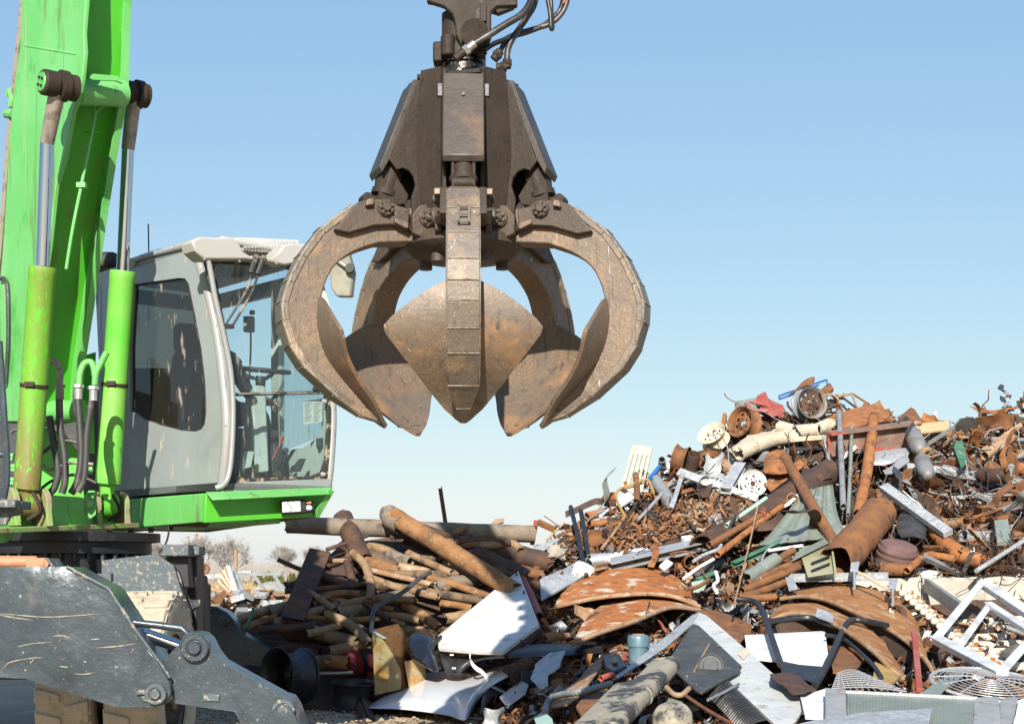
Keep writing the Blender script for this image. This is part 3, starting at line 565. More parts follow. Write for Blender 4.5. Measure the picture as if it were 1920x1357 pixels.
# far flank with its window
def far(f, z): return PC + FW * f + LW * CW + UP * z
zf = lambda py, Y=10.6: EYE + (HZP - py) * Y / FPX - PC.z
ZB, ZT = zf(918), zf(470)
O(MB().plate([far(-.02, ZB), far(.02, zf(760)), far(-.02, zf(560)), far(-.16, ZT), far(-CL, ZT), far(-CL, ZB)],
             [[far(-.07, zf(800)), far(-.05, zf(700)), far(-.09, zf(560)), far(-.2, zf(500)), far(-.62, zf(500)), far(-.62, zf(825)), far(-.3, zf(822))],
              [far(-.72, zf(800)), far(-.72, zf(500)), far(-1.62, zf(500)), far(-1.62, zf(740))]], LW * .05), 'door_panel', interior, cab, smooth=25)
O(MB().prism([far(-.07, zf(800)) + LW * .02, far(-.05, zf(700)) + LW * .02, far(-.09, zf(560)) + LW * .02, far(-.2, zf(500)) + LW * .02, far(-.62, zf(500)) + LW * .02, far(-.62, zf(825)) + LW * .02], LW * .006), 'door_window', glass_front, cab, smooth=0)
rear = lambda w, z: PC - FW * CL + LW * w + UP * z
O(MB().plate([rear(0, ZB), rear(CW, ZB), rear(CW, ZT), rear(0, ZT)], [[rear(.06, zf(790)), rear(CW - .06, zf(790)), rear(CW - .06, zf(500)), rear(.06, zf(500))]], FW * .04), 'rear_panel', cab_gray, cab, smooth=25)
O(MB().prism([PC + FW * .03 + UP * ZB, PC + FW * .03 + LW * CW + UP * ZB, PC - FW * CL + LW * CW + UP * ZB, PC - FW * CL + UP * ZB], UP * .05), 'cab_floor', dark_trim, cab)
# roof: slab, edge, shell with two lamp housings, grille
O(MB().prism([PC + FW * .0 + UP * zf(455), PC + FW * .0 + LW * CW + UP * zf(455), PC - FW * CL + LW * CW + UP * zf(462), PC - FW * CL + UP * zf(462)], UP * .05), 'roof', white_shell, cab, bevel=.02)
O(MB().path([ps(243, 490, -.01), ps(300, 473, -.01), ps(350, 460, -.01), ps(372, 453, -.01)], .02), 'roof_rail', SC['galv'], cab)
O(MB().tube(ps(247, 492, -.03), ps(247, 492, .05), .028, n=14), 'rail_end', SC['galv'], cab)
sh = O(MB().prism([pf(360, 452, .12), pf(374, 444, .12), pf(437, 446, .12), pf(449, 456, .12), pf(455, 470, .12), pf(468, 479, .12), pf(510, 482, .12), pf(521, 474, .12), pf(533, 459, .12), pf(552, 456, .12), pf(640, 462, .12), pf(640, 478, .12), pf(534, 497, .12), pf(510, 492, .12), pf(460, 486, .12), pf(384, 486, .12), pf(366, 470, .12)], -FW * .16), 'roof_visor', white_shell, cab, bevel=.012)
O(MB().prism([pf(440, 450, -.1), pf(560, 455, -.1), pf(560, 475, -.02), pf(450, 470, -.02)], UP * .02), 'visor_top', white_shell, sh)
gm = MB()
for k in range(16): gm.beam(pf(456 + k * 6, 466 - k * .3, .0), pf(462 + k * 6, 456 - k * .1, -.02), .006, .006); gm.beam(pf(462 + k * 6, 466 - k * .3, .002), pf(456 + k * 6, 456 - k * .1, -.018), .006, .006)
O(gm, 'roof_grille', SC['galv'], sh)
gm = MB()
for k in range(22): gm.beam(ps(262 + k * 4.4, 486 - k * 1.35, .02), ps(265 + k * 4.4, 478 - k * 1.35, .06), .006, .006); gm.beam(ps(265 + k * 4.4, 486 - k * 1.35, .022), ps(262 + k * 4.4, 478 - k * 1.35, .062), .006, .006)
O(gm, 'roof_side_grille', SC['galv'], cab)
for x, y in ((383, 486), (449, 490), (518, 494)): O(MB().lathe([(0, .008), (.006, .006), (.008, 0)], pf(x, y, .12), FW, 10), 'rivet', SC['alu'], sh)
# pillars
O(MB().path([ps(366, 462, .02), ps(378, 500, .02), ps(395, 560, .02), ps(411, 640, .02), ps(421, 720, .02), ps(426, 790, .02), ps(424, 850, .02), ps(417, 914, .02)], .038, n=16), 'corner_pillar', silver, cab)
O(MB().path([pf(376, 474, .07), pf(386, 478, .09), pf(393, 500, .09), pf(404, 560, .09), pf(420, 630, .09), pf(433, 700, .09), pf(437, 770, .09), pf(434, 850, .09), pf(428, 893, .09), pf(417, 910, .09), pf(404, 914, .07)], .018, n=12), 'grab_rail', silver, cab)
O(MB().path([pf(556, 480, .0), pf(596, 560, .0), pf(616, 660, .0), pf(622, 740, .0), pf(623, 800, .0), pf(618, 880, .0), pf(613, 914, .0)], .03, n=14), 'far_pillar', silver, cab)
O(MB().prism([pf(425, 905, .03), pf(620, 897, .03), pf(618, 916, .03), pf(420, 925, .03)], -FW * .05), 'front_sill', cab_gray, cab, bevel=.006)
# windscreen: muddy frame, two panes, divider
fo = [(384, 486), (560, 494), (600, 560), (618, 660), (624, 740), (624, 800), (618, 899), (424, 906), (432, 850), (436, 770), (430, 690), (416, 610), (400, 545)]
hu = [(402, 500), (412, 494), (540, 500), (580, 560), (600, 640), (612, 732), (440, 737), (432, 660), (418, 590)]
hd = [(441, 742), (613, 738), (616, 790), (612, 860), (604, 884), (586, 892), (460, 897), (440, 890), (434, 870), (438, 800)]
O(MB().plate([pf(x, y, .02) for x, y in fo], [[pf(x, y, .02) for x, y in hu], [pf(x, y, .02) for x, y in hd]], -FW * .03), 'windscreen_frame', mud_frame, cab, smooth=25)
ws = O(MB().prism([pf(x, y, .005) for x, y in hu], -FW * .006), 'upper_windscreen', glass_front, cab, smooth=0)
O(MB().prism([pf(x, y, .005) for x, y in hd], -FW * .006), 'lower_windscreen', glass_front, cab, smooth=0)
O(MB().beam(pf(436, 738, .025), pf(614, 736, .025), .012, .012), 'windscreen_divider', silver_dirty, cab)
for x, y in ((393, 498), (607, 752), (605, 889)): O(MB().lathe([(0, .025), (.014, .02), (.018, .0)], pf(x, y, .02), FW, 12), 'screen_bolt', SC['alu'], cab)
O(MB().lathe([(0, .04), (.017, .033), (.024, .015), (.017, -.004), (0, -.01)], pf(590, 729, .02), FW, 14), 'black_knob', rub, cab)
for (a, b, c) in (((481, 478), (462, 545), (422, 610)), ((495, 480), (472, 548), (436, 611))):
    wp = O(MB().path([pf(*a, .13), pf((a[0] + b[0]) / 2 - 1, (a[1] + b[1]) / 2, .11)], .02, n=8), 'wiper', mud_frame, cab)
    O(MB().path([pf((a[0] + b[0]) / 2, (a[1] + b[1]) / 2, .11), pf(*b, .08), pf(*c, .06)], .008, n=6), 'wiper_arm', mud_frame, wp)
O(MB().beam(pf(420, 612, .06), pf(437, 612, .06), .03, .03), 'wiper_joint', mud_frame, cab)
# inside: column, wheel, seat, levers, notice
def ins_(px, py, f): return pf(px, py, f)
O(MB().prism([ins_(477, 722, -.28), ins_(499, 722, -.28), ins_(506, 885, -.22), ins_(486, 886, -.22), ins_(470, 850, -.28)], -FW * .12), 'steering_column', interior, cab, bevel=.015)
sw = ins_(490, 694, -.33); ring = MB(); ax = (UP + FW * .12).normalized(); u = (LW - ax * LW.dot(ax)).normalized(); v = ax.cross(u)
ring.path([sw + (u * math.cos(a) + v * math.sin(a)) * .195 for a in [k * math.pi / 12 for k in range(26)]], .015, n=10, k=2)
for a in (.5, 2.6, 4.7): ring.path([sw + (u * math.cos(a) + v * math.sin(a)) * .19, sw + (u * math.cos(a) + v * math.sin(a)) * .08 - ax * .05, sw - ax * .07], .014, n=6)
ring.tube(sw - ax * .12, sw - ax * .04, .035, n=14); O(ring, 'steering_wheel', dark_trim, cab)
O(MB().box(ins_(467, 608, -.6), (.075, .06, .11)).tube(ins_(473, 590, -.6), ins_(473, 582, -.6), .02), 'monitor_box', SC['grey'], cab, bevel=.006)
O(MB().path([ins_(470, 622, -.6), ins_(470, 660, -.6), ins_(467, 720, -.6)], .007), 'yellow_cable', SC['yellow'], cab)
nb = O(MB().prism([ins_(568, 752, -.03), ins_(604, 747, -.03), ins_(604, 790, -.03), ins_(569, 796, -.03)], FW * .003), 'paper_notice', paper, cab)
lm = MB()
for k in range(9):
    for x0, x1 in ((571, 584), (588, 601)):
        y = 756 + k * 4; lm.prism([ins_(x0, y, -.026), ins_(x1 - (k % 3) * 2, y - 1.2, -.026), ins_(x1 - (k % 3) * 2, y + .3, -.026), ins_(x0, y + 1.5, -.026)], FW * .001)
O(lm, 'printed_lines', print_m, nb)
O(MB().prism([ins_(506, 806, -.35), ins_(528, 806, -.35), ins_(534, 880, -.3), ins_(510, 884, -.3)], -FW * .1), 'side_console', dark_trim, cab, bevel=.01)
O(MB().path([ins_(510, 862, -.2), ins_(524, 834, -.2), ins_(528, 824, -.2)], .006).lathe([(0, .02), (.018, .012), (.02, 0), (.014, -.015), (0, -.02)], ins_(528, 822, -.2), UP, 12), 'control_lever', SC['red'], cab)
O(MB().path([ins_(532, 868, -.2), ins_(536, 848, -.2)], .006).lathe([(0, .02), (.02, .01), (.02, -.01), (0, -.02)], ins_(536, 844, -.2), UP, 12), 'control_lever', dark_trim, cab)
O(MB().prism([ins_(592, 822, -.08), ins_(608, 820, -.08), ins_(608, 840, -.08), ins_(593, 841, -.08)], FW * .03), 'door_latch', dark_trim, cab, bevel=.005)
O(MB().prism([ins_(456, 846, -.15), ins_(474, 846, -.15), ins_(468, 876, -.1), ins_(450, 880, -.1)], FW * .02), 'pedal', interior, cab, bevel=.004)
O(MB().prism([ins_(560, 860, -.15), ins_(570, 860, -.15), ins_(560, 884, -.1), ins_(540, 886, -.1)], FW * .03), 'pedal', dark_trim, cab, bevel=.004)
O(MB().path([ins_(438, 690, -.15), ins_(443, 680, -.15), ins_(448, 675, -.15)], .03).path([ins_(440, 690, -.2), ins_(455, 718, -.2), ins_(468, 730, -.2)], .03), 'joystick', dark_trim, cab)
# seat
def sp(f, w, z): return PC + FW * f + LW * w + UP * z
zs = zf(800)
seat = O(MB().box(sp(-.85, .48, zs), (.5, .52, .14), Matrix((FW, LW, UP)).transposed()), 'seat', seat_m, cab, bevel=.05)
O(MB().loft([[sp(-1.06, .25, zs + .05), sp(-1.10, .48, zs + .05), sp(-1.06, .71, zs + .05)], [sp(-1.13, .25, zs + .35), sp(-1.17, .48, zs + .35), sp(-1.13, .71, zs + .35)], [sp(-1.2, .3, zs + .62), sp(-1.22, .48, zs + .62), sp(-1.2, .66, zs + .62)]], .1, 10, 8), 'backrest', seat_m, seat, bevel=.03)
O(MB().box(sp(-1.22, .48, zs + .76), (.11, .28, .22), Matrix((FW, LW, UP)).transposed()), 'headrest', seat_m, seat, bevel=.045)
O(MB().box(sp(-.85, .48, zs - .25), (.35, .35, .36), Matrix((FW, LW, UP)).transposed()), 'seat_base', dark_trim, seat, bevel=.02)
# mirror
mr = O(MB().prism([at(614, 492, 10.9), at(652, 470, 10.9), at(662, 510, 10.9), at(657, 556, 10.9), at(630, 556, 10.9), at(620, 540, 10.9)], V((.02, .06, 0))), 'mirror', M('dusty_mirror_back', (.23, .22, .18), .7, 0, [((.30, .28, .22), 8, .45, .65, 5), ((.06, .06, .05), 12, .62, .72, 5)], [(40, .15)]), cab, bevel=.012)
O(MB().path([pf(560, 470, .05), at(610, 478, 10.9), at(650, 500, 10.86), at(657, 503, 10.86)], .012), 'mirror_arm', silver, mr); O(MB().lathe([(0, .02), (.03, .02), (.035, 0), (.03, -.03), (0, -.03)], at(656, 503, 10.86), V((0, -1, 0)), 14), 'mirror_clamp', rub, mr)
# aerial, dark tank behind the cylinder
O(MB().path([ps(279, 478, .3), ps(278, 420, .3)], .006, n=6), 'aerial', SC['darkmetal'], cab)
O(MB().box(ps(198, 492, .3), (.25, .3, .12)), 'air_filter', rub, cab, bevel=.04)
O(MB().prism([ps(178, 520, .25), ps(205, 510, .25), ps(205, 620, .25), ps(215, 780, .25), ps(190, 780, .25)], LW * .05), 'tank_panel', dirt_gray_paint, cab)

# ------------------------------------------------------------------ undercarriage
uc = thing('undercarriage', None, None, (-2.6, 9.6, 0)); uc.parent = hand; uc.location = V((-2.6, 9.6, 0)) - wloc(hand)
O(MB().box((-4.2, 11.5, .92), (3.4, 3.6, .56)), 'chassis', shade_black, uc, bevel=.02)  # widened out of view so its shadow covers the ground behind
def tyre(cx, cy, rad, w, tyre_mat):
    c = V((cx, cy, rad)); ax = V((1, 0, 0))
    t = O(MB().lathe([(rad * .56, -w * .42), (rad * .72, -w * .5), (rad * .9, -w * .5), (rad * .965, -w * .44), (rad * .965, w * .44), (rad * .9, w * .5), (rad * .72, w * .5), (rad * .56, w * .42)], c, ax, 64), 'tyre', tyre_mat, uc)
    tr = MB(); n = 26
    for k in range(n):
        for s in (-1, 1):
            a = 2 * math.pi * (k + (.5 if s > 0 else 0)) / n; da = .62 * math.pi / n
            rs = []
            for rr_ in (rad * .955, rad * 1.0):
                for q, aa in ((.03, a - da * .2), (.47, a - da), (.47, a + da * .75), (.03, a + da * .9)):
                    rs.append(c + ax * s * w * q + V((0, math.cos(aa), math.sin(aa))) * rr_)
            tr.add(rs, [(0, 1, 2, 3), (4, 5, 6, 7), (0, 1, 5, 4), (1, 2, 6, 5), (2, 3, 7, 6), (3, 0, 4, 7)])
    O(tr, 'tread', tyre_mud, t, bevel=.008)
    O(MB().lathe([(rad * .57, -w * .4), (rad * .5, -w * .36), (rad * .46, 0), (rad * .5, w * .36), (rad * .57, w * .4), (rad * .585, w * .44)], c, ax, 40).lathe([(0, w * .1), (rad * .2, w * .12), (rad * .22, w * .3), (rad * .46, w * .16)], c, ax, 30), 'rim', tyre_side, t)
tyre(-2.19, 9.75, .59, .33, tyre_mud); tyre(-2.60, 9.80, .58, .33, tyre_mud)
O(MB().tube(V((-2.8, 9.75, .6)), V((-2.05, 9.75, .6)), .14, n=18).lathe([(.2, 0), (.2, .1), (.3, .12)], V((-2.45, 9.75, .6)), V((1, 0, 0)), 20), 'axle', SC['pipe_mud'], uc)
# speckled mudguard plate, black post and box behind the tyres
O(MB().prism([at(190, 1050, 10.2), at(294, 1038, 10.2), at(326, 1060, 10.2), at(338, 1100, 10.2), at(356, 1145, 10.2), at(358, 1168, 10.2), at(190, 1150, 10.2)], V((0, .05, 0))), 'mudguard', speckled_gray, uc, bevel=.005)
O(MB().prism([at(158, 1076, 10.0), at(208, 1074, 10.0), at(209, 1090, 10.0), at(158, 1092, 10.0)], V((0, .06, 0))), 'bracket_strip', speckled_gray, uc, bevel=.004)
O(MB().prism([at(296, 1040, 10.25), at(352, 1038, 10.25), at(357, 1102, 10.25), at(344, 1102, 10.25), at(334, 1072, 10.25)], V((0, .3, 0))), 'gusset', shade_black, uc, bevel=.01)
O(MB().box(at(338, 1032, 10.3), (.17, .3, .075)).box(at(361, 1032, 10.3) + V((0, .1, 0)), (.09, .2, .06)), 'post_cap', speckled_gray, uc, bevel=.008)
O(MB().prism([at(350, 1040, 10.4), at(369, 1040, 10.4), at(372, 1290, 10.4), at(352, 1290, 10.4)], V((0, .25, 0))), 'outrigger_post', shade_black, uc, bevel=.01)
O(MB().prism([at(368, 1075, 10.6), at(379, 1080, 10.6), at(385, 1200, 10.6), at(385, 1300, 10.6), at(368, 1300, 10.6)], V((0, .2, 0))), 'rubber_buffer', rub, uc, bevel=.01)
O(MB().prism([at(350, 1132, 10.38), at(375, 1122, 10.38), at(375, 1134, 10.38), at(351, 1147, 10.38)], V((0, .02, 0))), 'grey_strap', dirt_gray_paint, uc)
# outrigger (near): blade, ram, link, foot
def outrigger(Y, dx, dy, sc, mats, name):
    T = lambda x, y, o=0.0: at(dx + (x) * sc, dy + (y) * sc, Y + o)
    og = thing(name, None, None, T(322, 1290)); og.parent = hand; og.location = T(322, 1290) - wloc(hand); return og, T
og, T = outrigger(8.4, 0, 0, 1, None, 'outrigger')
bl_poly = [(-160, 1062), (125, 1062), (203, 1104), (226, 1140), (250, 1176), (278, 1216), (302, 1247), (318, 1272), (322, 1290), (318, 1308), (306, 1320), (290, 1325), (222, 1326), (150, 1304), (48, 1272), (-160, 1262)]
def dent(p): return .022 * noise.noise(p * 2.3) + .012 * noise.noise(p * 5.1)
def dented_plate(poly, Y, depth, mat, name, parent, amp=1.0, seg=.06):
    bm = bmesh.new(); vs = [bm.verts.new(at(x, y, Y)) for x, y in poly]; f = bm.faces.new(vs); bmesh.ops.triangulate(bm, faces=[f])
    for _ in range(6):
        es = [e for e in bm.edges if e.calc_length() > seg * 1.5]
        if not es: break
        bmesh.ops.subdivide_edges(bm, edges=es, cuts=1, use_grid_fill=False); bmesh.ops.triangulate(bm, faces=bm.faces[:])
    bmesh.ops.beautify_fill(bm, faces=bm.faces[:], edges=[e for e in bm.edges if not e.is_boundary])
    bv = set(v.index for v in bm.verts if v.is_boundary); bm.verts.index_update(); mb = MB()
    V0 = []; 
    for v in bm.verts:
        p = v.co.copy()
        if not v.is_boundary: p.y += dent(p) * amp
        V0.append(p)
    fs = [tuple(v.index for v in f.verts) for f in bm.faces]; bm.free(); mb.add(V0, fs)
    P0 = [at(x, y, Y) for x, y in poly]; k = len(P0)
    mb.add(P0 + [p + V((0, depth, 0)) for p in P0], [(i, (i + 1) % k, (i + 1) % k + k, i + k) for i in range(k)] + [tuple(range(k, 2 * k))])
    return O(mb, name, mat, parent, smooth=40)
dented_plate(bl_poly, 8.4, .34, dirt_gray_paint, 'outrigger_arm', og)
O(MB().path([at(125, 1062, 8.39), at(203, 1103, 8.39), at(250, 1175, 8.39), at(302, 1246, 8.39), at(318, 1270, 8.39)], .010, smooth=False), 'edge_strip', speckled_gray, og)
O(MB().prism([at(278, 1216, 8.39), at(302, 1247, 8.39), at(320, 1280, 8.39), at(322, 1300, 8.39), at(310, 1318, 8.39), at(290, 1326, 8.39), at(222, 1327, 8.39), at(250, 1275, 8.39)], V((0, -.018, 0))), 'corner_doubler', dirt_gray_paint, og, bevel=.004)
def boss(px, py, Y, r, name, mat, par, pin=True):
    c = at(px, py, Y); O(MB().lathe([(r, .05), (r, -.018), (r * .92, -.026), (r * .62, -.026), (r * .58, -.018), (r * .5, -.018), (r * .47, -.034), (r * .4, -.04), (0, -.04)], c, V((0, 1, 0)), 28), name, mat, par)
boss(293, 1300, 8.37, .058, 'pivot_boss', speckled_gray, og); O(MB().prism([at(256, 1294, 8.372), at(274, 1291, 8.372), at(276, 1300, 8.372), at(257, 1302, 8.372)], V((0, -.02, 0))).prism([at(266, 1304, 8.372), at(312, 1295, 8.372), at(312, 1310, 8.372), at(300, 1314, 8.372), at(268, 1314, 8.372)], V((0, -.012, 0))), 'pin_keeper', speckled_gray, og, bevel=.004)
lk_poly = [(303, 1240), (340, 1203), (346, 1190), (358, 1184), (375, 1188), (386, 1198), (398, 1222), (412, 1240), (430, 1250), (528, 1304), (542, 1308), (552, 1322), (572, 1375), (560, 1420), (486, 1420), (488, 1358), (494, 1341), (440, 1334), (328, 1318), (322, 1290), (316, 1262)]
dented_plate(lk_poly, 8.45, .26, dirt_gray_paint, 'outrigger_link', og, .25, .1)
boss(366, 1214, 8.44, .075, 'link_boss', dirt_gray_paint, og); boss(532, 1330, 8.44, .062, 'foot_boss', speckled_gray, og)
O(MB().box(at(396, 1307, 8.445), (.085, .014, .035), Matrix.Rotation(.06, 3, 'Y')), 'number_plate', speckled_gray, og)
O(MB().tube(at(240, 1178, 8.6), at(345, 1214, 8.6), .036, n=24), 'ram_rod', chrome, og)
O(MB().path([at(236, 1165, 8.5), at(290, 1171, 8.5), at(340, 1177, 8.5), at(350, 1186, 8.5), at(358, 1198, 8.5)], .020, n=12, smooth=False), 'guard_bar', dirt_gray_paint, og)
O(MB().path([at(258, 1182, 8.52), at(276, 1208, 8.52), at(296, 1236, 8.52)], .018), 'painted_ram_shadow', shade_black, og)  # black strip painted in as shade by the ram, not a part
O(MB().prism([at(486, 1420, 8.43), at(500, 1345, 8.43), at(520, 1322, 8.43), at(545, 1322, 8.43), at(572, 1375, 8.43), at(580, 1470, 8.43), at(480, 1470, 8.43)], V((0, -.03, 0))), 'foot_lug', dirt_gray_paint, og, bevel=.006)
O(MB().lathe([(0, .09), (.10, .09), (.14, .05), (.30, .035), (.32, 0), (0, 0)], V((at(540, 1400, 8.55).x, 8.55, .0)), UP, 28), 'foot_pad', dirt_gray_paint, og)
oc = O(MB().tube(at(-60, 1052, 8.55), at(70, 1053, 8.55), .032, n=20).prism([at(48, 1047, 8.5), at(82, 1045, 8.5), at(92, 1056, 8.5), at(88, 1064, 8.5), at(48, 1064, 8.5)], V((0, .1, 0))), 'orange_ram', orange_cyl, og, bevel=.004)
O(MB().lathe([(0, -.01), (.018, -.008), (.02, 0)], at(77, 1056, 8.5), V((0, 1, 0)), 14), 'ram_pin', orange_cyl, oc)
O(MB().prism([at(80, 1046, 8.52), at(90, 1046, 8.52), at(102, 1063, 8.52), at(80, 1063, 8.52)], V((0, .2, 0))), 'ram_lug', speckled_gray, og)
gm_ = MB(); gr_ = random.Random(5)
def gouge(pts, w):
    P0 = catmull([at(x, y, 8.4) for x, y in pts], 6); k = len(P0)
    for i in range(k): P0[i].y += dent(P0[i]) - .004
    ww = [w * math.sin(math.pi * (i + .6) / (k + .2)) * (.6 + .8 * gr_.random()) for i in range(k)]
    gm_.add([p + UP * q for p, q in zip(P0, ww)] + [p - UP * q for p, q in zip(P0, ww)], [(i, i + 1, k + i + 1, k + i) for i in range(k - 1)])
for pts in (((-10, 1149), (30, 1152), (90, 1156), (150, 1153), (203, 1149)), ((-10, 1150), (20, 1156), (64, 1162)), ((33, 1212), (60, 1206), (100, 1203)), ((0, 1262), (10, 1248), (22, 1240), (60, 1233), (86, 1232)), ((180, 1214), (220, 1211), (255, 1206)), ((140, 1262), (160, 1263), (180, 1259)),
            ((100, 1192), (120, 1191), (135, 1196)), ((164, 1180), (166, 1200), (165, 1215)), ((107, 1180), (115, 1196), (112, 1204)), ((145, 1215), (149, 1235)), ((84, 1272), (94, 1278), (98, 1268)), ((112, 1248), (130, 1250)), ((60, 1230), (58, 1242), (70, 1228)), ((172, 1198), (188, 1197))): gouge(pts, .0030)
O(gm_, 'gouge_marks', tan_hose, og, kind='stuff', smooth=0)
# outrigger (far), in the machine's shade
o2 = thing('outrigger', None, None, at(470, 1240, 15.3)); o2.parent = hand; o2.location = at(470, 1240, 15.3) - wloc(hand)
far_gray = dirt_gray_paint
O(MB().prism([at(384, 1165, 15.3), at(412, 1140, 15.3), at(425, 1147, 15.3), at(440, 1163, 15.3), at(455, 1188, 15.3), at(540, 1236, 15.3), at(546, 1246, 15.3), at(546, 1270, 15.3), at(516, 1270, 15.3), at(514, 1252, 15.3), at(440, 1246, 15.3), at(384, 1242, 15.3)], V((0, .28, 0))), 'outrigger_link', far_gray, o2, bevel=.008)
c = at(421, 1164, 15.3); O(MB().lathe([(.055, .03), (.055, -.02), (.045, -.03), (0, -.03)], c, V((0, 1, 0)), 24), 'link_boss', far_gray, o2)
O(MB().tube(at(380, 1147, 15.4), at(418, 1160, 15.4), .03, n=16), 'ram_rod', chrome, o2)
O(MB().prism([at(380, 1135, 15.35), at(408, 1137, 15.35), at(425, 1150, 15.35), at(380, 1150, 15.35)], V((0, .2, 0))), 'guard_bar', far_gray, o2)
O(MB().lathe([(0, .09), (.10, .09), (.14, .05), (.28, .035), (.30, 0), (0, 0)], V((at(528, 1300, 15.4).x, 15.4, 0)), UP, 24).box(V((at(528, 1300, 15.4).x, 15.44, .2)), (.16, .2, .36)), 'foot_pad', far_gray, o2)

# ------------------------------------------------------------------ operator
def operator():
    zs_ = zs + .07; J = []; E = []; Rr = []
    def j(p, r, par=None):
        J.append(p); Rr.append(r)
        if par is not None: E.append((par, len(J) - 1))
        return len(J) - 1
    hip = j(sp(-.98, .48, zs_ + .1), .14); w = j(sp(-1.0, .48, zs_ + .3), .145, hip); ch = j(sp(-1.0, .48, zs_ + .5), .15, w); nk = j(sp(-.99, .48, zs_ + .64), .06, ch)
    hd_ = j(sp(-.96, .48, zs_ + .75), .085, nk); tp = j(sp(-.95, .48, zs_ + .87), .07, hd_); no = j(sp(-.855, .48, zs_ + .765), .018, hd_)
    hands = []
    for s in (-1, 1):
        kn = j(sp(-.5, .48 + s * .15, zs_ + .1), .07, hip); ft = j(sp(-.42, .48 + s * .15, zs_ - .32), .045, kn); j(sp(-.25, .48 + s * .15, zs_ - .36), .035, ft)
        sh_ = j(sp(-1.0, .48 + s * .2, zs_ + .53), .075, ch); el = j(sp(-.86, .48 + s * .27, zs_ + .27), .05, sh_); wr = j(sp(-.62, .48 + s * .25, zs_ + .21), .03, el)
        pm = j(sp(-.55, .48 + s * .25, zs_ + .185), .034, wr); hands.append(pm)
        for q, (dw, ln) in enumerate(((-.033, .062), (-.011, .072), (.011, .068), (.033, .052))):
            k1 = j(sp(-.51, .48 + s * (.25 + dw), zs_ + .175), .0095, pm); k2 = j(sp(-.51 + ln * .5, .48 + s * (.25 + dw), zs_ + .155), .0085, k1); j(sp(-.51 + ln * .7, .48 + s * (.25 + dw), zs_ + .12), .0075, k2)
        t1 = j(sp(-.56, .48 + s * .20, zs_ + .18), .010, pm); j(sp(-.53, .48 + s * .185, zs_ + .16), .0085, t1)
    me = bpy.data.meshes.new('person'); me.from_pydata([tuple(p) for p in J], E, []); o = bpy.data.objects.new('person', me); COL.objects.link(o)
    sk = o.modifiers.new('skin', 'SKIN')
    for i, d in enumerate(me.skin_vertices[0].data): d.radius = (Rr[i], Rr[i]); d.use_root = (i == 0)
    sb = o.modifiers.new('sub', 'SUBSURF'); sb.levels = 2; sb.render_levels = 2
    dg = bpy.context.evaluated_depsgraph_get(); m2 = bpy.data.meshes.new_from_object(o.evaluated_get(dg)); base = sp(-.9, .48, ZB)
    m2.name = 'person'; o.modifiers.clear(); m2.materials.clear(); m2.materials.append(cloth_m); m2.materials.append(skin_m)
    hp_ = [J[k] for k in hands]; hz = (zs_ + .64) + PC.z
    for p in m2.polygons:
        c = p.center; p.use_smooth = True
        p.material_index = 1 if (c.z > hz or min((c - h).length for h in hp_) < .115 and (c - hp_[0]).dot(FW) > -.045) else 0
    for v in m2.vertices: v.co -= base
    o.data = m2; o.location = base; WL[o.name] = base
    setp(o, 'operator in dark jacket sitting inside the silver cab, one hand on lever', 'person')
    hr = MB(); hc = J[hd_]
    hr.lathe([(0, .125), (.05, .118), (.085, .09), (.1, .04), (.098, -.02), (.08, -.05)], hc + UP * .03 - FW * .012, UP, 20); O(hr, 'cap', cloth_m, o)
operator()

# ------------------------------------------------------------------ the orange-peel grapple
GY = 8.7; GC = V(((869 - CXP) * GY / FPX, GY, 0))
grap = thing('grapple', 'five-tined rusty steel orange-peel grapple hanging above the scrap', 'grapple', V((GC.x, GC.y, 2.08)))
S72, C72 = math.sin(math.radians(72)), math.cos(math.radians(72))
def rz(dx, y):
    r = .964 * dx * GY / (FPX * S72 + C72 * dx); return r, EYE + (HZP - y) / FPX * (GY - C72 * r)
def G(th, r, z, t): return GC + V((math.sin(th), -math.cos(th), 0)) * r + V((math.cos(th), math.sin(th), 0)) * t + UP * z
outer = [(223, 393), (283, 437), (320, 485), (344, 533), (356, 571), (354, 605), (340, 650), (314, 690), (257, 741), (203, 777), (165, 788)]
inner = [(171, 461), (218, 477), (254, 502), (272, 531), (282, 565), (285, 600), (279, 640), (262, 678), (232, 715), (193, 752), (166, 783)]
head = [(75, 458), (60, 432), (66, 404), (90, 396), (125, 396), (150, 384), (176, 380), (205, 384)]
ear = [(261, 440), (216, 390), (200, 384), (184, 384), (116, 400), (118, 442), (148, 430), (183, 432), (233, 446)]
lug = [(52, 392), (100, 396), (114, 414), (114, 448), (86, 460), (58, 455)]
web = [(43, 148), (86, 147), (105, 173), (151, 305), (157, 306), (140, 329), (129, 325), (117, 330), (108, 341), (104, 356), (112, 380), (110, 405), (117, 440), (43, 455)]
cover = [(96, 162), (107, 160), (174, 322), (168, 334), (151, 306)]
def prof(l): return [rz(*p) for p in l]
oC = catmull([V((*q, 0)) for q in prof(outer)], 3); iC = catmull([V((*q, 0)) for q in prof(inner)], 3)
ZTIP = rz(165, 789)[1]
def taper(z): return lerp(.30, 1, min(1, max(0, (z - ZTIP) / .13)))
def ttprism(mb, pl, th, t0, t1):
    k = len(pl); return mb.add([G(th, r, z, t0 * taper(z)) for r, z in pl] + [G(th, r, z, t1 * taper(z)) for r, z in pl], [tuple(range(k)), tuple(range(2 * k - 1, k - 1, -1))] + [(i, i + k, (i + 1) % k + k, (i + 1) % k) for i in range(k)])
def tprism(mb, pl, th, t0, t1): return mb.prism([G(th, r, z, t0) for r, z in pl], G(th, 0, 0, t1) - G(th, 0, 0, t0))
gp = {}
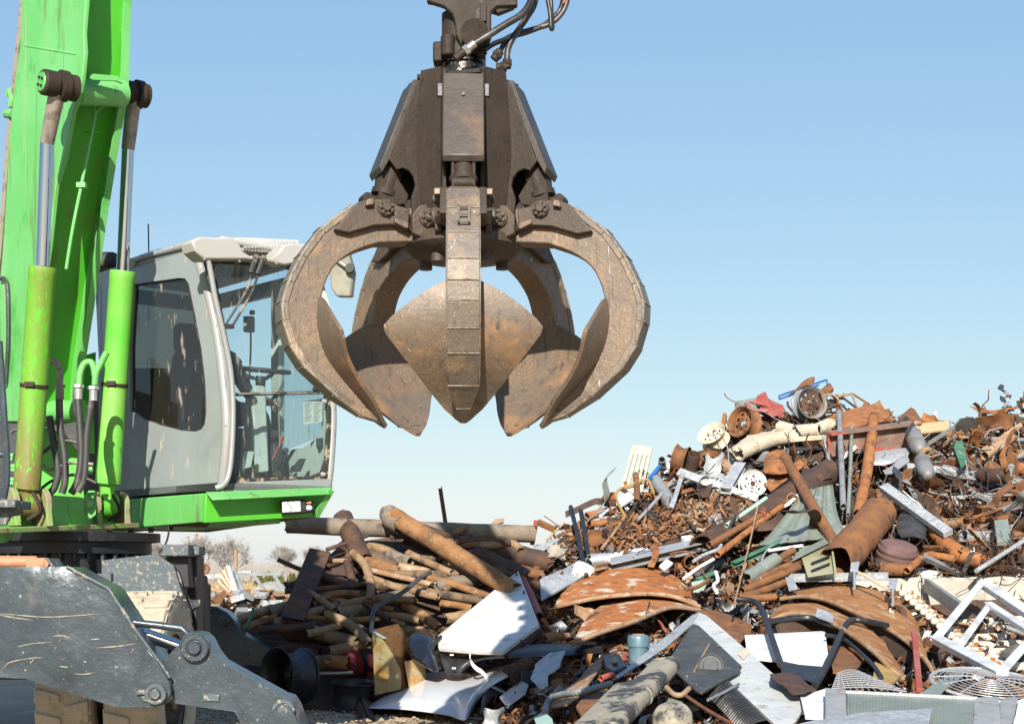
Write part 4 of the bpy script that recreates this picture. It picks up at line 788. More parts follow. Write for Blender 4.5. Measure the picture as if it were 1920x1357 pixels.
for k, th in enumerate([math.radians(1.7 + 72 * i) for i in (0, 1, 2, 3, 4)]):
    tine = O(ttprism(MB(), [(p.x, p.y) for p in oC] + [(p.x, p.y) for p in iC[::-1]] + prof(head), th, -.075, .075), 'tine', bare_steel, grap, bevel=.008)
    # outer wear plates, one by one, with weld beads between
    W0 = .081
    pts = [oC[i] for i in range(0, len(oC), 3)]
    for a, b in zip(pts, pts[1:]):
        d = (b - a); n = V((d.y, -d.x, 0)).normalized(); n = n if n.x > 0 or n.y < 0 else -n
        cen = V((rz(150, 560)[0], rz(150, 560)[1], 0)); n = n if (a - cen).dot(n) > 0 else -n
        a2 = a + d * .006; b2 = b - d * .006; wv = R.uniform(.010, .0135)
        q = [(a2 - n * .03), (b2 - n * .03), (b2 + n * wv), (a2 + n * wv)]
        O(ttprism(MB(), [(p.x, p.y) for p in q], th, -W0, W0), 'wear_plate', plate_steel, tine, bevel=.005)
        bd = MB().tube(G(th, b.x + n.x * .012, b.y + n.y * .012, -W0 * .97 * taper(b.y)), G(th, b.x + n.x * .012, b.y + n.y * .012, W0 * .97 * taper(b.y)), .0032, n=6); O(bd, 'weld_bead', weld, tine)
    for s in (-1, 1):
        O(tprism(MB(), prof(ear), th, s * .077, s * .118), 'ear_plate', brown_steel, tine, bevel=.007)
        O(MB().path([G(th, p.x, p.y, s * .079 * taper(p.y)) for p in oC], .006, n=5, smooth=False), 'edge_weld', weld, tine)
    # blade: a cupped diamond on the inner edge
    bs = iC[12:] + [V((*rz(158, 791), 0)), V((*rz(150, 797), 0))]; P = []; n = len(bs)
    for i, p in enumerate(bs):
        u = i / (n - 1); hw = lerp(.085, .385, (u / .28) ** .85) if u < .28 else (.392 if u < .33 else .385 * ((1 - u) / .68) ** 1.02 + .012)
        hw = max(hw, .012); row = []
        for j in range(-6, 7):
            s = j / 6; row.append(G(th, p.x - .028 * hw * s * s / .385 - .004, p.y + .01 * s * s * hw, s * hw))
        P.append(row)
    bl = MB(); bl.sheet(P, .022); O(bl, 'blade', blade_steel, tine)
    if k == 0:   # a cast figure on the front tine
        e = MB(); c0 = rz(300, 458); 
        for (x0, x1, y0, y1) in ((-.03, .03, .05, .062), (-.03, .03, -.062, -.05), (-.03, .03, -.006, .006), (.022, .034, -.062, .062), (-.03, -.018, -.062, .062)):
            q = [G(th, rz(296 - y * 380 * 0, 450)[0] - y * .55 + .034, rz(296, 450)[1] + y * .8, x) for x, y in ((x0, y0), (x1, y0), (x1, y1), (x0, y1))]; e.prism(q, G(th, .004, .003, 0) - G(th, 0, 0, 0))
        O(e, 'cast_letter', plate_steel, tine)
    # pins with ringed bolts, stop blocks
    for (dx, y, rad, nm) in ((163, 400, .045, 'cylinder_pin'), (85, 420, .05, 'pivot_pin')):
        r, z = rz(dx, y)
        for s in (-1, 1):
            ofs = .118 if nm == 'cylinder_pin' else .150
            c = G(th, r, z, s * ofs); ax = G(th, 0, 0, s) - G(th, 0, 0, 0); ax.z = 0
            mb = MB().lathe([(rad, 0), (rad, .014), (rad * .86, .02), (rad * .5, .02), (rad * .5, .038), (rad * .4, .042), (0, .042)], c, ax, 24)
            u, w_, d_ = frame(ax)
            for q in range(7):
                a = q * 2 * math.pi / 7; cc = c + (u * math.cos(a) + w_ * math.sin(a)) * rad * .7; mb.tube(cc, cc + ax.normalized() * .032, .009, n=6)
            O(mb, nm, brown_steel, tine)
    for s in (-1, 1):
        r0 = [rz(*q) for q in ((200, 386), (188, 384), (188, 396), (203, 398))]; O(tprism(MB(), r0, th, s * .116, s * .15), 'stop_block', bare_steel, tine, bevel=.005)
        r0 = [rz(*q) for q in ((147, 420), (121, 427), (120, 438), (126, 438), (146, 428))]; O(tprism(MB(), r0, th, s * .116, s * .14), 'stop_block', bare_steel, tine, bevel=.004)
    # body webs, lugs, cylinder, cover
    for s in (-1, 1):
        O(tprism(MB(), prof(web), th, s * .088, s * .112), 'body_web', grease, grap, bevel=.005)
        O(tprism(MB(), prof(lug), th, s * .112, s * .150), 'pivot_lug', brown_steel, grap, bevel=.008)
    O(tprism(MB(), prof(cover), th, -.108, .108), 'cylinder_cover', M('cover_steel' + str(k), (.056, .043, .033), .5, .2, [((.08, .066, .053), 4, .45, .65, 5), ((.12, .075, .045), 6, .55, .7, 5), ((.03, .027, .024), 9, .6, .7, 5)], [(30, .2), (100, .15)]), grap, bevel=.006)
    a = rz(118, 250); b = rz(151, 360); c = rz(163, 400)
    O(MB().tube(G(th, *a, 0), G(th, *b, 0), .066, n=24).tube(G(th, *b, 0), G(th, *b, 0).lerp(G(th, *c, 0), .25), .074, n=24), 'cylinder', grease, grap)
    O(MB().tube(G(th, *c, -.07), G(th, *c, .07), .06, n=22).tube(G(th, *b, 0), G(th, *c, 0), .045, n=18), 'cylinder_eye', grease, grap)
    d1 = rz(190, 375); O(MB().tube(G(th, *d1, -.05), G(th, *d1, .05), .028, n=16).tube(G(th, *rz(170, 375), 0), G(th, *d1, 0), .02, n=10), 'grease_boss', grease, grap)
    for s in (-1, 1): O(tprism(MB(), [rz(*q) for q in ((166, 330), (150, 310), (140, 330), (112, 372), (118, 388), (150, 392), (172, 385))], th, s * .045, s * .062), 'cylinder_guard', grease, grap, bevel=.005)
    # panel between this tine and the next
    th2 = th + math.radians(72); rows = []
    for dx, y in ((88, 147), (94, 220), (98, 300), (92, 360), (82, 452)):
        r, z = rz(dx, y); rows.append([G(th, r, z, .105), G(th, r, z, .105).lerp(G(th2, r, z, -.105), .5), G(th2, r, z, -.105)])
    O(MB().loft(rows, -.025, 4, 10), 'body_panel', grease, grap)
    if k in (0, 4):
        q = (G(th, *rz(96, 190), .12) if k == 0 else G(th2, *rz(96, 190), -.12)); O(MB().box(q, (.035, .03, .07)), 'cover_hinge', SC['black'], grap, bevel=.004)
# the drilled hole on the front cover
th = math.radians(1.7); rr0, zz0 = rz(116, 196); rr1, zz1 = rz(174, 322); r0, z0 = rz(107, 160); n = V((zz1 - z0, 0, 0))
cpt = G(th, *rz(126, 203), 0); O(MB().tube(cpt - V((0, .012, 0)), cpt + V((0, .03, 0)), .008, n=12), 'drilled_hole', shade_black, grap)
zt = rz(86, 147)[1]
O(MB().lathe([(0, 0), (.30, 0), (.30, -.02), (.14, -.03), (0, -.03)], GC + UP * (zt - .01), UP, 5), 'top_plate', grease, grap)
zb = rz(80, 455)[1]
O(MB().lathe([(0, .06), (.27, .06), (.32, .02), (.32, -.02), (.26, -.075), (.16, -.09), (0, -.09)], GC + UP * zb, UP, 40), 'bottom_hub', brown_steel, grap)
for k in range(5):
    a = math.radians(35 + 72 * k); O(MB().tube(G(a, .22, zb - .12, 0), G(a, .22, zb - .05, 0), .035, n=12), 'hub_bolt', brown_steel, grap)
# rotator
gz = lambda y: EYE + (HZP - y) / FPX * GY
rot = O(MB().lathe([(0, gz(150)), (.125, gz(150)), (.125, gz(140)), (.105, gz(139)), (.105, gz(124)), (.12, gz(123)), (.12, gz(116)), (.08, gz(114)), (0, gz(114))], GC, UP, 40), 'rotator', M('wet_grease_ring', (.045, .04, .036), .25, .6, [((.25, .24, .22), 60, .55, .66, 3, None, .2)], [(70, .5)]), grap)
bl = MB()
for k in range(16): a = k * math.pi / 8; c = GC + V((.11 * math.cos(a), .11 * math.sin(a), gz(117))); bl.tube(c, c + UP * .014, .009, n=6)
O(bl, 'ring_bolts', grease, rot)
O(MB().box(GC + V((-.135, -.03, gz(106))), (.055, .12, .11)).box(GC + V((.02, .02, gz(100))), (.20, .22, .09)).tube(GC + V((-.08, -.1, gz(118))), GC + V((-.08, -.1, gz(78))), .04, n=14), 'swivel_block', grease, grap, bevel=.012)
O(MB().lathe([(.11, gz(120)), (.115, gz(100)), (.10, gz(86)), (.088, gz(70)), (.088, gz(28)), (.05, gz(20)), (0, gz(20))], GC + V((-.03, .0, 0)), UP, 30), 'swivel_post', grease, grap)
# yoke: two ears and a cross head
for yy in (-.14, .10):
    pts = [(868, 92), (880, 100), (896, 100), (910, 92), (921, 70), (921, 22), (932, 12), (970, 11), (971, -30), (800, -30), (800, 2), (832, 12), (848, 26), (853, 44), (854, 64)] if yy < 0 else [(858, 84), (905, 84), (915, 60), (915, 20), (935, 26), (965, 14), (968, -30), (805, -30), (800, 4), (838, 10), (856, 40)]
    O(MB().prism([at(x, y, GY + yy) for x, y in pts], V((0, .05, 0))), 'yoke_plate', grease, grap, bevel=.008)
O(MB().tube(at(890, 62, GY - .18), at(890, 62, GY + .18), .04, n=20).tube(at(890, 62, GY - .2), at(890, 62, GY - .14), .075, n=26), 'yoke_pin', grease, grap)
O(MB().prism([at(900, 8, GY - .16), at(912, 8, GY - .16), at(912, 40, GY - .16), at(900, 40, GY - .16)], V((0, .02, 0))), 'pin_keeper', grease, grap, bevel=.003)
O(MB().box(at(872, -60, GY), (.3, .36, .26)), 'link_head', grease, grap, bevel=.02)
# hoses and fittings
def hose(pts, r, m=rub): O(MB().path([at(x, y, GY - .1 + o) for x, y, o in pts], r, n=12), 'hose', m, grap)
dark_hose = M('greasy_hose', (.022, .02, .018), .42, 0, [((.085, .068, .054), 9, .48, .66, 5), ((.2, .18, .16), 40, .66, .74, 3)], [(60, .25)])
hose([(890, 82, -.12), (915, 67, -.12), (950, 45, -.1), (975, 30, -.08), (992, 10, -.05), (1000, -20, 0), (1002, -60, 0)], .019, dark_hose)
hose([(951, 118, 0), (952, 95, 0), (960, 75, 0), (975, 52, .02), (990, 30, .04), (1002, 8, .05), (1010, -30, .05)], .017, dark_hose)
hose([(908, 95, -.05), (925, 83, 0), (945, 75, .05), (965, 65, .1), (1000, 55, .1), (1030, 46, .1), (1050, 30, .1), (1062, 8, .1), (1066, -20, .1)], .014, dark_hose)
hose([(938, 96, 0), (946, 82, .02), (958, 70, .05), (985, 62, .08), (1015, 50, .1), (1036, 35, .12), (1052, 15, .13), (1058, -20, .1)], .014, dark_hose)
hose([(1022, -30, .05), (1027, 0, .05), (1032, 30, .05), (1033, 52, .05), (1036, 52, .06), (1034, 20, .08), (1031, -30, .1)], .012, dark_hose)
O(MB().path([at(1058, 8, GY + .0), at(1061, -2, GY + .0), at(1063, -14, GY)], .013), 'red_hose_sleeve', SC['red'], grap)
d = at(890, 82, GY - .24); e = at(866, 101, GY - .24)
O(MB().tube(d, d.lerp(e, .55), .023, n=16).tube(d.lerp(e, .5), d.lerp(e, .8), .028, n=6), 'bright_fitting', M('bright_zinc', (.62, .60, .54), .28, .8, [((.4, .38, .33), 30, .5, .65, 3)]), grap)
O(MB().tube(d.lerp(e, .8), d.lerp(e, 1.5), .022, n=14), 'fitting_elbow', grease, grap)
for x0, y0, x1, y1 in ((908, 95, 897, 106), (938, 96, 926, 112), (951, 112, 950, 128), (950, 126, 930, 127)): O(MB().tube(at(x0, y0, GY - .12), at(x1, y1, GY - .12), .024, n=12).tube(at(x0, y0, GY - .12).lerp(at(x1, y1, GY - .12), .3), at(x0, y0, GY - .12).lerp(at(x1, y1, GY - .12), .6), .03, n=6), 'hose_fitting', grease, grap)

# ------------------------------------------------------------------ scrap builders
def px2m(p, Y): return p * Y / FPX
def pipe(x1, y1, x2, y2, r, mat, label, off=.15, off2=None, group=None, wall=.12, name='steel_pipe', cat='pipe', n=18, mid=None):
    o2 = off if off2 is None else off2; a = hp(x1, y1, off); b = hp(x2, y2, o2); rr = px2m(r, (a.y + b.y) / 2); mb = MB()
    if mid: pts = [a] + [hp(q[0], q[1], (off + o2) / 2) for q in mid] + [b]
    else: pts = [a, a.lerp(b, .5) + V(noise.noise_vector(a * 3)) * rr * .55, b]
    mb.hollow_path(pts, rr, max(rr * wall, .004), n=n, jit=.10)
    return O(mb, name, SC[mat], label=label, cat=cat, group=group)
def rod(pts, r, mat, label, off=.2, name='steel_rod', cat='rod', n=8, smooth=True, group=None, parent=None):
    P = [hp(x, y, (off if len(q) == 0 else q[0])) for x, y, *q in pts]; rr = px2m(r, P[0].y)
    return O(MB().path(P, rr, n=n, smooth=smooth), name, SC[mat], parent, label, cat, group)
def slab(pts, th, mat, label, off=.2, name='sheet_panel', cat='panel', bevel=.004, seg=0, amp=0, group=None, dirv=None):
    """pts (px, py[, off]) ; a plate given real thickness; seg>0 subdivides and dents it"""
    P = [hp(q[0], q[1], q[2] if len(q) > 2 else off) for q in pts]
    n = V((0, 0, 0))
    for i in range(len(P)): n += (P[i] - P[0]).cross(P[(i + 1) % len(P)] - P[0])
    n.normalize(); n = n if n.y > 0 else -n; vec = (dirv or n) * th
    c = sum(P, V((0, 0, 0))) / len(P); P = [p - n * (p - c).dot(n) * .85 for p in P]
    if not seg and 0 < th <= .021 and name != 'sticker': seg, amp = .12, .028
    if not seg: return O(MB().prism(P, vec), name, SC[mat], label=label, cat=cat, group=group, bevel=bevel)
    bm = bmesh.new(); f = bm.faces.new([bm.verts.new(p) for p in P]); bmesh.ops.triangulate(bm, faces=[f])
    for _ in range(5):
        es = [e for e in bm.edges if e.calc_length() > seg]
        if not es: break
        bmesh.ops.subdivide_edges(bm, edges=es, cuts=1); bmesh.ops.triangulate(bm, faces=bm.faces[:])
    bmesh.ops.beautify_fill(bm, faces=bm.faces[:], edges=[e for e in bm.edges if not e.is_boundary]); bm.verts.index_update()
    vs = [v.co + n * amp * (noise.noise(v.co * 2.2) + .5 * noise.noise(v.co * 5)) for v in bm.verts]; fs = [tuple(v.index for v in f.verts) for f in bm.faces]
    be = [(e.verts[0].index, e.verts[1].index) for e in bm.edges if e.is_boundary]; bm.free(); k = len(vs)
    mb = MB().add(vs + [p + vec for p in vs], fs + [tuple(i + k for i in reversed(f)) for f in fs] + [(a, b, b + k, a + k) for a, b in be])
    return O(mb, name, SC[mat], label=label, cat=cat, group=group, smooth=30)
def lofted(rows, th, mat, label, off=.2, name='curved_sheet', cat='sheet metal', nu=24, nv=6, wob=0, group=None):
    return O(MB().loft([[hp(q[0], q[1], q[2] if len(q) > 2 else off) for q in r] for r in rows], th, nu, nv, wob), name, SC[mat], label=label, cat=cat, group=group, smooth=50)
def beam_px(x1, y1, x2, y2, w, h, mat, label, off=.2, off2=None, name='steel_bar', cat='bar', up=None, prof='box', group=None):
    a = hp(x1, y1, off); b = hp(x2, y2, off if off2 is None else off2); Y = (a.y + b.y) / 2; w, h = px2m(w, Y), px2m(h, Y); t = max(.006, min(w, h) * .16); mb = MB(); up = up or V((0, -.35, 1)).normalized()
    pr = {'box': [(-w / 2, -h / 2), (w / 2, -h / 2), (w / 2, h / 2), (-w / 2, h / 2)],
          'angle': [(-w / 2, -h / 2), (w / 2, -h / 2), (w / 2, -h / 2 + t), (-w / 2 + t, -h / 2 + t), (-w / 2 + t, h / 2), (-w / 2, h / 2)],
          'channel': [(-w / 2, -h / 2), (w / 2, -h / 2), (w / 2, -h / 2 + t), (-w / 2 + t, -h / 2 + t), (-w / 2 + t, h / 2 - t), (w / 2, h / 2 - t), (w / 2, h / 2), (-w / 2, h / 2)],
          'ibeam': [(-w / 2, -h / 2), (w / 2, -h / 2), (w / 2, -h / 2 + t), (t / 2, -h / 2 + t), (t / 2, h / 2 - t), (w / 2, h / 2 - t), (w / 2, h / 2), (-w / 2, h / 2), (-w / 2, h / 2 - t), (-t / 2, h / 2 - t), (-t / 2, -h / 2 + t), (-w / 2, -h / 2 + t)]}[prof]
    return O(mb.extr(pr, a, b, up), name, SC[mat], label=label, cat=cat, group=group, bevel=.003)
def wheel_rim(c, ax, rad, w, mat, label, dmat=None, off_disc=.15, holes=8, group=None):
    ax = ax.normalized(); t = thing('wheel_rim', label, 'wheel rim', c - UP * rad * .5, group)
    h = w / 2; k = rad
    pr = [(k, -h), (k * .985, -h + .012), (k * .9, -h + .022), (k * .84, -h * .45), (k * .80, -h * .2), (k * .80, h * .25), (k * .86, h * .6), (k * .9, h - .022), (k * .985, h - .012), (k, h), (k * .985, h + .004), (k * .95, h - .004), (k * .86, h - .03), (k * .83, h * .55), (k * .77, h * .22), (k * .77, -h * .2), (k * .81, -h * .45), (k * .87, -h + .03), (k * .95, -h + .004), (k * .985, -h - .004), (k, -h)]
    O(MB().lathe(pr, c, ax, 40), 'barrel', SC[mat], t, smooth=40)
    u, v, d = frame(ax); n = 48; rr = [.20, .26, .40, .52, .66, .78]; hh = [.0, .0, -.10, -.16, -.06, -.02]; vs = []; fs = []
    for i in range(n):
        a = 2 * math.pi * i / n
        for q in range(6):
            for s in (0, 1): vs.append(c + d * (off_disc * w + hh[q] * w * .8 - s * .012) + (u * math.cos(a) + v * math.sin(a)) * rr[q] * k)
    ix = lambda i, q, s: (i % n) * 12 + q * 2 + s
    for i in range(n):
        for q in range(5):
            if q == 3 and (i % (n // holes)) in (1, 2, 3)[:max(2, n // holes // 2)]: continue
            fs += [(ix(i, q, 0), ix(i, q + 1, 0), ix(i + 1, q + 1, 0), ix(i + 1, q, 0)), (ix(i, q, 1), ix(i + 1, q, 1), ix(i + 1, q + 1, 1), ix(i, q + 1, 1))]
    O(MB().add(vs, fs), 'disc', SC[dmat or mat], t, smooth=50)
    for q in range(5):
        a = q * 2 * math.pi / 5; cc = c + (u * math.cos(a) + v * math.sin(a)) * k * .32 + d * (off_disc * w - .06 * w); O(MB().tube(cc - d * .02, cc + d * .012, .011, n=6), 'lug_hole', SC['black'], t)
    return t

# ------------------------------------------------------------------ pipe pile
PG = 'mud-caked pipes in the pipe pile'
PIPES = [  # x1 y1 x2 y2 r mat off label(optional)
 (656, 1035, 747, 1068, 17, 'pipe_mud', .30, 'thick lit mud-caked pipe sloping beneath the diagonal pipe'), (730, 1037, 770, 1053, 13, 'pipe_grey', .42, 'short open pipe stub lying against the diagonal pipe'),
 (764, 1036, 847, 1074, 8, 'pipe_mud', .5, 'thin open-ended pipe pointing up under the diagonal pipe'), (750, 1064, 805, 1076, 12, 'rust_pale', .38, None), (697, 1092, 905, 1126, 9, 'pipe_mud', .52, 'long slim orange-brown pipe running across the pile middle'),
 (634, 1149, 777, 1115, 19, 'pipe_grey', .46, 'thick grey-brown pipe with blunt end in the pile middle'), (589, 1184, 668, 1205, 15, 'pipe_mud', .50, 'open pipe mouth facing out, low in the pipe pile'),
 (485, 1181, 592, 1173, 9, 'rust_dark', .52, None), (618, 1222, 682, 1210, 13, 'pipe_mud', .48, None), (585, 1242, 652, 1243, 15, 'pipe_mud', .45, 'fat pipe resting on the dirt beside the upright black wheel'),
 (508, 1149, 683, 1110, 17, 'pipe_grey', .36, 'thick shaded pipe running into the pile behind the flat plank'), (515, 1167, 632, 1134, 9, 'pipe_grey', .5, 'slim pipe whose open end catches sun amid the shade'),
 (535, 1102, 650, 1086, 13, 'rust_dark', .3, None), (596, 1092, 655, 1103, 14, 'rust_dark', .28, None), (707, 1149, 787, 1162, 9, 'pipe_mud', .42, None), (757, 1134, 822, 1177, 11, 'pipe_mud', .45, None),
 (400, 1178, 510, 1140, 10, 'rust_pale', .35, 'sunlit tan pipe poking out above the far outrigger'), (440, 1185, 520, 1156, 8, 'pipe_mud', .45, 'slim sunlit pipe just below the tan one by the outrigger'), (538, 1103, 580, 1083, 10, 'rust_dark', .4, None),
 (693, 1068, 818, 1097, 6, 'rust_pale', .55, None), (690, 1026, 735, 1037, 11, 'pipe_mud', .3, None), (818, 1097, 890, 1086, 15, 'pipe_grey', .40, None), (825, 1130, 885, 1140, 9, 'pipe_mud', .38, None),
 (838, 1160, 905, 1148, 12, 'pipe_mud', .42, 'dark open pipe end beside the white panel edge'), (905, 1030, 1032, 1056, 21, 'rust_dark', .25, 'thick shaded pipe pointing right at the pile end'), (890, 1040, 985, 1084, 22, 'rust_dark', .36, None),
 (676, 1053, 747, 1075, 15, 'pipe_mud', .36, None), (850, 1010, 968, 1020, 7, 'pipe_mud', .3, None), (620, 1075, 700, 1060, 12, 'rust_dark', .2, None), (700, 1120, 770, 1135, 10, 'rust_dark', .2, None), (780, 1095, 850, 1110, 13, 'rust', .15, None),
 (720, 1180, 830, 1190, 12, 'pipe_mud', .25, None), (830, 1060, 900, 1090, 13, 'rust_pale', .34, None), (870, 1050, 940, 1085, 12, 'rust_orange', .44, 'orange rust pipe crushed beneath the diagonal pipe'), (640, 1180, 700, 1165, 13, 'rust_dark', .2, None),
 (540, 1190, 620, 1200, 13, 'rust_dark', .2, None), (520, 1215, 600, 1225, 14, 'rust_dark', .2, None), (470, 1205, 560, 1215, 13, 'rust_dark', .15, None), (560, 1130, 640, 1150, 13, 'rust_dark', .15, None), (760, 1010, 850, 1040, 12, 'rust_dark', .15, None),
 (640, 1020, 720, 1045, 12, 'rust_dark', .15, None), (600, 1060, 660, 1040, 12, 'rust_dark', .1, None), (800, 1020, 900, 1050, 13, 'rust_dark', .1, None), (720, 1090, 800, 1080, 13, 'rust_dark', .15, None), (680, 1200, 760, 1215, 13, 'rust_dark', .15, None),
 (880, 1120, 960, 1100, 14, 'rust_dark', .1, None), (900, 1090, 1010, 1100, 14, 'rust_dark', .05, None), (640, 1110, 700, 1120, 12, 'rust_dark', .1, None), (930, 1060, 1020, 1080, 12, 'rust', .1, None)]
LMP = [(575, 1090, 'the dark leaning plank'), (850, 1040, 'the diagonal pipe'), (750, 1110, 'the bent dark rod'), (735, 1200, 'the rusty orange cabinet'), (920, 1150, 'the white door panel'), (545, 1262, 'the upright black wheel'), (770, 990, 'the level crest pipe'), (688, 1085, 'the bent lit pipe'), (650, 1180, 'the curved arching pipe'), (980, 1090, 'the torn panel edge'), (640, 1000, 'the shaded upright pipe end'), (470, 1170, 'the far outrigger'), (840, 1160, 'the dark open pipe end'), (1020, 1050, 'the black rods')]
def near(lm, px, py):
    d, a, b, nm = min(((a - px) ** 2 + (b - py) ** 2, a, b, nm) for a, b, nm in lm); dx, dy = px - a, py - b
    if d < 260: return 'against ' + nm
    if abs(dy) > abs(dx): return ('below ' if dy > 0 else 'above ') + nm
    return ('right of ' if dx > 0 else 'left of ') + nm
USED = {}
for x1, y1, x2, y2, r, m, off, lb in PIPES:
    if not lb:
        lb = ('thick ' if r > 12 else 'slim ') + {'rust_dark': 'dark rusty pipe', 'rust': 'rust brown pipe', 'pipe_mud': 'mud-caked pipe', 'pipe_grey': 'grey-brown pipe', 'rust_pale': 'pale brown pipe'}[m] + ' ' + near(LMP, (x1 + x2) / 2, (y1 + y2) / 2)
    if m == 'pipe_mud': m = ('pipe_mud', 'pipe_rust', 'pipe_mud', 'pipe_dark')[int(x1 * 7 + y1) % 4]
    if lb in USED: lb = 'another ' + lb
    USED[lb] = 1
    pipe(x1, y1, x2, y2, r * .88, m, lb, off, group=PG)
RP = random.Random(77)
for i in range(46):
    x = RP.uniform(560, 940); y = RP.uniform(max(1000, 1040 - (x - 560) * .2), 1190); L_ = RP.uniform(35, 90) if i < 28 else RP.uniform(100, 170); an = RP.uniform(-.5, .6) if i < 28 else RP.uniform(-.18, .35); dx, dy = L_ * math.cos(an), L_ * math.sin(an)
    if x > 800 and y > 1120: continue
    m = RP.choice(('pipe_mud', 'pipe_rust', 'pipe_dark', 'rust_dark')); nm = {'pipe_mud': 'mud-caked', 'pipe_rust': 'rust-streaked', 'pipe_dark': 'dark crusted', 'rust_dark': 'dark rusty'}[m]; bend = RP.uniform(-12, 12); k0 = 'crooked thin ' + nm + ' pipe ' + near(LMP, x, y)
    while k0 in USED: k0 = 'another ' + k0
    USED[k0] = 1; pipe(x - dx / 2, y - dy / 2, x + dx / 2, y + dy / 2, RP.uniform(4, 8), m, k0, RP.uniform(.35, .6), group=PG, mid=[(x - dx * .15, y - dy * .15 + bend), (x + dx * .2, y + dy * .2 + bend * .6)])
pipe(538, 983, 1004, 1001, 16.5, 'pipe_grey', 'long thick pipe lying level along the crest of the pipe pile', .55)
pipe(738, 968, 965, 1108, 17.5, 'pipe_rust', 'heavy rusty pipe slanting down across the pile towards the white panel', .85, .75)
pipe(728, 962, 752, 982, 19, 'pipe_grey', 'rounded pipe end standing up on the pile crest', .8, name='pipe_elbow')
pipe(643, 972, 680, 1052, 19, 'rust_dark', 'shaded pipe end poking above the level pipe, tilted', .4)
pipe(660, 1036, 693, 1126, 8, 'pipe_mud', 'bent lit pipe curving down the front of the pile', .62, mid=[(683, 1058), (695, 1092)])
pipe(612, 1152, 694, 1208, 9, 'pipe_mud', 'curved pipe arching low over the pile towards the dirt', .65, mid=[(640, 1162), (668, 1180)])
pipe(651, 1053, 664, 1102, 8, 'rust_dark', 'short upright dark pipe beside the bent lit pipe', .5)
pipe(810, 1012, 976, 1032, 8, 'pipe_mud', 'slim pipe with drooping end under the level crest pipe', .5, mid=[(890, 1022), (958, 1019)])
rod([(697, 1188), (700, 1146), (722, 1128), (757, 1109), (785, 1085), (808, 1072)], 4.5, 'darkmetal', 'bent dark grey rod leaning over the pipe pile', .95, smooth=True)
beam_px(600, 1034, 548, 1162, 42, 10, 'rust_dark', 'dark flat channel plank leaning on the shaded side of the pile', .6, name='channel_plank', cat='channel', prof='channel', up=V((0, -1, .2)).normalized())
rod([(612, 1030, .5), (655, 1016, .5), (690, 1003, .5)], 4, 'rust_dark', 'dark bar slanting up under the level crest pipe', .5)
beam_px(825, 913, 836, 985, 7, 7, 'rust', 'rusty angle iron post sticking up behind the crest', .2, name='angle_post', cat='angle iron', prof='angle')
slab([(918, 985), (928, 972), (946, 970), (945, 978), (932, 983), (930, 992)], .02, 'rust_pale', 'small tan sheet scrap silhouetted on the crest', .1)
beam_px(476, 1140, 462, 1178, 6, 5, 'green', 'thin perforated green post leaning by the far outrigger', .7, name='green_post', cat='post')

# ------------------------------------------------------------------ foreground: wheels, tank, cabinet, fender, bumper, white panel
wheel_rim(at(543, 1266, 14.9) , V((-.72, -.69, .05)), .265, .30, 'black', 'black steel wheel standing upright near the outrigger foot', holes=8, off_disc=-.25)
c = at(663, 1294, 15.0); c.z = .14; wheel_rim(c, V((.03, -.08, 1)), .225, .24, 'black', 'black steel wheel lying flat on the dirt beside the orange cabinet')
tk = thing('pressure_tank', 'dark red pressure tank half hidden behind the rusty orange cabinet', 'tank', at(672, 1275, 15.3)); c = at(655, 1245, 15.3); e = at(700, 1245, 15.5)
O(MB().lathe([(0, -.08), (.07, -.07), (.13, -.03), (.15, .04), (.15, .30), (.13, .36), (0, .4)], c, e - c, 28), 'shell', M('shade_darkened_red_paint', (.20, .03, .028), .5, 0, [((.13, .03, .025), 6, .45, .65, 5)], [(30, .15)]), tk); O(MB().lathe([(.152, .06), (.165, .06), (.165, .10), (.152, .10)], c, e - c, 28), 'band', SC['black'], tk)  # red darkened to stand for the shadow on the tank
O(MB().tube(at(592, 1262, 15.2), at(662, 1260, 15.2), .02, n=14), 'shiny_shaft', SC['alu'], label='shiny steel shaft lying between the black wheels', cat='shaft')
cb = thing('cabinet', 'rusty orange and cream metal cabinet dumped before the pipes', 'cabinet', at(740, 1300, 14.9)); Yc = 14.9
SC['cream_rust'] = M('rust_stained_cream', (.62, .46, .27), .7, 0, [((.55, .28, .10), 5, .45, .6, 6), ((.66, .55, .36), 9, .55, .68, 5), ((.30, .15, .08), 12, .64, .72, 6)], [(30, .2)])
O(MB().prism([at(698, 1184, Yc), at(716, 1196, Yc - .1), at(736, 1225, Yc - .1), at(752, 1258, Yc - .1), at(752, 1292, Yc - .1), at(702, 1303, Yc)], V((.02, .35, 0))), 'front_panel', SC['cream_rust'], cb, bevel=.006)
O(MB().prism([at(699, 1183, Yc), at(744, 1172, Yc + .3), at(766, 1200, Yc + .28), at(784, 1240, Yc + .28), at(800, 1285, Yc + .2), at(754, 1294, Yc - .1), at(752, 1256, Yc - .1), at(736, 1224, Yc - .1), at(716, 1195, Yc - .1)], V((.01, .03, .02))), 'wrap_panel', SC['rust_orange'], cb, bevel=.006)
O(MB().prism([at(758, 1240, Yc - .12), at(796, 1236, Yc + .1), at(800, 1290, Yc + .1), at(768, 1298, Yc - .12)], V((.0, .03, .01))), 'side_panel', SC['cream_rust'], cb, bevel=.005)
O(MB().beam(at(700, 1184, Yc - .03), at(722, 1196, Yc - .12), .03, .01), 'label_strip', SC['white'], cb)
SC['fender_white'] = M('glossy_white_car_paint', (.80, .81, .82), .22, 0, [((.70, .70, .69), 3, .5, .7, 4), ((.45, .40, .33), 22, .68, .76, 5, None, .8)], [(3, .06)], coat=.5)
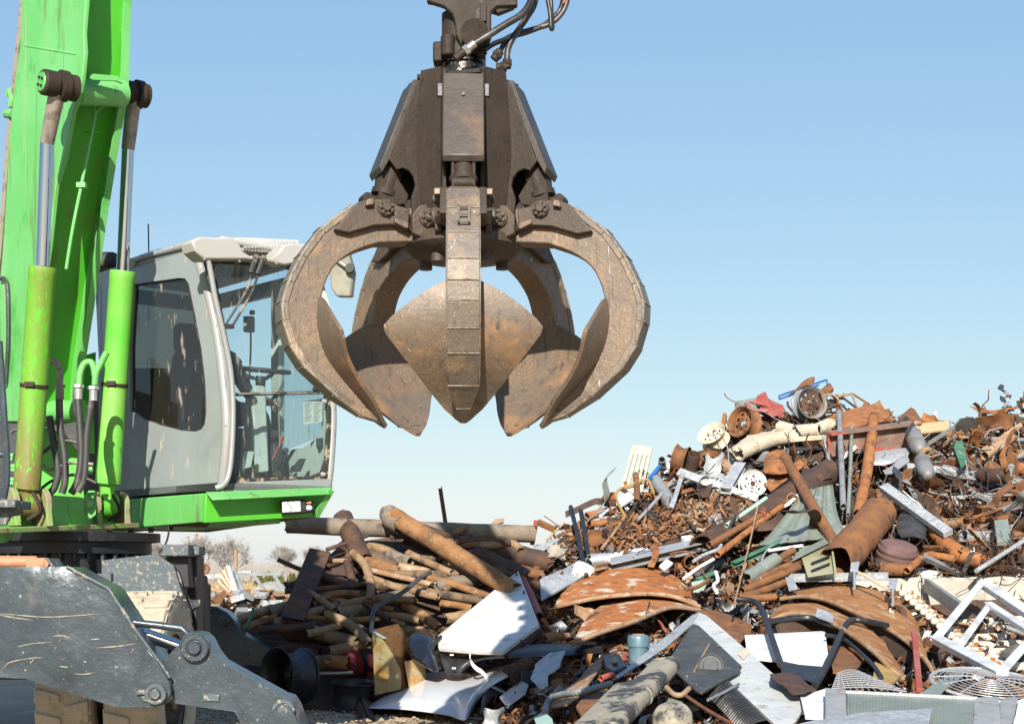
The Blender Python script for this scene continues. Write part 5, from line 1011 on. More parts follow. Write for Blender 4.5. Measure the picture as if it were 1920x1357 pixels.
fd = lofted([[(690, 1322, 0), (735, 1296, .1), (782, 1266, .15), (832, 1258, .15), (882, 1262, .15), (922, 1253, .12), (978, 1238, .05), (1004, 1241, 0)],
             [(692, 1325, .25), (745, 1312, .5), (795, 1298, .6), (840, 1288, .62), (885, 1284, .55), (915, 1276, .45), (950, 1262, .3), (985, 1252, .2)],
             [(694, 1327, .3), (748, 1328, .55), (796, 1333, .62), (840, 1340, .6), (872, 1349, .52), (886, 1330, .42), (908, 1298, .35), (940, 1274, .3)]], .006, 'fender_white', 'white car fender with wheel arch lying on the dirt', 0, 'car_fender', 'car fender', 40, 12)
lofted([[(905, 1300, .38), (925, 1275, .3), (960, 1258, .2), (1000, 1246, .1)], [(900, 1340, .3), (925, 1305, .2), (960, 1280, .1), (1000, 1262, .05)]], .01, 'black', 'black wheel-arch liner under the white fender', 0, 'arch_liner', 'liner', 14, 4)
slab([(935, 1305), (978, 1270), (990, 1245), (996, 1265), (985, 1300), (950, 1325)], .008, 'fender_white', 'white inner fender flap with bolt holes under the arch', .22, seg=.12, amp=.03)
bp = thing('car_bumper', 'glossy black plastic car bumper lying across the white fender', 'bumper', hp(800, 1250, .7))
SC['gloss_black'] = M('gloss_black_plastic', (.012, .012, .013), .18, 0, [((.05, .05, .05), 5, .5, .7, 4), ((.16, .14, .12), 14, .66, .75, 5, None, .7)], [(6, .1)], coat=.4)
O(MB().loft([[hp(x, y, o) for x, y, o in r] for r in ([(756, 1212, .75), (763, 1190, .8), (785, 1178, .8), (812, 1180, .7), (828, 1195, .6)], [(758, 1222, .9), (770, 1200, 1.0), (790, 1192, 1.0), (812, 1196, .9), (824, 1206, .7)], [(770, 1234, .85), (790, 1240, 1.0), (805, 1232, 1.0), (815, 1222, .9), (822, 1215, .75)], [(800, 1252, .8), (815, 1258, .9), (832, 1250, .85), (836, 1238, .8), (838, 1225, .75)])], .012, 18, 14), 'corner', SC['gloss_black'], bp, smooth=50)
O(MB().loft([[hp(x, y, o) for x, y, o in r] for r in ([(822, 1212, .75), (860, 1222, .7), (915, 1220, .65), (985, 1208, .6), (1060, 1206, .5), (1130, 1204, .4)], [(826, 1232, .9), (860, 1236, .85), (915, 1230, .8), (985, 1220, .75), (1060, 1216, .6), (1130, 1212, .5)], [(835, 1258, .8), (860, 1262, .75), (900, 1238, .7), (985, 1232, .65), (1060, 1228, .5), (1130, 1222, .4)])], .012, 34, 8), 'cover', SC['black'], bp, smooth=50)
for x, y in ((847, 1227), (882, 1227), (851, 1252)): O(MB().box(hp(x, y, .93), (.035, .012, .014)), 'clip_slot', SC['white'], bp)
O(MB().path([hp(806, 1222, .9), hp(816, 1205, .95), hp(827, 1192, .95)], lambda t: .03 * (1 - .5 * t), n=6), 'mount_tab', SC['black'], bp)
SC['panel_white'] = M('stained_white_panel', (.78, .77, .73), .42, 0, [((.62, .60, .54), 2.2, .46, .62, 5), ((.50, .45, .36), 5, .56, .66, 7, (1.4, 1.4, .3)), ((.20, .18, .16), 26, .67, .72, 5), ((.38, .22, .12), 8, .68, .73, 7)], [(2.4, .35), (9, .1)])
wp_ = thing('white_door_panel', 'large white metal door panel leaning on the pipe pile', 'panel', hp(900, 1215, .5))
P = [hp(971, 1068, .75), hp(1010, 1167, .9), hp(940, 1214, 1.0), hp(895, 1224, 1.05), hp(822, 1215, .95), hp(820, 1190, .85)]; nn = (P[1] - P[0]).cross(P[5] - P[0]).normalized(); nn = nn if nn.y > 0 else -nn; cc = sum(P, V((0, 0, 0))) / 6; P = [p - nn * (p - cc).dot(nn) for p in P]
O(MB().prism(P, nn * .05), 'skin', SC['panel_white'], wp_, bevel=.01); O(MB().prism([P[0] + nn * .05, P[1] + nn * .05, P[2] + nn * .05, P[2] + nn * .09, P[1] + nn * .1, P[0] + nn * .08], V((.02, 0, -.01))), 'torn_edge', SC['rust_dark'], wp_)
for k, t in ((0, .08), (1, .45)): O(MB().box(P[0].lerp(P[1], t) - V((.03, .012, 0)), (.02, .01, .05)), 'hinge_slot', SC['darkmetal'], wp_)
slab([(1012, 1090, .3), (1020, 1085, .3), (1070, 1060, .3), (1096, 1045, .3), (1110, 1042, .3), (1108, 1075, .35), (1060, 1100, .4), (1015, 1125, .4)], .02, 'galv', 'shaded blue-grey sheet behind the white door panel', .3)
pipe(975, 1085, 1010, 1160, 12, 'red', 'faded red pipe standing behind the torn panel edge', .35)
slab([(1002, 1240, .9), (1030, 1221, .8), (1062, 1224, .7), (1048, 1245, .8), (1025, 1258, .95), (1026, 1278, 1.0), (1012, 1290, 1.0), (994, 1270, 1.0)], .012, 'galv', 'bent pale blue metal bracket beside the white fender', .9, name='bent_bracket', cat='bracket', seg=.1, amp=.03)

# ------------------------------------------------------------------ middle
for x1, y1, x2, y2, lb in ((1070, 950, 1100, 1082, 'thick black rod rising from the heap with rounded tip, nearer the pipes'), (1089, 957, 1107, 1072, 'second black rod standing just beside the first, slightly shorter')):
    rod([(x1, y1), ((x1 * .6 + x2 * .4) + 1, y1 * .6 + y2 * .4), (x2, y2)], 4.4, 'black', lb, .45, smooth=False)
al = beam_px(1140, 1060, 1330, 1017, 30, 17, 'alu', 'long aluminium channel lying under the rusty strip clippings', .45, name='aluminium_channel', cat='channel', prof='channel')
pipe(1105, 1052, 1143, 1048, 13, 'alu', 'short shiny metal sleeve at the end of the aluminium channel', .5, name='metal_sleeve')
slab([(1118, 1040), (1230, 1022), (1232, 1030), (1140, 1052)], .01, 'white', 'thin white strip lying above the aluminium channel', .4)
beam_px(1293, 1014, 1286, 1008, 22, 10, 'white', 'small white bracket atop the aluminium channel', .5)
lofted([[(1213, 1020, .5), (1222, 1030, .6), (1222, 1045, .62), (1214, 1062, .6)], [(1228, 1020, .5), (1236, 1032, .6), (1232, 1050, .62), (1226, 1064, .6)]], .006, 'rust_orange', 'rust orange strap draped over the aluminium channel', .5, 'rusty_strap', 'strap', 12, 2)
SC['ring_rust'] = M('ring_rust_with_lime', (.36, .125, .04), .9, 0, [((.45, .18, .065), 5, .42, .62, 6), ((.17, .07, .035), 8, .52, .68, 7), ((.62, .54, .42), 4.5, .55, .62, 7, (1, 1, 1.8)), ((.45, .36, .26), 30, .62, .70, 4)], [(12, .4), (70, .5)])
def ring_thing(nm, label, rows, lip, cat='ring section'):
    t = thing(nm, label, cat, hp(rows[-1][0][0], rows[-1][0][1], .5))
    O(MB().loft([[hp(*q) for q in r] for r in rows], .03, 36, 8, .012, 5), 'shell', SC['ring_rust'], t, smooth=50); O(MB().path([hp(*q) for q in lip], .022, n=8), 'rim_lip', SC['rust_pale'], t); return t
ring_thing('rusty_ring_section', 'upper of two rust orange curved ring sections lying mid-heap', [[(1083, 1086, .3), (1136, 1069, .4), (1202, 1064, .45), (1258, 1076, .4), (1300, 1112, .3)], [(1055, 1112, .5), (1125, 1097, .75), (1202, 1090, .85), (1262, 1100, .7), (1306, 1126, .4)], [(1040, 1137, .6), (1118, 1120, .9), (1202, 1112, 1.0), (1262, 1117, .85), (1312, 1136, .45)]],
           [(1040, 1138, .62), (1118, 1121, .93), (1202, 1113, 1.03), (1262, 1118, .88), (1312, 1137, .47)])
ring_thing('rusty_ring_section', 'lower whitish-crusted rust ring section beneath the orange one', [[(1132, 1130, .5), (1180, 1122, .65), (1230, 1121, .65), (1275, 1126, .5), (1312, 1140, .35)], [(1098, 1160, .8), (1160, 1145, 1.0), (1225, 1136, 1.0), (1270, 1134, .8), (1312, 1142, .5)], [(1072, 1206, .9), (1115, 1188, 1.1), (1190, 1163, 1.15), (1255, 1138, 1.0), (1312, 1143, .6)]],
           [(1072, 1207, .92), (1115, 1189, 1.13), (1190, 1164, 1.18), (1255, 1139, 1.02), (1312, 1144, .62)])
mo = thing('electric_motor_can', 'small blue-grey round capped can below the rust ring', 'motor can', hp(1197, 1235, .7)); c = hp(1197, 1232, .75)
O(MB().lathe([(0, .19), (.07, .19), (.088, .18), (.094, .16), (.094, .09), (.084, .085), (.084, -.05), (0, -.05)], c, UP, 28), 'can', M('blue_grey_can', (.12, .19, .22), .45, .1, [((.2, .27, .3), 9, .5, .66, 4)], [(30, .1)]), mo)
O(MB().lathe([(0, .20), (.05, .198), (.06, .19)], c, UP, 20), 'cap', SC['rust_pale'], mo)

# air conditioner: long white side, dark cover, fins, compressor barrels
ac = thing('air_conditioner', 'broken grey-white air conditioner casing with black cover and finned coil', 'air conditioner', hp(1380, 1340, 1.0))
def facet(pts, th, mat, nm, par=ac, bevel=.006):
    P = [hp(x, y, o) for x, y, o in pts]; n = V((0, 0, 0))
    for i in range(len(P)): n += (P[i] - P[0]).cross(P[(i + 1) % len(P)] - P[0])
    n.normalize(); n = n if n.y > 0 else -n; c = sum(P, V((0, 0, 0))) / len(P); P = [p - n * (p - c).dot(n) * .9 for p in P]
    return O(MB().prism(P, n * th), nm, mat, par, bevel=bevel)
off_white = M('dusty_appliance_white', (.66, .66, .63), .45, 0, [((.56, .56, .53), 3, .42, .62, 5), ((.40, .35, .28), 6, .57, .68, 7, (1.3, 1.3, .5)), ((.20, .18, .16), 28, .66, .71, 5), ((.36, .20, .10), 8, .67, .72, 7)], [(2.6, .35), (9, .12)])
facet([(1311, 1145, 1.0), (1326, 1153, 1.0), (1394, 1213, 1.1), (1512, 1318, 1.2), (1494, 1347, 1.25), (1470, 1372, 1.25), (1366, 1276, 1.2), (1296, 1166, 1.1)], .03, off_white, 'side_panel')
facet([(1312, 1144, 1.02), (1296, 1152, 1.05), (1200, 1232, 1.15), (1146, 1272, 1.2), (1160, 1266, 1.25), (1250, 1212, 1.2), (1300, 1168, 1.13)], .02, SC['galv'], 'top_edge')
facet([(1398, 1214, 1.13), (1408, 1222, 1.13), (1394, 1236, 1.16), (1383, 1226, 1.16)], -.004, SC['cream'], 'tape')
cp = facet([(1299, 1168, 1.35), (1311, 1172, 1.35), (1391, 1246, 1.45), (1388, 1252, 1.45), (1316, 1297, 1.55), (1308, 1294, 1.55), (1249, 1241, 1.45)], .03, M('charcoal_cover', (.055, .057, .055), .6, 0, [((.10, .10, .09), 6, .45, .66, 5), ((.2, .17, .13), 20, .64, .74, 5)], [(30, .2)]), 'fan_cover', bevel=.01)
cc = hp(1332, 1248, 1.52); nn = V((-.1, -.9, .45)).normalized(); O(MB().lathe([(.10, 0), (.10, .012), (.09, .016), (.085, .006), (.06, .006), (.055, .014), (0, .014)], cc, nn, 30), 'fan_boss', MATS['charcoal_cover'], cp)
O(MB().beam(hp(1302, 1258, 1.53), hp(1330, 1208, 1.46), .012, .02), 'cover_rib', SC['rust_pale'], cp)
for x, y in ((1347, 1210), (1288, 1267), (1306, 1284), (1313, 1290)): O(MB().tube(hp(x, y, 1.53), hp(x, y, 1.47), .009, n=8), 'screw', SC['darkmetal'], cp)
fi = MB()
for k in range(24):
    t = k / 23; a0 = hp(lerp(1330, 1402, t), lerp(1300, 1372, t), 1.25); 
    fi.path([hp(lerp(1326, 1396, t) - 2, lerp(1300, 1376, t), 1.15), hp(lerp(1342, 1412, t), lerp(1282, 1355, t), 1.4), hp(lerp(1362, 1436, t), lerp(1272, 1348, t), 1.3)], .0075, n=5, k=4)
O(fi, 'coil_fins', SC['darkmetal'], ac)
O(MB().path([hp(1327, 1312, 1.45), hp(1360, 1296, 1.48), hp(1385, 1282, 1.35)], .012, n=6), 'coil_strap', SC['grey'], ac)
mott = M('mottled_grey_shell', (.36, .32, .25), .75, .1, [((.06, .06, .055), 3.4, .50, .57, 5), ((.40, .36, .29), 7, .55, .68, 5), ((.16, .15, .13), 14, .6, .7, 5)], [(20, .3)])
def rr_box(w, h, q=6):
    r = h * .42; out = []
    for cx, cy, a0 in ((w / 2 - r, h / 2 - r, 0), (-w / 2 + r, h / 2 - r, 90), (-w / 2 + r, -h / 2 + r, 180), (w / 2 - r, -h / 2 + r, 270)):
        out += [(cx + r * math.cos(math.radians(a0 + 90 * i / q)), cy + r * math.sin(math.radians(a0 + 90 * i / q))) for i in range(q + 1)]
    return out
a, b = hp(1250, 1246, 1.45), hp(1122, 1378, 1.5); O(MB().extr(rr_box(.24, .13), a, b, V((-.3, -.5, .8)).normalized()), 'muffler_box', mott, ac, bevel=.012)
for t in (.02, .5, .97): q_ = a.lerp(b, t); O(MB().extr(rr_box(.256, .146), q_, q_ + (b - a).normalized() * .02, V((-.3, -.5, .8)).normalized()), 'muffler_seam', mott, ac, bevel=.004)
a, b = hp(1172, 1290, 1.5), hp(1088, 1376, 1.6); O(MB().extr(rr_box(.18, .10), a, b, V((-.3, -.5, .8)).normalized()), 'muffler_box', mott, ac, bevel=.012)
c = hp(1262, 1362, 1.5); O(MB().lathe([(0, .15), (.06, .148), (.11, .13), (.13, .10), (.135, 0), (.15, -.02), (.15, -.12)], c, V((-.1, -.45, .9)), 30), 'compressor', mott, ac)
mesh_m = MB()
for k in range(14): mesh_m.path([hp(1165 + k * 8, 1290 - k * 3.6, 1.2), hp(1178 + k * 8, 1320 - k * 3.6, 1.25)], .003, n=4, smooth=False)
for k in range(7): mesh_m.path([hp(1165 + k * 2, 1290 + k * 4.4, 1.2), hp(1275 + k * 2, 1242 + k * 4.4, 1.2)], .003, n=4, smooth=False)
O(mesh_m, 'wire_mesh', SC['black'], ac)
rod([(1250, 1288), (1262, 1300), (1278, 1302), (1292, 1290)], 5, 'rust_pale', 'bent tan tube hooked below the black cover', 1.6, name='bent_tube', cat='tube')
rod([(1286, 1304), (1325, 1330), (1372, 1356)], 3.6, 'copper', 'straight copper tube slanting below the black cover', 1.65, name='copper_tube', cat='tube')
cd_ = [(1022, 1336), (1030, 1312), (1052, 1302), (1090, 1296), (1120, 1288), (1145, 1281)]
O(MB().path([hp(x, y, 1.2) for x, y in cd_], lambda t: .026 + .003 * math.sin(t * 260), n=10, k=16), 'flexible_conduit', SC['grey'], label='grey ribbed flexible conduit curving over brown panels', cat='conduit')
slab([(1132, 1228, 1.0), (1128, 1246, 1.1), (1092, 1292, 1.2), (1060, 1318, 1.2), (1012, 1326, 1.2), (1030, 1304, 1.1), (1080, 1268, 1.0)], .015, 'rust_pale', 'pinkish-brown flat panel leaning beside the conduit', 1.0)
slab([(1100, 1300, 1.1), (1125, 1290, 1.1), (1130, 1330, 1.2), (1095, 1345, 1.2), (1080, 1325, 1.2)], .02, 'rust', 'round-cornered brown dish behind the muffler drums', 1.1, seg=.1, amp=.03)
slab([(1130, 1228, 1.2), (1160, 1224, 1.2), (1176, 1246, 1.25), (1152, 1258, 1.3), (1136, 1246, 1.3)], .05, 'black', 'small black control box with yellow stickers', 1.2, name='control_box', cat='box')
slab([(1146, 1232, 1.36), (1156, 1230, 1.36), (1160, 1240, 1.36), (1150, 1243, 1.36)], -.003, 'yellow', 'upper yellow sticker on the small black control box', 1.36, name='sticker', cat='sticker', bevel=0)
pipe(1126, 1272, 1150, 1265, 6, 'red', 'small red cylinder beside the control box', 1.3, name='capacitor', cat='capacitor')
slab([(1300, 1150, .7), (1330, 1140, .6), (1385, 1155, .5), (1410, 1170, .5), (1405, 1200, .6), (1380, 1210, .8)], .012, 'rust', 'crumpled rust sheet behind the white casing', .6, seg=.1, amp=.06)
slab([(1000, 1342), (1018, 1330), (1035, 1345), (1040, 1375), (1012, 1375)], .01, 'mint', 'small mint green plate at the bottom edge', 1.3)
slab([(1200, 1225, .9), (1222, 1200, .9), (1232, 1215, .9), (1215, 1250, 1.0)], .01, 'galv', 'pale folded sheet next to the blue-grey can', .9)

# white siding, chair frame, hose, dished heads
SC['siding_white'] = M('white_siding', (.82, .81, .78), .5, 0, [((.72, .70, .65), 4, .5, .7, 5), ((.4, .3, .2), 12, .7, .76, 5)], [(6, .05)])
rows = []
for k in range(9):
    t = k / 8; o = .9 + (.035 if k % 2 else 0); rows.append([(1396 + t * 6, 1190 + t * 44, o), (1470 + t * 6, 1186 + t * 56, o), (1547 + t * 9, 1182 + t * 68, o)])
lofted(rows, .008, 'siding_white', 'ribbed white siding panel behind the black tube frame', .9, 'siding_panel', 'panel', 12, 32)
chf = thing('tube_frame', 'bent black tubular chair frame on the white panel', 'chair frame', hp(1500, 1260, 1.2))
for pts in ([(1376, 1122), (1412, 1127), (1428, 1142), (1437, 1166), (1450, 1205), (1464, 1246)], [(1437, 1166), (1480, 1160), (1517, 1158), (1545, 1165), (1572, 1174)], [(1664, 1173), (1630, 1165), (1600, 1162), (1586, 1172), (1565, 1215), (1542, 1262), (1528, 1284)]):
    O(MB().path([hp(x, y, 1.35) for x, y in pts], .028, n=10), 'tube', SC['black'], chf)
O(MB().prism([hp(1462, 1240, 1.3), hp(1500, 1248, 1.3), hp(1546, 1252, 1.3), hp(1532, 1282, 1.35), hp(1500, 1272, 1.35), hp(1466, 1262, 1.35)], V((0, .05, .01))), 'cross_plate', SC['black'], chf, bevel=.006)
rod([(1548, 1190), (1580, 1197), (1612, 1222), (1638, 1248), (1653, 1270)], 4, 'black', 'black hose arching before the rusty dished heads', 1.2, name='hose', cat='hose')
SC['head_rust'] = M('tan_rust_head', (.36, .18, .075), .88, 0, [((.27, .115, .042), 4, .42, .62, 6), ((.46, .33, .20), 7, .54, .66, 6), ((.16, .08, .045), 9, .60, .70, 7), ((.6, .52, .42), 34, .66, .74, 4)], [(12, .35), (70, .5)])
def dished(label, rows, inner, lip):
    t = thing('dished_tank_head', label, 'tank head', hp(rows[-1][0][0], rows[-1][0][1], .6))
    O(MB().loft([[hp(*q) for q in r] for r in rows], .03, 40, 10, .012, 5), 'shell', SC['head_rust'], t, smooth=50)
    O(MB().loft([[hp(*q) for q in r] for r in inner], .02, 30, 6), 'inside', SC['rust_dark'], t, smooth=50); O(MB().path([hp(*q) for q in lip], .02, n=8), 'rim_lip', SC['rust_pale'], t)
dished('upper large rusty dished tank head with brackets casting shadows on it', [[(1466, 1116, .2), (1490, 1106, .3), (1545, 1096, .4), (1602, 1095, .4), (1660, 1114, .4), (1702, 1142, .35), (1722, 1172, .3), (1724, 1196, .3)], [(1465, 1118, .5), (1495, 1110, .7), (1545, 1106, .85), (1600, 1118, .9), (1655, 1142, .9), (1698, 1170, .8), (1724, 1200, .6), (1736, 1225, .5)], [(1464, 1122, .6), (1505, 1117, .9), (1550, 1124, 1.1), (1602, 1146, 1.2), (1655, 1172, 1.2), (1698, 1200, 1.05), (1732, 1232, .8), (1748, 1254, .6)]],
       [[(1470, 1124, .55), (1550, 1130, .9), (1655, 1180, 1.0), (1745, 1256, .5)], [(1480, 1150, .2), (1560, 1165, .3), (1650, 1215, .4), (1730, 1262, .2)]], [(1464, 1123, .62), (1505, 1118, .93), (1550, 1125, 1.13), (1602, 1147, 1.23), (1655, 1173, 1.23), (1698, 1201, 1.08), (1732, 1233, .83), (1748, 1255, .63)])
dished('lower rusty dished tank head nested under the upper one', [[(1446, 1150, .6), (1466, 1134, .7), (1500, 1130, .8), (1540, 1134, .85), (1600, 1160, .9), (1650, 1196, .9), (1682, 1240, .8), (1698, 1268, .7)], [(1444, 1156, .8), (1470, 1140, 1.0), (1505, 1140, 1.1), (1545, 1148, 1.2), (1598, 1176, 1.25), (1645, 1210, 1.2), (1676, 1246, 1.0), (1697, 1270, .8)], [(1445, 1162, .9), (1475, 1150, 1.15), (1510, 1150, 1.3), (1552, 1162, 1.4), (1598, 1190, 1.4), (1640, 1222, 1.35), (1670, 1252, 1.1), (1694, 1272, .85)]],
       [[(1450, 1164, .8), (1552, 1168, 1.1), (1640, 1228, 1.1), (1690, 1272, .7)], [(1460, 1190, .3), (1560, 1200, .4), (1630, 1245, .4), (1680, 1275, .3)]], [(1445, 1163, .92), (1475, 1151, 1.17), (1510, 1151, 1.32), (1552, 1163, 1.42), (1598, 1191, 1.42), (1640, 1223, 1.37), (1670, 1253, 1.12), (1694, 1273, .87)])
slab([(1552, 1210, .9), (1634, 1214, .9), (1600, 1262, 1.0), (1562, 1258, 1.0)], .02, 'rust', 'brown angled bracket plate under the dished heads', .9)
beam_px(1714, 1186, 1724, 1294, 11, 8, 'red', 'bright red bar standing before the dished heads', 1.45, 1.2, name='red_bar')
slab([(1640, 1242, 1.1), (1690, 1268, 1.1), (1660, 1290, 1.2), (1636, 1285, 1.2)], .02, 'yellow', 'yellow-orange plate below the dished heads', 1.1)
lofted([[(1532, 1141, 1.5), (1548, 1146, 1.5), (1562, 1154, 1.5)], [(1527, 1152, 1.52), (1540, 1160, 1.52), (1558, 1168, 1.52)]], .006, 'galv', 'small crumpled grey strip lying on the lower dished head', 1.5, 'crumpled_strip', 'strip', 8, 3, .03)
# angle brackets on top of the heads
gb = thing('galvanised_bracket_frame', 'pale galvanised angle frame with short legs above the dished heads', 'bracket frame', hp(1570, 1085, .9))
O(MB().extr([(-.05, -.03), (.05, -.03), (.05, -.024), (-.044, -.024), (-.044, .03), (-.05, .03)], hp(1478, 1083, .9), hp(1668, 1080, .9), V((0, -.3, 1)).normalized()), 'rail', SC['galv'], gb)
O(MB().prism([hp(1472, 1082, 1.0), hp(1486, 1080, 1.0), hp(1497, 1104, 1.05), hp(1480, 1108, 1.05)], V((0, .012, 0))), 'leg', SC['galv'], gb, bevel=.003)
for x, y in ((1604, 1062), (1676, 1094)): O(MB().prism([hp(x - 8, y - 8, 1.3), hp(x + 8, y - 10, 1.3), hp(x + 4, y + 10, 1.3), hp(x - 10, y + 10, 1.3)], V((0, .012, 0))).path([hp(x - 2, y + 6, 1.28), hp(x - 2, y + 40, 1.25)], .012, n=6), 'bracket_plate', SC['galv'], gb)
O(MB().beam(hp(1608, 1072, 1.25), hp(1668, 1106, 1.25), .03, .02), 'tie_bar', SC['cream'], gb)

# cast iron radiators: every section a piece
SC['rad_cream'] = M('cream_radiator_enamel', (.74, .66, .53), .6, 0, [((.66, .56, .41), 7, .45, .65, 5), ((.40, .17, .06), 9, .63, .70, 7, None, .9)], [(20, .25)])
ra = thing('cast_iron_radiator', 'cream cast iron radiator with rust-ended sections leaning by the wall', 'radiator', hp(1790, 1250, .4))
for k in range(18):
    t = k / 17; x, y = lerp(1692, 1862, t), lerp(1112, 1262, t); o = lerp(.35, .7, t); a = hp(x, y, o); L_ = px2m(lerp(26, 44, t), a.y); r = px2m(7.2, a.y); e = a + V((L_, .25, -.012 * k * .1))
    s = O(MB().lathe([(0, -r * 1.0), (r * .6, -r * .85), (r * 1.05, -r * .2), (r * 1.1, r * .6), (r * .8, r * 1.6), (r * .78, (e - a).length * .55), (r * .95, (e - a).length * .62), (r * .9, (e - a).length * .8)], a, e - a, 12), 'section', SC['rad_cream'], ra)
    O(MB().box(a.lerp(e, .93) + V((0, -.01, 0)), (L_ * .5, .05, r * 1.25)), 'section_end', SC['rust_orange'], s, bevel=.004)
rb_ = thing('cast_iron_radiator', 'second cream radiator lying flat between the wall and the white frame', 'radiator', hp(1860, 1200, .3))
for k in range(7):
    x0, y0 = 1766 + k * 17, 1172 + k * 13; a = hp(x0, y0, .1 + k * .03); b = hp(x0 + 150, y0 - 10 + k * 2, -.2 + k * .05)
    O(MB().tube(a, b, .045, n=12).tube(a.lerp(b, .02), a.lerp(b, .08), .056, n=12).tube(a.lerp(b, .5), a.lerp(b, .56), .052, n=12), 'section', SC['rad_cream'], rb_)
wf = thing('white_steel_frame', 'white painted rectangular steel frame standing on one corner', 'frame', hp(1820, 1250, .9))
wfm = M('white_frame_paint', (.70, .71, .71), .4, 0, [((.55, .54, .51), 4, .48, .64, 5), ((.38, .30, .22), 9, .62, .70, 7), ((.18, .16, .14), 34, .68, .73, 4)], [(8, .05)])
for nm, x1, y1, o1, x2, y2, o2, w, h in (('rail', 1842, 1090, .9, 1752, 1200, 1.2, .07, .05), ('rail', 1752, 1196, 1.2, 1880, 1262, 1.4, .10, .06), ('rail', 1842, 1092, .9, 1990, 1190, 1.1, .12, .06), ('cross_bar', 1852, 1138, .95, 1802, 1206, 1.2, .06, .05), ('cross_bar', 1946, 1182, 1.1, 1878, 1258, 1.4, .07, .05), ('inner_rail', 1852, 1132, 1.0, 1980, 1215, 1.15, .08, .05)):
    O(MB().beam(hp(x1, y1, o1), hp(x2, y2, o2), w, h, V((0, -1, .3)).normalized()), nm, wfm, wf, bevel=.006)
beam_px(1736, 1096, 1802, 1142, 8, 26, 'grey', 'dark grey flat bar leaning on the concrete wall', .3, .5, name='flat_bar')
# fan guard of rings and spokes
fg = thing('fan_guard', 'round chrome wire fan guard lying at the lower right edge', 'fan guard', hp(1850, 1300, 1.1)); c = hp(1856, 1282, 1.2); ax = V((.05, -.22, .97)).normalized(); u, v, d = frame(ax)
def gpt(r, a): return c + (u * math.cos(a) + v * math.sin(a)) * r + d * (.05 * (1 - (r / .42) ** 2))
for r in [.06 + i * .04 for i in range(10)]: O(MB().path([gpt(r, k * math.pi / 20) for k in range(41)], .0042, n=5, smooth=False), 'ring_wire', SC['alu'], fg)
for k in range(12): O(MB().path([gpt(.05, k * math.pi / 6), gpt(.22, k * math.pi / 6), gpt(.42, k * math.pi / 6)], .005, n=5), 'spoke', SC['alu'], fg)
O(MB().path([gpt(.44, k * math.pi / 20) for k in range(41)], .014, n=6, smooth=False), 'outer_ring', SC['galv'], fg)
gs = thing('wire_shelf', 'bent chrome wire shelf lying below the black hose', 'wire shelf', hp(1620, 1290, 1.4)); q = [hp(1570, 1262, 1.35), hp(1612, 1258, 1.3), hp(1700, 1296, 1.4), hp(1560, 1290, 1.5)]
for k in range(9): t = k / 8; O(MB().path([q[0].lerp(q[3], t), q[0].lerp(q[3], t).lerp(q[1].lerp(q[2], t), .5) + UP * .02, q[1].lerp(q[2], t)], .005, n=5), 'wire', SC['alu'], gs)
for k in range(13): t = k / 12; O(MB().path([q[0].lerp(q[1], t), q[3].lerp(q[2], t)], .004, n=5, smooth=False), 'cross_wire', SC['alu'], gs)
slab([(1712, 1306, 1.35), (1740, 1290, 1.3), (1770, 1265, 1.25), (1806, 1246, 1.2), (1808, 1262, 1.2), (1770, 1295, 1.3), (1752, 1312, 1.4)], .008, 'sage', 'grey-green triangular sheet behind the condenser coil', 1.3, seg=.12, amp=.02)
# condenser coil
co = thing('condenser_coil', 'silver finned condenser coil with rusty end posts at the bottom', 'condenser coil', hp(1690, 1350, 1.6))
def qd(x0, y0, x1, y1, x2, y2, x3, y3, o, th, m, nm, par=co): return O(MB().prism([hp(x0, y0, o), hp(x1, y1, o), hp(x2, y2, o + .1), hp(x3, y3, o + .1)], V((0, th, 0))), nm, m, par, bevel=.005)
gst = M('rust_streaked_galvanised', (.50, .49, .46), .5, .3, [((.42, .20, .08), 4, .58, .66, 6, (2, 2, .4)), ((.40, .39, .37), 7, .45, .65, 4)], [(10, .1)])
qd(1550, 1290, 1586, 1292, 1588, 1372, 1550, 1372, 1.75, .06, gst, 'end_post'); qd(1832, 1308, 1874, 1306, 1876, 1372, 1828, 1372, 1.75, .06, gst, 'end_post'); qd(1880, 1310, 1908, 1306, 1900, 1372, 1876, 1372, 1.6, .06, gst, 'side_plate')
O(MB().beam(hp(1586, 1296, 1.72), hp(1832, 1308, 1.72), .05, .02), 'top_rail', SC['galv'], co)
fs_ = MB()
O(MB().prism([hp(1588, 1300, 1.6), hp(1830, 1310, 1.6), hp(1830, 1376, 1.68), hp(1588, 1376, 1.68)], V((0, .04, 0))), 'dark_gap_backing', SC['darkmetal'], co)  # dark sheet added so the gaps between fins look shaded
for k in range(56):
    x = 1590 + k * 4.3; a = hp(x, 1298 + (x - 1589) * .045, 1.70); b = hp(x, 1376, 1.78); fs_.add([a, b, b + V((0, .05, 0)), a + V((0, .05, 0)), a + V((.008, 0, 0)), b + V((.008, 0, 0))], [(0, 1, 2, 3), (0, 4, 5, 1)])
O(fs_, 'fins', SC['sage'], co, kind='stuff')
for k in range(5): O(MB().tube(hp(1588, 1304 + k * 13, 1.66), hp(1830, 1314 + k * 12, 1.66), .008, n=8), 'coil_tube', SC['alu'], co)
slab([(1440, 1368, 2.0), (1500, 1352, 1.95), (1620, 1338, 1.9), (1748, 1328, 1.9), (1742, 1352, 2.0), (1700, 1400, 2.1), (1440, 1400, 2.1)], .015, 'galv', 'flat pale galvanised sheet along the bottom edge', 2.0)
slab([(1500, 1300, 1.4), (1552, 1290, 1.35), (1552, 1345, 1.5), (1510, 1345, 1.5)], .01, 'siding_white', 'white sheet piece between the casing and the coil', 1.4)
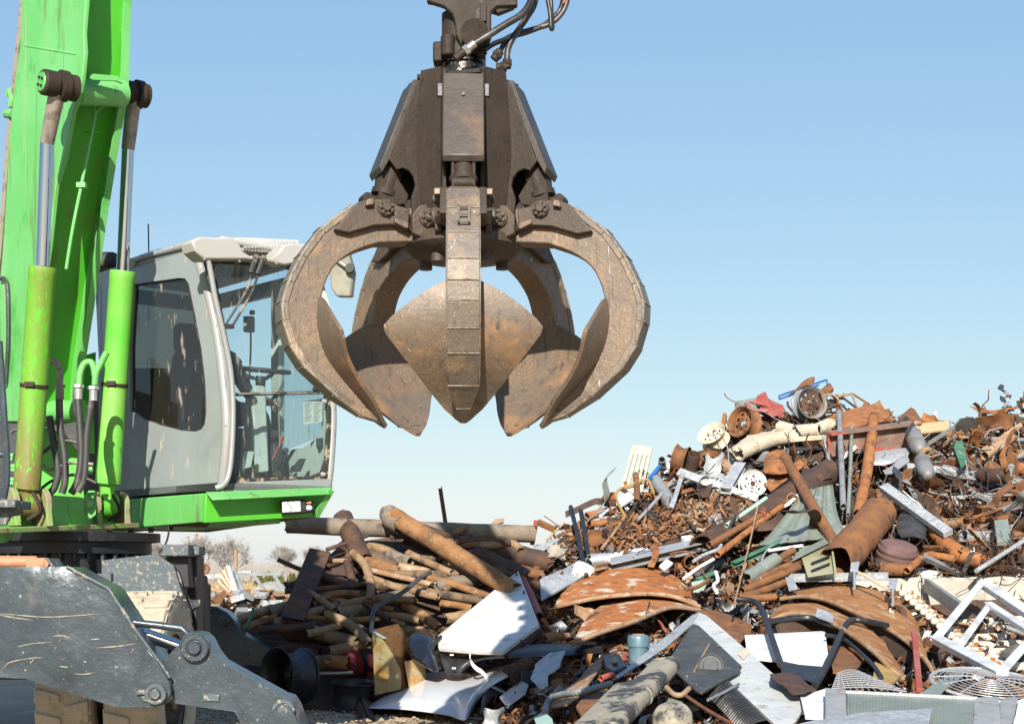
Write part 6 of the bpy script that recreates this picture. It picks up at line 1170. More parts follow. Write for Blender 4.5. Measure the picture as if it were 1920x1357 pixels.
slab([(1896, 1375, 1.9), (1910, 1312, 1.8), (1960, 1300, 1.8), (1960, 1375, 1.9)], .02, 'siding_white', 'white panel corner cut by the right edge', 1.8)
lofted([[(1440, 1256, 1.4), (1480, 1262, 1.45), (1525, 1285, 1.45)], [(1446, 1275, 1.5), (1480, 1290, 1.55), (1520, 1300, 1.5)], [(1470, 1290, 1.5), (1490, 1302, 1.5), (1512, 1306, 1.45)]], .01, 'rust_dark', 'crumpled brown sheet under the chair frame plate', 1.4, wob=.05)

# ------------------------------------------------------------------ upper heap
pipe(1318, 1030, 1556, 884, 27, 'rust_dark', 'thick dark rusty pipe with open mouth slanting up the heap', .55, .75, n=24)
pipe(1566, 1058, 1648, 962, 34, 'rust', 'wide rusty pipe with open mouth tilted to the right', .9, .9, n=28, wall=.05)
pipe(1471, 857, 1565, 1018, 10, 'rust', 'rusty pipe crossing in front of the ribbed grey sheet', 1.05, 1.1)
pipe(1638, 784, 1609, 965, 10.5, 'rust_orange', 'tall rusty pipe standing almost upright with open top', 1.0, .9)
pipe(1573, 772, 1581, 950, 5.5, 'grey', 'tall grey pipe post standing upright, nearer the thick dark pipe', 1.05, 1.0, name='pipe_post')
pipe(1597, 799, 1590, 965, 3.6, 'sage', 'slimmer grey-green post between the grey post and the rusty pipe', 1.05, 1.0, name='pipe_post')
rows = []
for k in range(13):
    t = k / 12; o = .85 + (.09 if k % 3 == 0 else 0); rows.append([(1508 + t * 52, 918 - t * 10, o), (1470 + t * 100, 970 - t * 5, o + .05), (1425 + t * 165, 1022 - t * 18, o + .1)])
lofted([list(r) for r in zip(*rows)], .01, 'sage', 'ribbed grey-green corrugated sheet under the crossing pipes', .9, 'corrugated_sheet', 'corrugated sheet', 72, 8)
slab([(1480, 945, .95), (1500, 925, .95), (1505, 912, .9), (1488, 925, .9), (1462, 955, .95)], .008, 'siding_white', 'white torn strip beside the ribbed sheet', .95)
pipe(1362, 985, 1436, 934, 4.2, 'mint', 'pale mint green tube lying along the thick dark pipe', 1.0, name='mint_tube', cat='tube')
pipe(1330, 1022, 1428, 966, 6.5, 'rust', 'rusty pipe with a pink-painted end below the mint tube', 1.05, name='pink_ended_pipe')
O(MB().lathe([(.045, -.03), (.05, -.03), (.05, .004), (.03, .004)], hp(1429, 965, 1.06), hp(1430, 964, 1.06) - hp(1330, 1022, 1.06), 18), 'painted_ring', SC['red'], bpy.data.objects['pink_ended_pipe'])
pipe(1345, 1040, 1466, 949, 6, 'rust_orange', 'long orange rust pipe just under the pink-ended pipe', .95)
pipe(1350, 1010, 1422, 972, 3.2, 'galv', 'slim grey conduit beside the pink-ended pipe', 1.0, name='conduit', cat='conduit')
for i, (x1, y1, x2, y2, lb) in enumerate(((1400, 1095, 1508, 1047, 'slim rusty pipe with threaded end, highest of the bundle'), (1390, 1108, 1497, 1063, 'slim rusty pipe, second of the bundle beside the pale tray'), (1370, 1125, 1470, 1092, 'slim rusty pipe, lowest of the bundle above the chair frame'), (1410, 1075, 1487, 1031, 'slim rusty pipe end beneath the green channel'), (1385, 1120, 1455, 1118, 'short rusty pipe lying level in shade under the bundle'))):
    pipe(x1, y1, x2, y2, 7.2, 'rust', lb, .9 + i * .06); c = hp(x2 - (x2 - x1) * .08, y2 - (y2 - y1) * .08, .9 + i * .06)
pipe(1398, 1085, 1455, 1048, 13, 'sage', 'pale grey pipe with thick open mouth at the bundle', 1.05, name='grey_pipe', wall=.14)
beam_px(1375, 1058, 1475, 1012, 12, 9, 'green', 'dark green steel channel lying slantwise by the ribbed sheet', .95, prof='channel', name='green_channel', cat='channel')
beam_px(1310, 1090, 1345, 1075, 14, 12, 'green', 'short dark green channel among white rods', .8, prof='channel', name='green_channel', cat='channel')
beam_px(1440, 1032, 1505, 1022, 6, 4, 'siding_white', 'white flat strip above the green channel', 1.1, name='white_strip', cat='strip')
lofted([[(1492, 1036, 1.0), (1520, 1022, 1.05), (1548, 1008, 1.05)], [(1485, 1050, 1.1), (1515, 1035, 1.15), (1556, 1016, 1.1)]], .01, 'sage', 'folded pale green sheet edge above the tray', 1.0, nv=4)
tr = thing('metal_tray', 'pale olive metal tray with cut slots standing on edge', 'tray', hp(1540, 1075, 1.0))
SC['olive'] = M('olive_cream_paint', (.42, .40, .26), .5, .1, [((.33, .31, .2), 6, .45, .65, 4), ((.3, .18, .09), 9, .66, .73, 6)], [(10, .1)])
O(MB().prism([hp(1497, 1026, 1.0), hp(1550, 1016, 1.0), hp(1560, 1022, 1.0), hp(1566, 1074, 1.1), hp(1515, 1082, 1.1)], V((0, .02, 0))), 'back', SC['olive'], tr, bevel=.006)
O(MB().beam(hp(1558, 1020, 1.08), hp(1566, 1076, 1.16), .02, .08), 'flange', SC['olive'], tr)
for y in (1048, 1062): O(MB().prism([hp(1520, y + 6, 1.12), hp(1556, y - 8, 1.12), hp(1556, y - 4, 1.12), hp(1522, y + 10, 1.12)], V((0, -.006, 0))), 'slot', SC['black'], tr)
# white rods and brackets tangle
for i, (pts, m, lb) in enumerate(((((1282, 1084), (1310, 1064), (1338, 1048)), 'white', 'white painted rod, uppermost of the tangle right of the ring'), (((1285, 1105), (1310, 1098), (1330, 1085)), 'rust', 'brown rod bent through the tangle right of the ring'), (((1342, 1072), (1346, 1088), (1338, 1098), (1344, 1110)), 'white', 'white hooked rod hanging in the tangle'),
                    (((1300, 1052), (1320, 1040), (1345, 1030), (1352, 1022)), 'galv', 'grey rod leaning above the white rods'), (((1256, 1038), (1290, 1034), (1310, 1058), (1322, 1080)), 'rust', 'rusty hoop of wire over the tangle'), (((1420, 950), (1405, 1020), (1376, 1135)), 'rust_pale', 'long thin whip rod slanting across the tangle'), (((1450, 1020), (1432, 1040), (1424, 1075), (1432, 1092)), 'galv', 'loop of thin pale wire over the grey pipe'))):
    rod(pts, 3.6 if i < 4 else 1.6, m, lb, 1.0 if i != 5 else 1.4)
slab([(1236, 1062), (1250, 1048), (1262, 1056), (1246, 1072)], .02, 'siding_white', 'small white square bracket at the tangle edge', .8)
slab([(1296, 1090), (1330, 1085), (1320, 1105), (1300, 1108)], .015, 'mint', 'small pale green plate in the tangle', .9)

# left shoulder of the heap
gt = thing('slatted_grate', 'flaking cream slatted metal grate standing on the heap shoulder', 'grate', hp(1190, 925, .4))
Q = [hp(1186, 834, .3), hp(1223, 838, .3), hp(1204, 922, .5), hp(1162, 920, .5)]
def gq(u, v): return Q[0].lerp(Q[1], u).lerp(Q[3].lerp(Q[2], u), v)
O(MB().plate([gq(0, 0), gq(1, 0), gq(1, 1), gq(0, 1)], [[gq(a, .2), gq(a + .1, .2), gq(a + .1, .88), gq(a, .88)] for a in (.14, .36, .58, .80)], V((.01, .04, 0))), 'panel', SC['cream'], gt, smooth=20)
def D_at(px, py, off): return hp(px, py, off)
def rim_px(px, py, rpx, ax, mat, label, off=.4, dm=None, w=.55, **k): c = hp(px, py, off); r = px2m(rpx, c.y); return wheel_rim(c, V(ax), r, r * w * 1.6, mat, label, dm, **k)
rim_px(1276, 861, 27, (-.9, .3, .25), 'rust', 'brown truck wheel on edge facing sideways by the grate', .45)
rim_px(1326, 866, 27, (-.35, -.55, .8), 'rust', 'rust brown wheel lying tilted beside the sideways truck wheel', .5, w=.3)
rim_px(1338, 820, 28, (-.5, -.6, .65), 'cream', 'cream painted wheel half sunk high on the heap shoulder', .3)
rim_px(1396, 794, 30, (-.75, -.62, .2), 'rust', 'large rusty wheel with black rim standing near the top', .6, w=.6)
rim_px(1517, 757, 31, (.35, -.93, .1), 'grey', 'grey-crusted wheel facing out just below the heap top', .6, 'rust_dark', w=.5)
rim_px(1411, 907, 26, (.15, -.97, .2), 'panel_white', 'white spoked wheel with five lug holes in the middle of the heap', .75, w=.4, holes=6)
rim_px(1335, 905, 28, (-.2, -.5, .85), 'galv', 'silver wheel lying flat among brackets', .45, w=.3)
rim_px(1445, 868, 22, (-.3, -.6, .75), 'darkmetal', 'small dark wheel lying below the mortar pipe', .35, w=.4)
# L-bracket, blue bar, handle, shaft
lb = thing('l_bracket_frame', 'pale grey angle bracket frame forming a corner on the shoulder', 'bracket', hp(1290, 920, .7))
O(MB().beam(hp(1272, 884, .75), hp(1330, 905, .75), .10, .03, V((0, -1, .4)).normalized()), 'arm', SC['galv'], lb, bevel=.004); O(MB().beam(hp(1281, 884, .78), hp(1260, 950, .8), .05, .03, V((0, -1, .2)).normalized()), 'arm', SC['galv'], lb, bevel=.004)
beam_px(1360, 920, 1388, 872, 22, 14, 'galv', 'upright grey channel beside the white spoked wheel', .8, prof='channel', name='grey_channel', cat='channel')
beam_px(1330, 902, 1420, 935, 7, 10, 'siding_white', 'white trim strip running under the spoked wheel', .8, name='trim_strip', cat='strip')
beam_px(1218, 898, 1238, 874, 8, 6, 'blue', 'bright blue bar poking out by the cream grate', .5, name='blue_bar')
rod([(1172, 968), (1156, 935), (1160, 918), (1185, 908), (1212, 899), (1220, 908), (1226, 924)], 2.6, 'yellow', 'bent brass handle loop on the left shoulder', .6, name='handle_loop', cat='handle')
rod([(1196, 974), (1215, 955), (1242, 924)], 3.5, 'alu', 'shiny steel shaft with yoke end on the left shoulder', .65, name='drive_shaft', cat='shaft')
rod([(1128, 1028), (1150, 1000), (1172, 968)], 3, 'rust_pale', 'long thin bar leaning below the brass handle', .6)
pipe(1131, 929, 1155, 932, 9, 'rust_orange', 'short orange pipe stub on the left shoulder', .4)
pipe(1100, 968, 1145, 957, 8, 'rust_orange', 'orange rust pipe lying behind the black rods', .35); pipe(1105, 982, 1140, 977, 7, 'rust_orange', 'second orange pipe just below the first behind the rods', .4)
slab([(1120, 965), (1140, 950), (1142, 955), (1126, 972)], .02, 'siding_white', 'white strip by the orange pipes', .5)
beam_px(1005, 978, 998, 1018, 8, 8, 'red', 'short faded red upright bar at the dip', .3, name='red_post', cat='post'); beam_px(1008, 978, 1040, 993, 10, 10, 'rust', 'brown bar leaning right from the red post', .3); beam_px(1040, 990, 1066, 986, 8, 8, 'rust_dark', 'short dark bar at the dip', .3)
slab([(975, 1030), (1020, 1018), (1045, 1008), (1048, 1014), (1020, 1030), (985, 1038)], .01, 'galv', 'pale sheet strip lying in the dip behind the rods', .4)
rod([(1025, 1012), (1045, 992), (1058, 980)], 2.4, 'wood', 'pale broken stick in the dip', .4, name='stick', cat='stick')
lofted([[(1028, 1030, .3), (1040, 1022, .4), (1058, 1030, .3)], [(1025, 1045, .4), (1042, 1040, .6), (1062, 1048, .4)]], .02, 'concrete_pipe', 'grey lump of crusted scrap in the dip', .3, 'crusted_lump', 'scrap lump', 8, 5, .04)
pipe(1192, 890, 1194, 940, 6, 'rust', 'upright rust bar below the cream grate', .55); slab([(1155, 935), (1180, 920), (1190, 932), (1165, 948)], .03, 'siding_white', 'small white plastic block by the brass handle', .5)

# top of the heap
cpt_ = [(1386, 846, 1450, 818), (1452, 816, 1496, 800), (1498, 810, 1534, 808), (1534, 808, 1568, 792)]
cm = thing('mortar_coated_pipe', 'cream mortar-coated pipe in jointed lengths near the top', 'pipe', hp(1470, 830, .7))
for x1, y1, x2, y2 in ((1385, 851, 1412, 838), (1414, 837, 1455, 822), (1457, 822, 1490, 818)): O(MB().hollow_path([hp(x1, y1, .8), hp(x2, y2, .8)], px2m(13, 20), .02, 16), 'length', SC['concrete_pipe'], cm)
cm2 = thing('mortar_coated_pipe', 'second cream pipe with elbow lying above the jointed one', 'pipe', hp(1520, 812, .7))
for pts in (((1458, 800), (1488, 808)), ((1490, 809), (1530, 806)), ((1532, 806), (1545, 800), (1556, 796), (1568, 806))): O(MB().hollow_path([hp(x, y, .7) for x, y in pts], px2m(12, 20.3), .02, 16), 'length', SC['concrete_pipe'], cm2)
beam_px(1380, 842, 1482, 808, 6, 8, 'cream', 'long cream angle bar above the mortar pipe', .95, prof='angle', name='angle_bar'); beam_px(1482, 824, 1552, 819, 5, 8, 'cream', 'cream flat bar joining the beam end', .95)
lofted([[(1365, 845, .4), (1400, 825, .5), (1460, 800, .5)], [(1372, 850, .6), (1405, 840, .7), (1462, 812, .6)]], .03, 'concrete_pipe', 'sandy crust of dirt on the heap shoulder', .4, 'dirt_crust', 'crust', 14, 6, .05)
SC['muffler'] = M('dull_muffler', (.34, .335, .32), .5, .4, [((.26, .24, .21), 5, .45, .65, 5), ((.3, .2, .12), 9, .66, .73, 6)], [(10, .15)])
SC['purple_rust'] = M('purple_brown_rust', (.16, .095, .085), .8, .1, [((.22, .14, .125), 6, .45, .66, 5), ((.4, .34, .3), 40, .68, .74, 3)], [(20, .3)])
SC['ibeam_red'] = M('brown_beam_red_smear', (.20, .125, .095), .85, 0, [((.28, .19, .15), 5, .45, .62, 5), ((.45, .10, .07), 2.6, .58, .64, 4), ((.10, .07, .055), 9, .6, .7, 6)], [(20, .3)])
beam_px(1552, 832, 1714, 812, 34, 44, 'ibeam_red', 'short heavy brown steel beam with red paint smears', .85, .8, name='steel_beam', cat='beam', prof='ibeam', up=V((0, -.2, 1)).normalized())
rod([(1700, 812, 1.2), (1712, 795, 1.2)], 4, 'darkmetal', 'short dark clamp rod at the beam end', 1.2)
lofted([[(1432, 868, .7), (1440, 850, .75), (1460, 842, .75), (1478, 852, .7)], [(1430, 885, .95), (1445, 872, 1.1), (1465, 866, 1.1), (1485, 874, .95)], [(1440, 892, .9), (1455, 890, 1.05), (1470, 888, 1.05), (1488, 888, .9)]], .01, 'rust_orange', 'bulging orange rusted tank shell above the thick pipe', .8, 'tank_shell', 'tank', 16, 8, .02)
slab([(1432, 905, .8), (1470, 875, .8), (1500, 862, .8), (1510, 870, .8), (1480, 895, .85), (1445, 915, .9)], .01, 'rust_orange', 'orange rust sheet lying against the thick dark pipe', .8, seg=.12, amp=.04)
lofted([[(1424, 742, .3), (1436, 732, .35), (1442, 748, .35), (1470, 762, .3)], [(1420, 756, .4), (1440, 758, .5), (1452, 766, .5), (1472, 772, .4)], [(1446, 778, .45), (1455, 776, .5), (1462, 782, .5), (1466, 788, .4)]], .01, 'red', 'crumpled faded red sheet metal near the heap top', .3, wob=.05)
rod([(1398, 757), (1412, 768), (1440, 770)], 3.5, 'red', 'bent red tube beside the crumpled red sheet', .5); rod([(1405, 752), (1425, 757), (1446, 762)], 3, 'red', 'upper bent red tube beside the crumpled red sheet', .5)
slab([(1378, 752, .2), (1425, 744, .2), (1426, 768, .25), (1378, 778, .25)], .12, 'sage', 'grey-green metal box behind the large rusty wheel', .2, name='metal_box', cat='box')
bd = thing('blue_bed_frame', 'thin blue steel bed frame rails on the heap top', 'bed frame', hp(1505, 745, .3))
for x1, y1, x2, y2 in ((1461, 742, 1550, 712), (1462, 748, 1535, 722), (1461, 742, 1462, 748), (1500, 733, 1506, 740), (1550, 712, 1551, 722)): O(MB().beam(hp(x1, y1, .35), hp(x2, y2, .3), .02, .025), 'rail', SC['blue'], bd)
lofted([[(1490, 735, .3), (1505, 715, .35), (1525, 706, .3), (1528, 712, .25)], [(1478, 740, .4), (1500, 727, .45), (1515, 722, .4), (1524, 724, .3)]], .012, 'rust', 'curved brown fender scrap crowning the heap', .3, 'curved_scrap', 'sheet metal', 16, 4)
slab([(1536, 732, .3), (1556, 716, .25), (1563, 728, .3), (1545, 742, .4)], .05, 'rust', 'rolled brown plate at the very top', .3)
for i, (x1, y1, x2, y2) in enumerate(((1566, 745, 1598, 738), (1598, 738, 1630, 758), (1570, 752, 1590, 770), (1598, 740, 1606, 762), (1560, 740, 1580, 770), (1580, 745, 1610, 768))): beam_px(x1, y1, x2, y2, 3.2, 3.2, ('rust_pale', 'rust', 'darkmetal')[i % 3], ('thin tan bar along the top of the twisted frame', 'thin brown bar sloping right on the twisted frame', 'thin dark bar crossing low in the twisted frame', 'short tan bar hanging inside the twisted frame', 'thin brown bar leaning left on the twisted frame', 'dark diagonal bar through the twisted frame')[i], .2, name='frame_bar', group='thin frame bars on the heap top')
lofted([[(1528, 795, .4), (1580, 772, .45), (1640, 756, .4), (1650, 750, .35)], [(1532, 800, .6), (1580, 790, .75), (1640, 775, .7), (1662, 770, .5)], [(1545, 802, .7), (1600, 800, .85), (1645, 790, .8), (1682, 788, .6)]], .015, 'rust_orange', 'broad curved orange rust plate behind the upright pipes', .4, 'curved_plate', 'plate', 24, 8, .02)
slab([(1682, 785, .3), (1708, 762, .25), (1716, 768, .3), (1730, 792, .4)], .015, 'rust', 'brown triangular plate standing on the ridge', .3, seg=.1, amp=.03)
slab([(1716, 794, .7), (1780, 788, .7), (1782, 804, .75), (1720, 810, .75)], .03, 'wood', 'pale wooden board lying on the ridge', .7, name='wooden_board', cat='board')
slab([(1752, 772, .3), (1756, 772, .3), (1757, 796, .3), (1753, 796, .3)], .02, 'siding_white', 'white peg standing on the ridge', .3)
for x, y, x2, y2, lb in ((1704, 806, 1728, 845, 'grey egg-shaped muffler hanging below the ridge'), (1722, 856, 1742, 893, 'second grey muffler just below the first')):
    a, b = hp(x + 4, y, 1.0), hp(x2 - 2, y2, 1.05); L = (b - a).length; t = thing('muffler', lb, 'muffler', b); r = px2m(15.5, a.y)
    O(MB().lathe([(0, 0), (r * .6, .02), (r * .95, L * .2), (r, L * .5), (r * .95, L * .8), (r * .55, L - .01), (r * .2, L + .01), (0, L + .01)], a, b - a, 24), 'shell', SC['muffler'], t); O(MB().path([a + V((0, 0, .02)), a + V((.05, -.02, .08)), a + V((.12, .05, .08))], .03, n=8), 'pipe_stub', SC['rust_pale'], t)
lofted([[(1628, 845, .7), (1670, 842, .75), (1702, 838, .7)], [(1625, 862, .8), (1665, 858, .9), (1704, 850, .8)], [(1632, 872, .75), (1665, 868, .85), (1700, 862, .75)]], .01, 'galv', 'crumpled silver sheet below the heavy beam', .7, wob=.03)
lofted([[(1655, 880, .8), (1672, 872, .9), (1700, 850, .85)], [(1660, 890, .85), (1680, 885, .95), (1704, 866, .85)]], .01, 'alu', 'shiny bent sheet edge under the crumpled silver sheet', .8, wob=.03)
beam_px(1657, 913, 1778, 1000, 20, 12, 'galv', 'long pale galvanised bar slanting down to the right', 1.0, 1.0, name='galvanised_bar', cat='bar', up=V((0, -1, .5)).normalized())
slab([(1786, 832, .7), (1804, 824, .7), (1815, 866, .75), (1802, 876, .75)], .03, 'green', 'flat green plate amid the rusty scrap', .75, name='green_plate')
pipe(1840, 890, 1888, 889, 14, 'rust_dark', 'dark open pipe mouth facing right in the rusty scrap', .6, .9); pipe(1846, 855, 1900, 820, 9, 'rust_pale', 'pale brown pipe slanting up near the ridge', .6)
pipe(1855, 875, 1886, 892, 13, 'rust', 'bent rusty pipe with big open end near the right edge', .8)
slab([(1864, 975, .8), (1890, 972, .8), (1897, 1012, .85), (1870, 1014, .85)], .06, 'sage', 'grey-green block lying above the wall', .8, name='metal_block', cat='block')
dr = thing('brake_drum', 'ribbed purple-brown brake drum half buried above the wall', 'brake drum', hp(1680, 1055, .6)); c = hp(1681, 1045, .6); O(MB().lathe([(0, .16), (.14, .16), (.19, .14), (.20, .10), (.215, .095), (.215, .07), (.205, .065), (.205, .04), (.22, .035), (.22, .01), (.21, .0), (.21, -.1)], c, V((.15, -.35, .92)), 36), 'drum', SC['purple_rust'], dr)
pipe(1650, 1065, 1700, 1068, 12, 'rust', 'short rusty pipe stub at the foot of the brake drum', .6); pipe(1745, 985, 1815, 1045, 15, 'rust_orange', 'orange rust elbow pipe lying above the wall', .7, mid=[(1770, 1015), (1790, 1032)]); pipe(1790, 1038, 1838, 1050, 14, 'rust_orange', 'short orange pipe continuing the elbow', .7)
pipe(1700, 1070, 1790, 1048, 7, 'rust_orange', 'bent orange pipe lying on the wall top', .75, mid=[(1735, 1042), (1760, 1042)]); rod([(1830, 1070), (1870, 1045), (1925, 1010)], 4.5, 'galv', 'grey bent conduit along the wall top at the right edge', .9)
lofted([[(1690, 955, .6), (1710, 950, .7), (1745, 975, .7)], [(1680, 985, .8), (1705, 980, .95), (1735, 1000, .85)], [(1690, 1008, .8), (1715, 1005, .95), (1740, 1012, .85)]], .012, 'darkmetal', 'dark grey rolled sheet under the galvanised bar', .6)
hc = thing('hanging_shreds', 'twisted metal shreds sticking up on the right ridge', 'metal shreds', hp(1885, 765, .2))
for k in range(7): x, y = 1878 + (k % 3) * 5 + k * .8, 724 + k * 7; O(MB().loft([[hp(x - 5, y - 3, .2), hp(x, y + R.uniform(-4, 2), .25), hp(x + 7, y, .2)], [hp(x - 3, y + 7, .25), hp(x + 2, y + 6, .3), hp(x + 8, y + 9, .2)]], .008, 6, 3, .05, 6), 'shred', SC[('darkmetal', 'alu', 'rust_dark')[k % 3]], hc)

# ------------------------------------------------------------------ medium scrap: individuals, by kind and colour
FR_ = random.Random(23); NAMES = {'rust': 'brown rusty', 'rust_orange': 'orange rusty', 'rust_dark': 'dark rusty', 'rust_pale': 'pale tan', 'grey': 'grey', 'galv': 'galvanised grey', 'white': 'white', 'darkmetal': 'dark grey', 'black': 'black', 'red': 'faded red', 'blue': 'blue', 'alu': 'shiny', 'cream': 'cream', 'green': 'green', 'sage': 'grey-green'}
def randdir(): return V((FR_.uniform(-1, 1), FR_.uniform(-1, 1), FR_.uniform(-.6, .6))).normalized()
def crumple(c, L, W, bend):
    d = randdir(); u = d.cross(randdir()).normalized(); n = d.cross(u); nu, nv = 9, 5; P = []; ang = 0; p = c - d * L / 2; prof = []; kk = FR_.uniform(-1, 1) * bend; k2 = FR_.uniform(-1, 1) * bend
    for i in range(nu):
        prof.append(p.copy()); ang += (kk + (k2 - kk) * i / nu + FR_.uniform(-.35, .35)) / nu * 2.2; p = p + (d * math.cos(ang) + n * math.sin(ang)) * (L / (nu - 1))
    cup = FR_.uniform(-1, 1) * 1.6; tw = FR_.uniform(-.8, .8); sd = FR_.uniform(0, 99); wv = [W * FR_.uniform(.65, 1.1) for _ in range(nu)]
    for i in range(nu):
        t = (i / (nu - 1) - .5) * tw; uu = u * math.cos(t) + n * math.sin(t); row = []
        for j in range(nv):
            s = (j / (nv - 1) - .5); q = prof[i] + uu * s * wv[i] + n * cup * s * s * W
            row.append(q + V(noise.noise_vector(q * 7 + V((sd, 0, 0)))) * .18 * W)
        P.append(row)
    return MB().sheet(P, .009)
LMH = [(1190, 880, 'the cream slatted grate'), (1276, 861, 'the sideways truck wheel'), (1338, 820, 'the cream wheel'), (1396, 794, 'the large rusty wheel'), (1517, 757, 'the grey-crusted wheel'), (1411, 907, 'the white spoked wheel'), (1470, 830, 'the mortar pipe'), (1630, 825, 'the heavy steel beam'), (1716, 826, 'the upper muffler'), (1735, 875, 'the lower muffler'), (1800, 850, 'the green plate'), (1886, 889, 'the dark pipe mouth'), (1880, 992, 'the grey-green block'), (1681, 1030, 'the brake drum'), (1640, 965, 'the wide open pipe'), (1440, 960, 'the thick dark pipe'), (1530, 960, 'the ribbed sheet'), (1720, 955, 'the galvanised bar'), (1790, 1015, 'the orange elbow pipe'), (1085, 1010, 'the black rods'), (1230, 1040, 'the aluminium channel'), (1180, 920, 'the brass handle'), (1290, 910, 'the angle bracket frame'), (1540, 1050, 'the olive tray'), (1430, 1060, 'the grey open pipe'), (1450, 755, 'the crumpled red sheet'), (1600, 780, 'the curved orange plate'), (1885, 745, 'the twisted shreds'), (1750, 798, 'the wooden board'), (1620, 870, 'the upright rusty pipe'), (1840, 930, 'the rusty tangle by the right edge'), (1300, 980, 'the strip clippings'), (1620, 720, 'the heap top'),
       (1180, 1095, 'the upper rust ring'), (1200, 1160, 'the lower rust ring'), (1197, 1210, 'the blue-grey can'), (1320, 1235, 'the black fan cover'), (1430, 1270, 'the white casing'), (1470, 1210, 'the white siding'), (1500, 1255, 'the chair frame'), (1600, 1130, 'the upper tank head'), (1600, 1200, 'the lower tank head'), (1716, 1240, 'the red bar'), (1800, 1200, 'the cream radiator'), (1830, 1170, 'the white frame'), (1850, 1282, 'the fan guard'), (1630, 1275, 'the wire shelf'), (1700, 1330, 'the condenser coil'), (1190, 1300, 'the mottled drum'), (1262, 1350, 'the compressor'), (1080, 1300, 'the flexible conduit'), (1030, 1250, 'the bent blue bracket'), (850, 1300, 'the white fender'), (1150, 1240, 'the control box'), (1560, 1320, 'the rusty end post'), (1370, 1330, 'the finned coil'), (1060, 1200, 'the black bumper'), (1900, 1340, 'the right bottom corner'), (1020, 1345, 'the mint plate')]
def med(kind, px, py, mat, sz, off):
    o = med_(kind, px, py, mat, sz, off); kd = {'sheet': 'crumpled %s sheet scrap', 'tube': 'short %s pipe piece', 'bar': '%s angle bar', 'strap': 'bent %s strap', 'plate': 'jagged %s cut plate', 'ring': '%s ring', 'wire': 'curled %s wire'}[kind]
    base = kd % NAMES[mat] + ' ' + near(LMH, px, py)
    for pre in ('', 'big ' if sz > .27 else 'small ', 'tilted ', 'half-buried ', 'weathered ', 'dented ', 'torn ', 'flaking ', 'pitted ', 'dusty ', 'jutting ', 'sunlit ', 'scuffed ', 'grimy ', 'battered ', 'worn ', 'stained ', 'ragged ', 'loose '):
        if pre + base not in USED: break
    USED[pre + base] = 1; o['label'] = pre + base; return o
def med_(kind, px, py, mat, sz, off):
    c = hp(px, py, off); G_ = None; nm = NAMES[mat]; zone = 'upper heap' if py < 1075 else 'lower heap'
    if kind == 'sheet': o = O(crumple(c, sz * FR_.uniform(1, 1.6), sz * FR_.uniform(.45, .9), FR_.choice((.6, 1.2, 2.4))), 'crumpled_sheet', SC[mat], label=f'crumpled {nm} sheet scrap in the {zone}', cat='sheet metal', group=f'{nm} sheet scraps in the {zone}', smooth=50)
    elif kind == 'tube': d = randdir() * sz * FR_.uniform(.8, 1.6); o = O(MB().hollow_path([c - d / 2, c + V(noise.noise_vector(c)) * sz * .12, c + d / 2], min(.075, sz * FR_.uniform(.10, .2)), .008, 12, 4), 'pipe_piece', SC[mat], label=f'short {nm} pipe piece in the {zone}', cat='pipe', group=f'{nm} pipe pieces in the {zone}')
    elif kind == 'bar': d = randdir() * sz * FR_.uniform(1.2, 2.4); t = min(.026, sz * FR_.uniform(.05, .11)); o = O(MB().extr([(-t, -t), (t, -t), (t, -t * .6), (-t * .6, -t * .6), (-t * .6, t), (-t, t)], c - d / 2, c + d / 2, randdir()), 'angle_bar', SC[mat], label=f'{nm} angle bar jutting from the {zone}', cat='bar', group=f'{nm} bars in the {zone}', bevel=.003)
    elif kind == 'strap':
        p = c - randdir() * sz * .6; pts = [p]; d = randdir()
        for _ in range(5): d = (d + randdir() * .9).normalized(); p = p + d * sz * .35; pts.append(p.copy())
        C_ = catmull(pts, 4); w = randdir() * sz * .11; o = O(MB().sheet([[q - w, q + w] for q in C_], .006), 'steel_strap', SC[mat], label=f'bent {nm} strap curling in the {zone}', cat='strap', group=f'{nm} straps in the {zone}')
    elif kind == 'plate':
        u = randdir(); v = u.cross(randdir()).normalized(); k = FR_.randint(4, 7); pts = [c + (u * math.cos(a) * FR_.uniform(.5, 1) + v * math.sin(a) * FR_.uniform(.35, .8)) * sz * .6 for a in [6.283 * i / k for i in range(k)]]; o = O(MB().prism(pts, u.cross(v) * FR_.choice((.012, .02, .05))), 'cut_plate', SC[mat], label=f'jagged {nm} cut plate in the {zone}', cat='plate', group=f'{nm} cut plates in the {zone}', bevel=.004)
    elif kind == 'ring': ax = randdir(); ax.z = abs(ax.z); o = O(MB().lathe([(sz * .42, -.03), (sz * .5, -.03), (sz * .5, .03), (sz * .42, .03), (sz * .42, -.03)], c, ax, 26), 'metal_ring', SC[mat], label=f'{nm} metal ring in the {zone}', cat='ring', group=f'{nm} rings in the {zone}')
    else:
        pts = [c - randdir() * sz * .7]; d = randdir()
        for _ in range(6): d = (d + randdir() * .7).normalized(); pts.append(pts[-1] + d * sz * .3)
        o = O(MB().path(pts, sz * .018 + .003, n=5, k=4), 'loose_wire', SC[mat], label=f'curled {nm} wire in the {zone}', cat='wire', group=f'{nm} wires in the {zone}')
    return o
def pick(tab):
    x = FR_.random() * sum(w for _, w in tab)
    for a, w in tab:
        x -= w
        if x <= 0: return a
    return tab[-1][0]
KIND = [('sheet', 5), ('tube', 1.6), ('bar', 2), ('strap', 2), ('plate', 2.2), ('ring', .5), ('wire', 1.2)]
UPM = [('rust', 5), ('rust_orange', 1.6), ('rust_dark', 3.6), ('rust_pale', 2.4), ('grey', 1.6), ('galv', 1.7), ('white', .9), ('darkmetal', 1.4), ('black', .5), ('red', .15), ('blue', .08), ('alu', .25), ('cream', .15)]
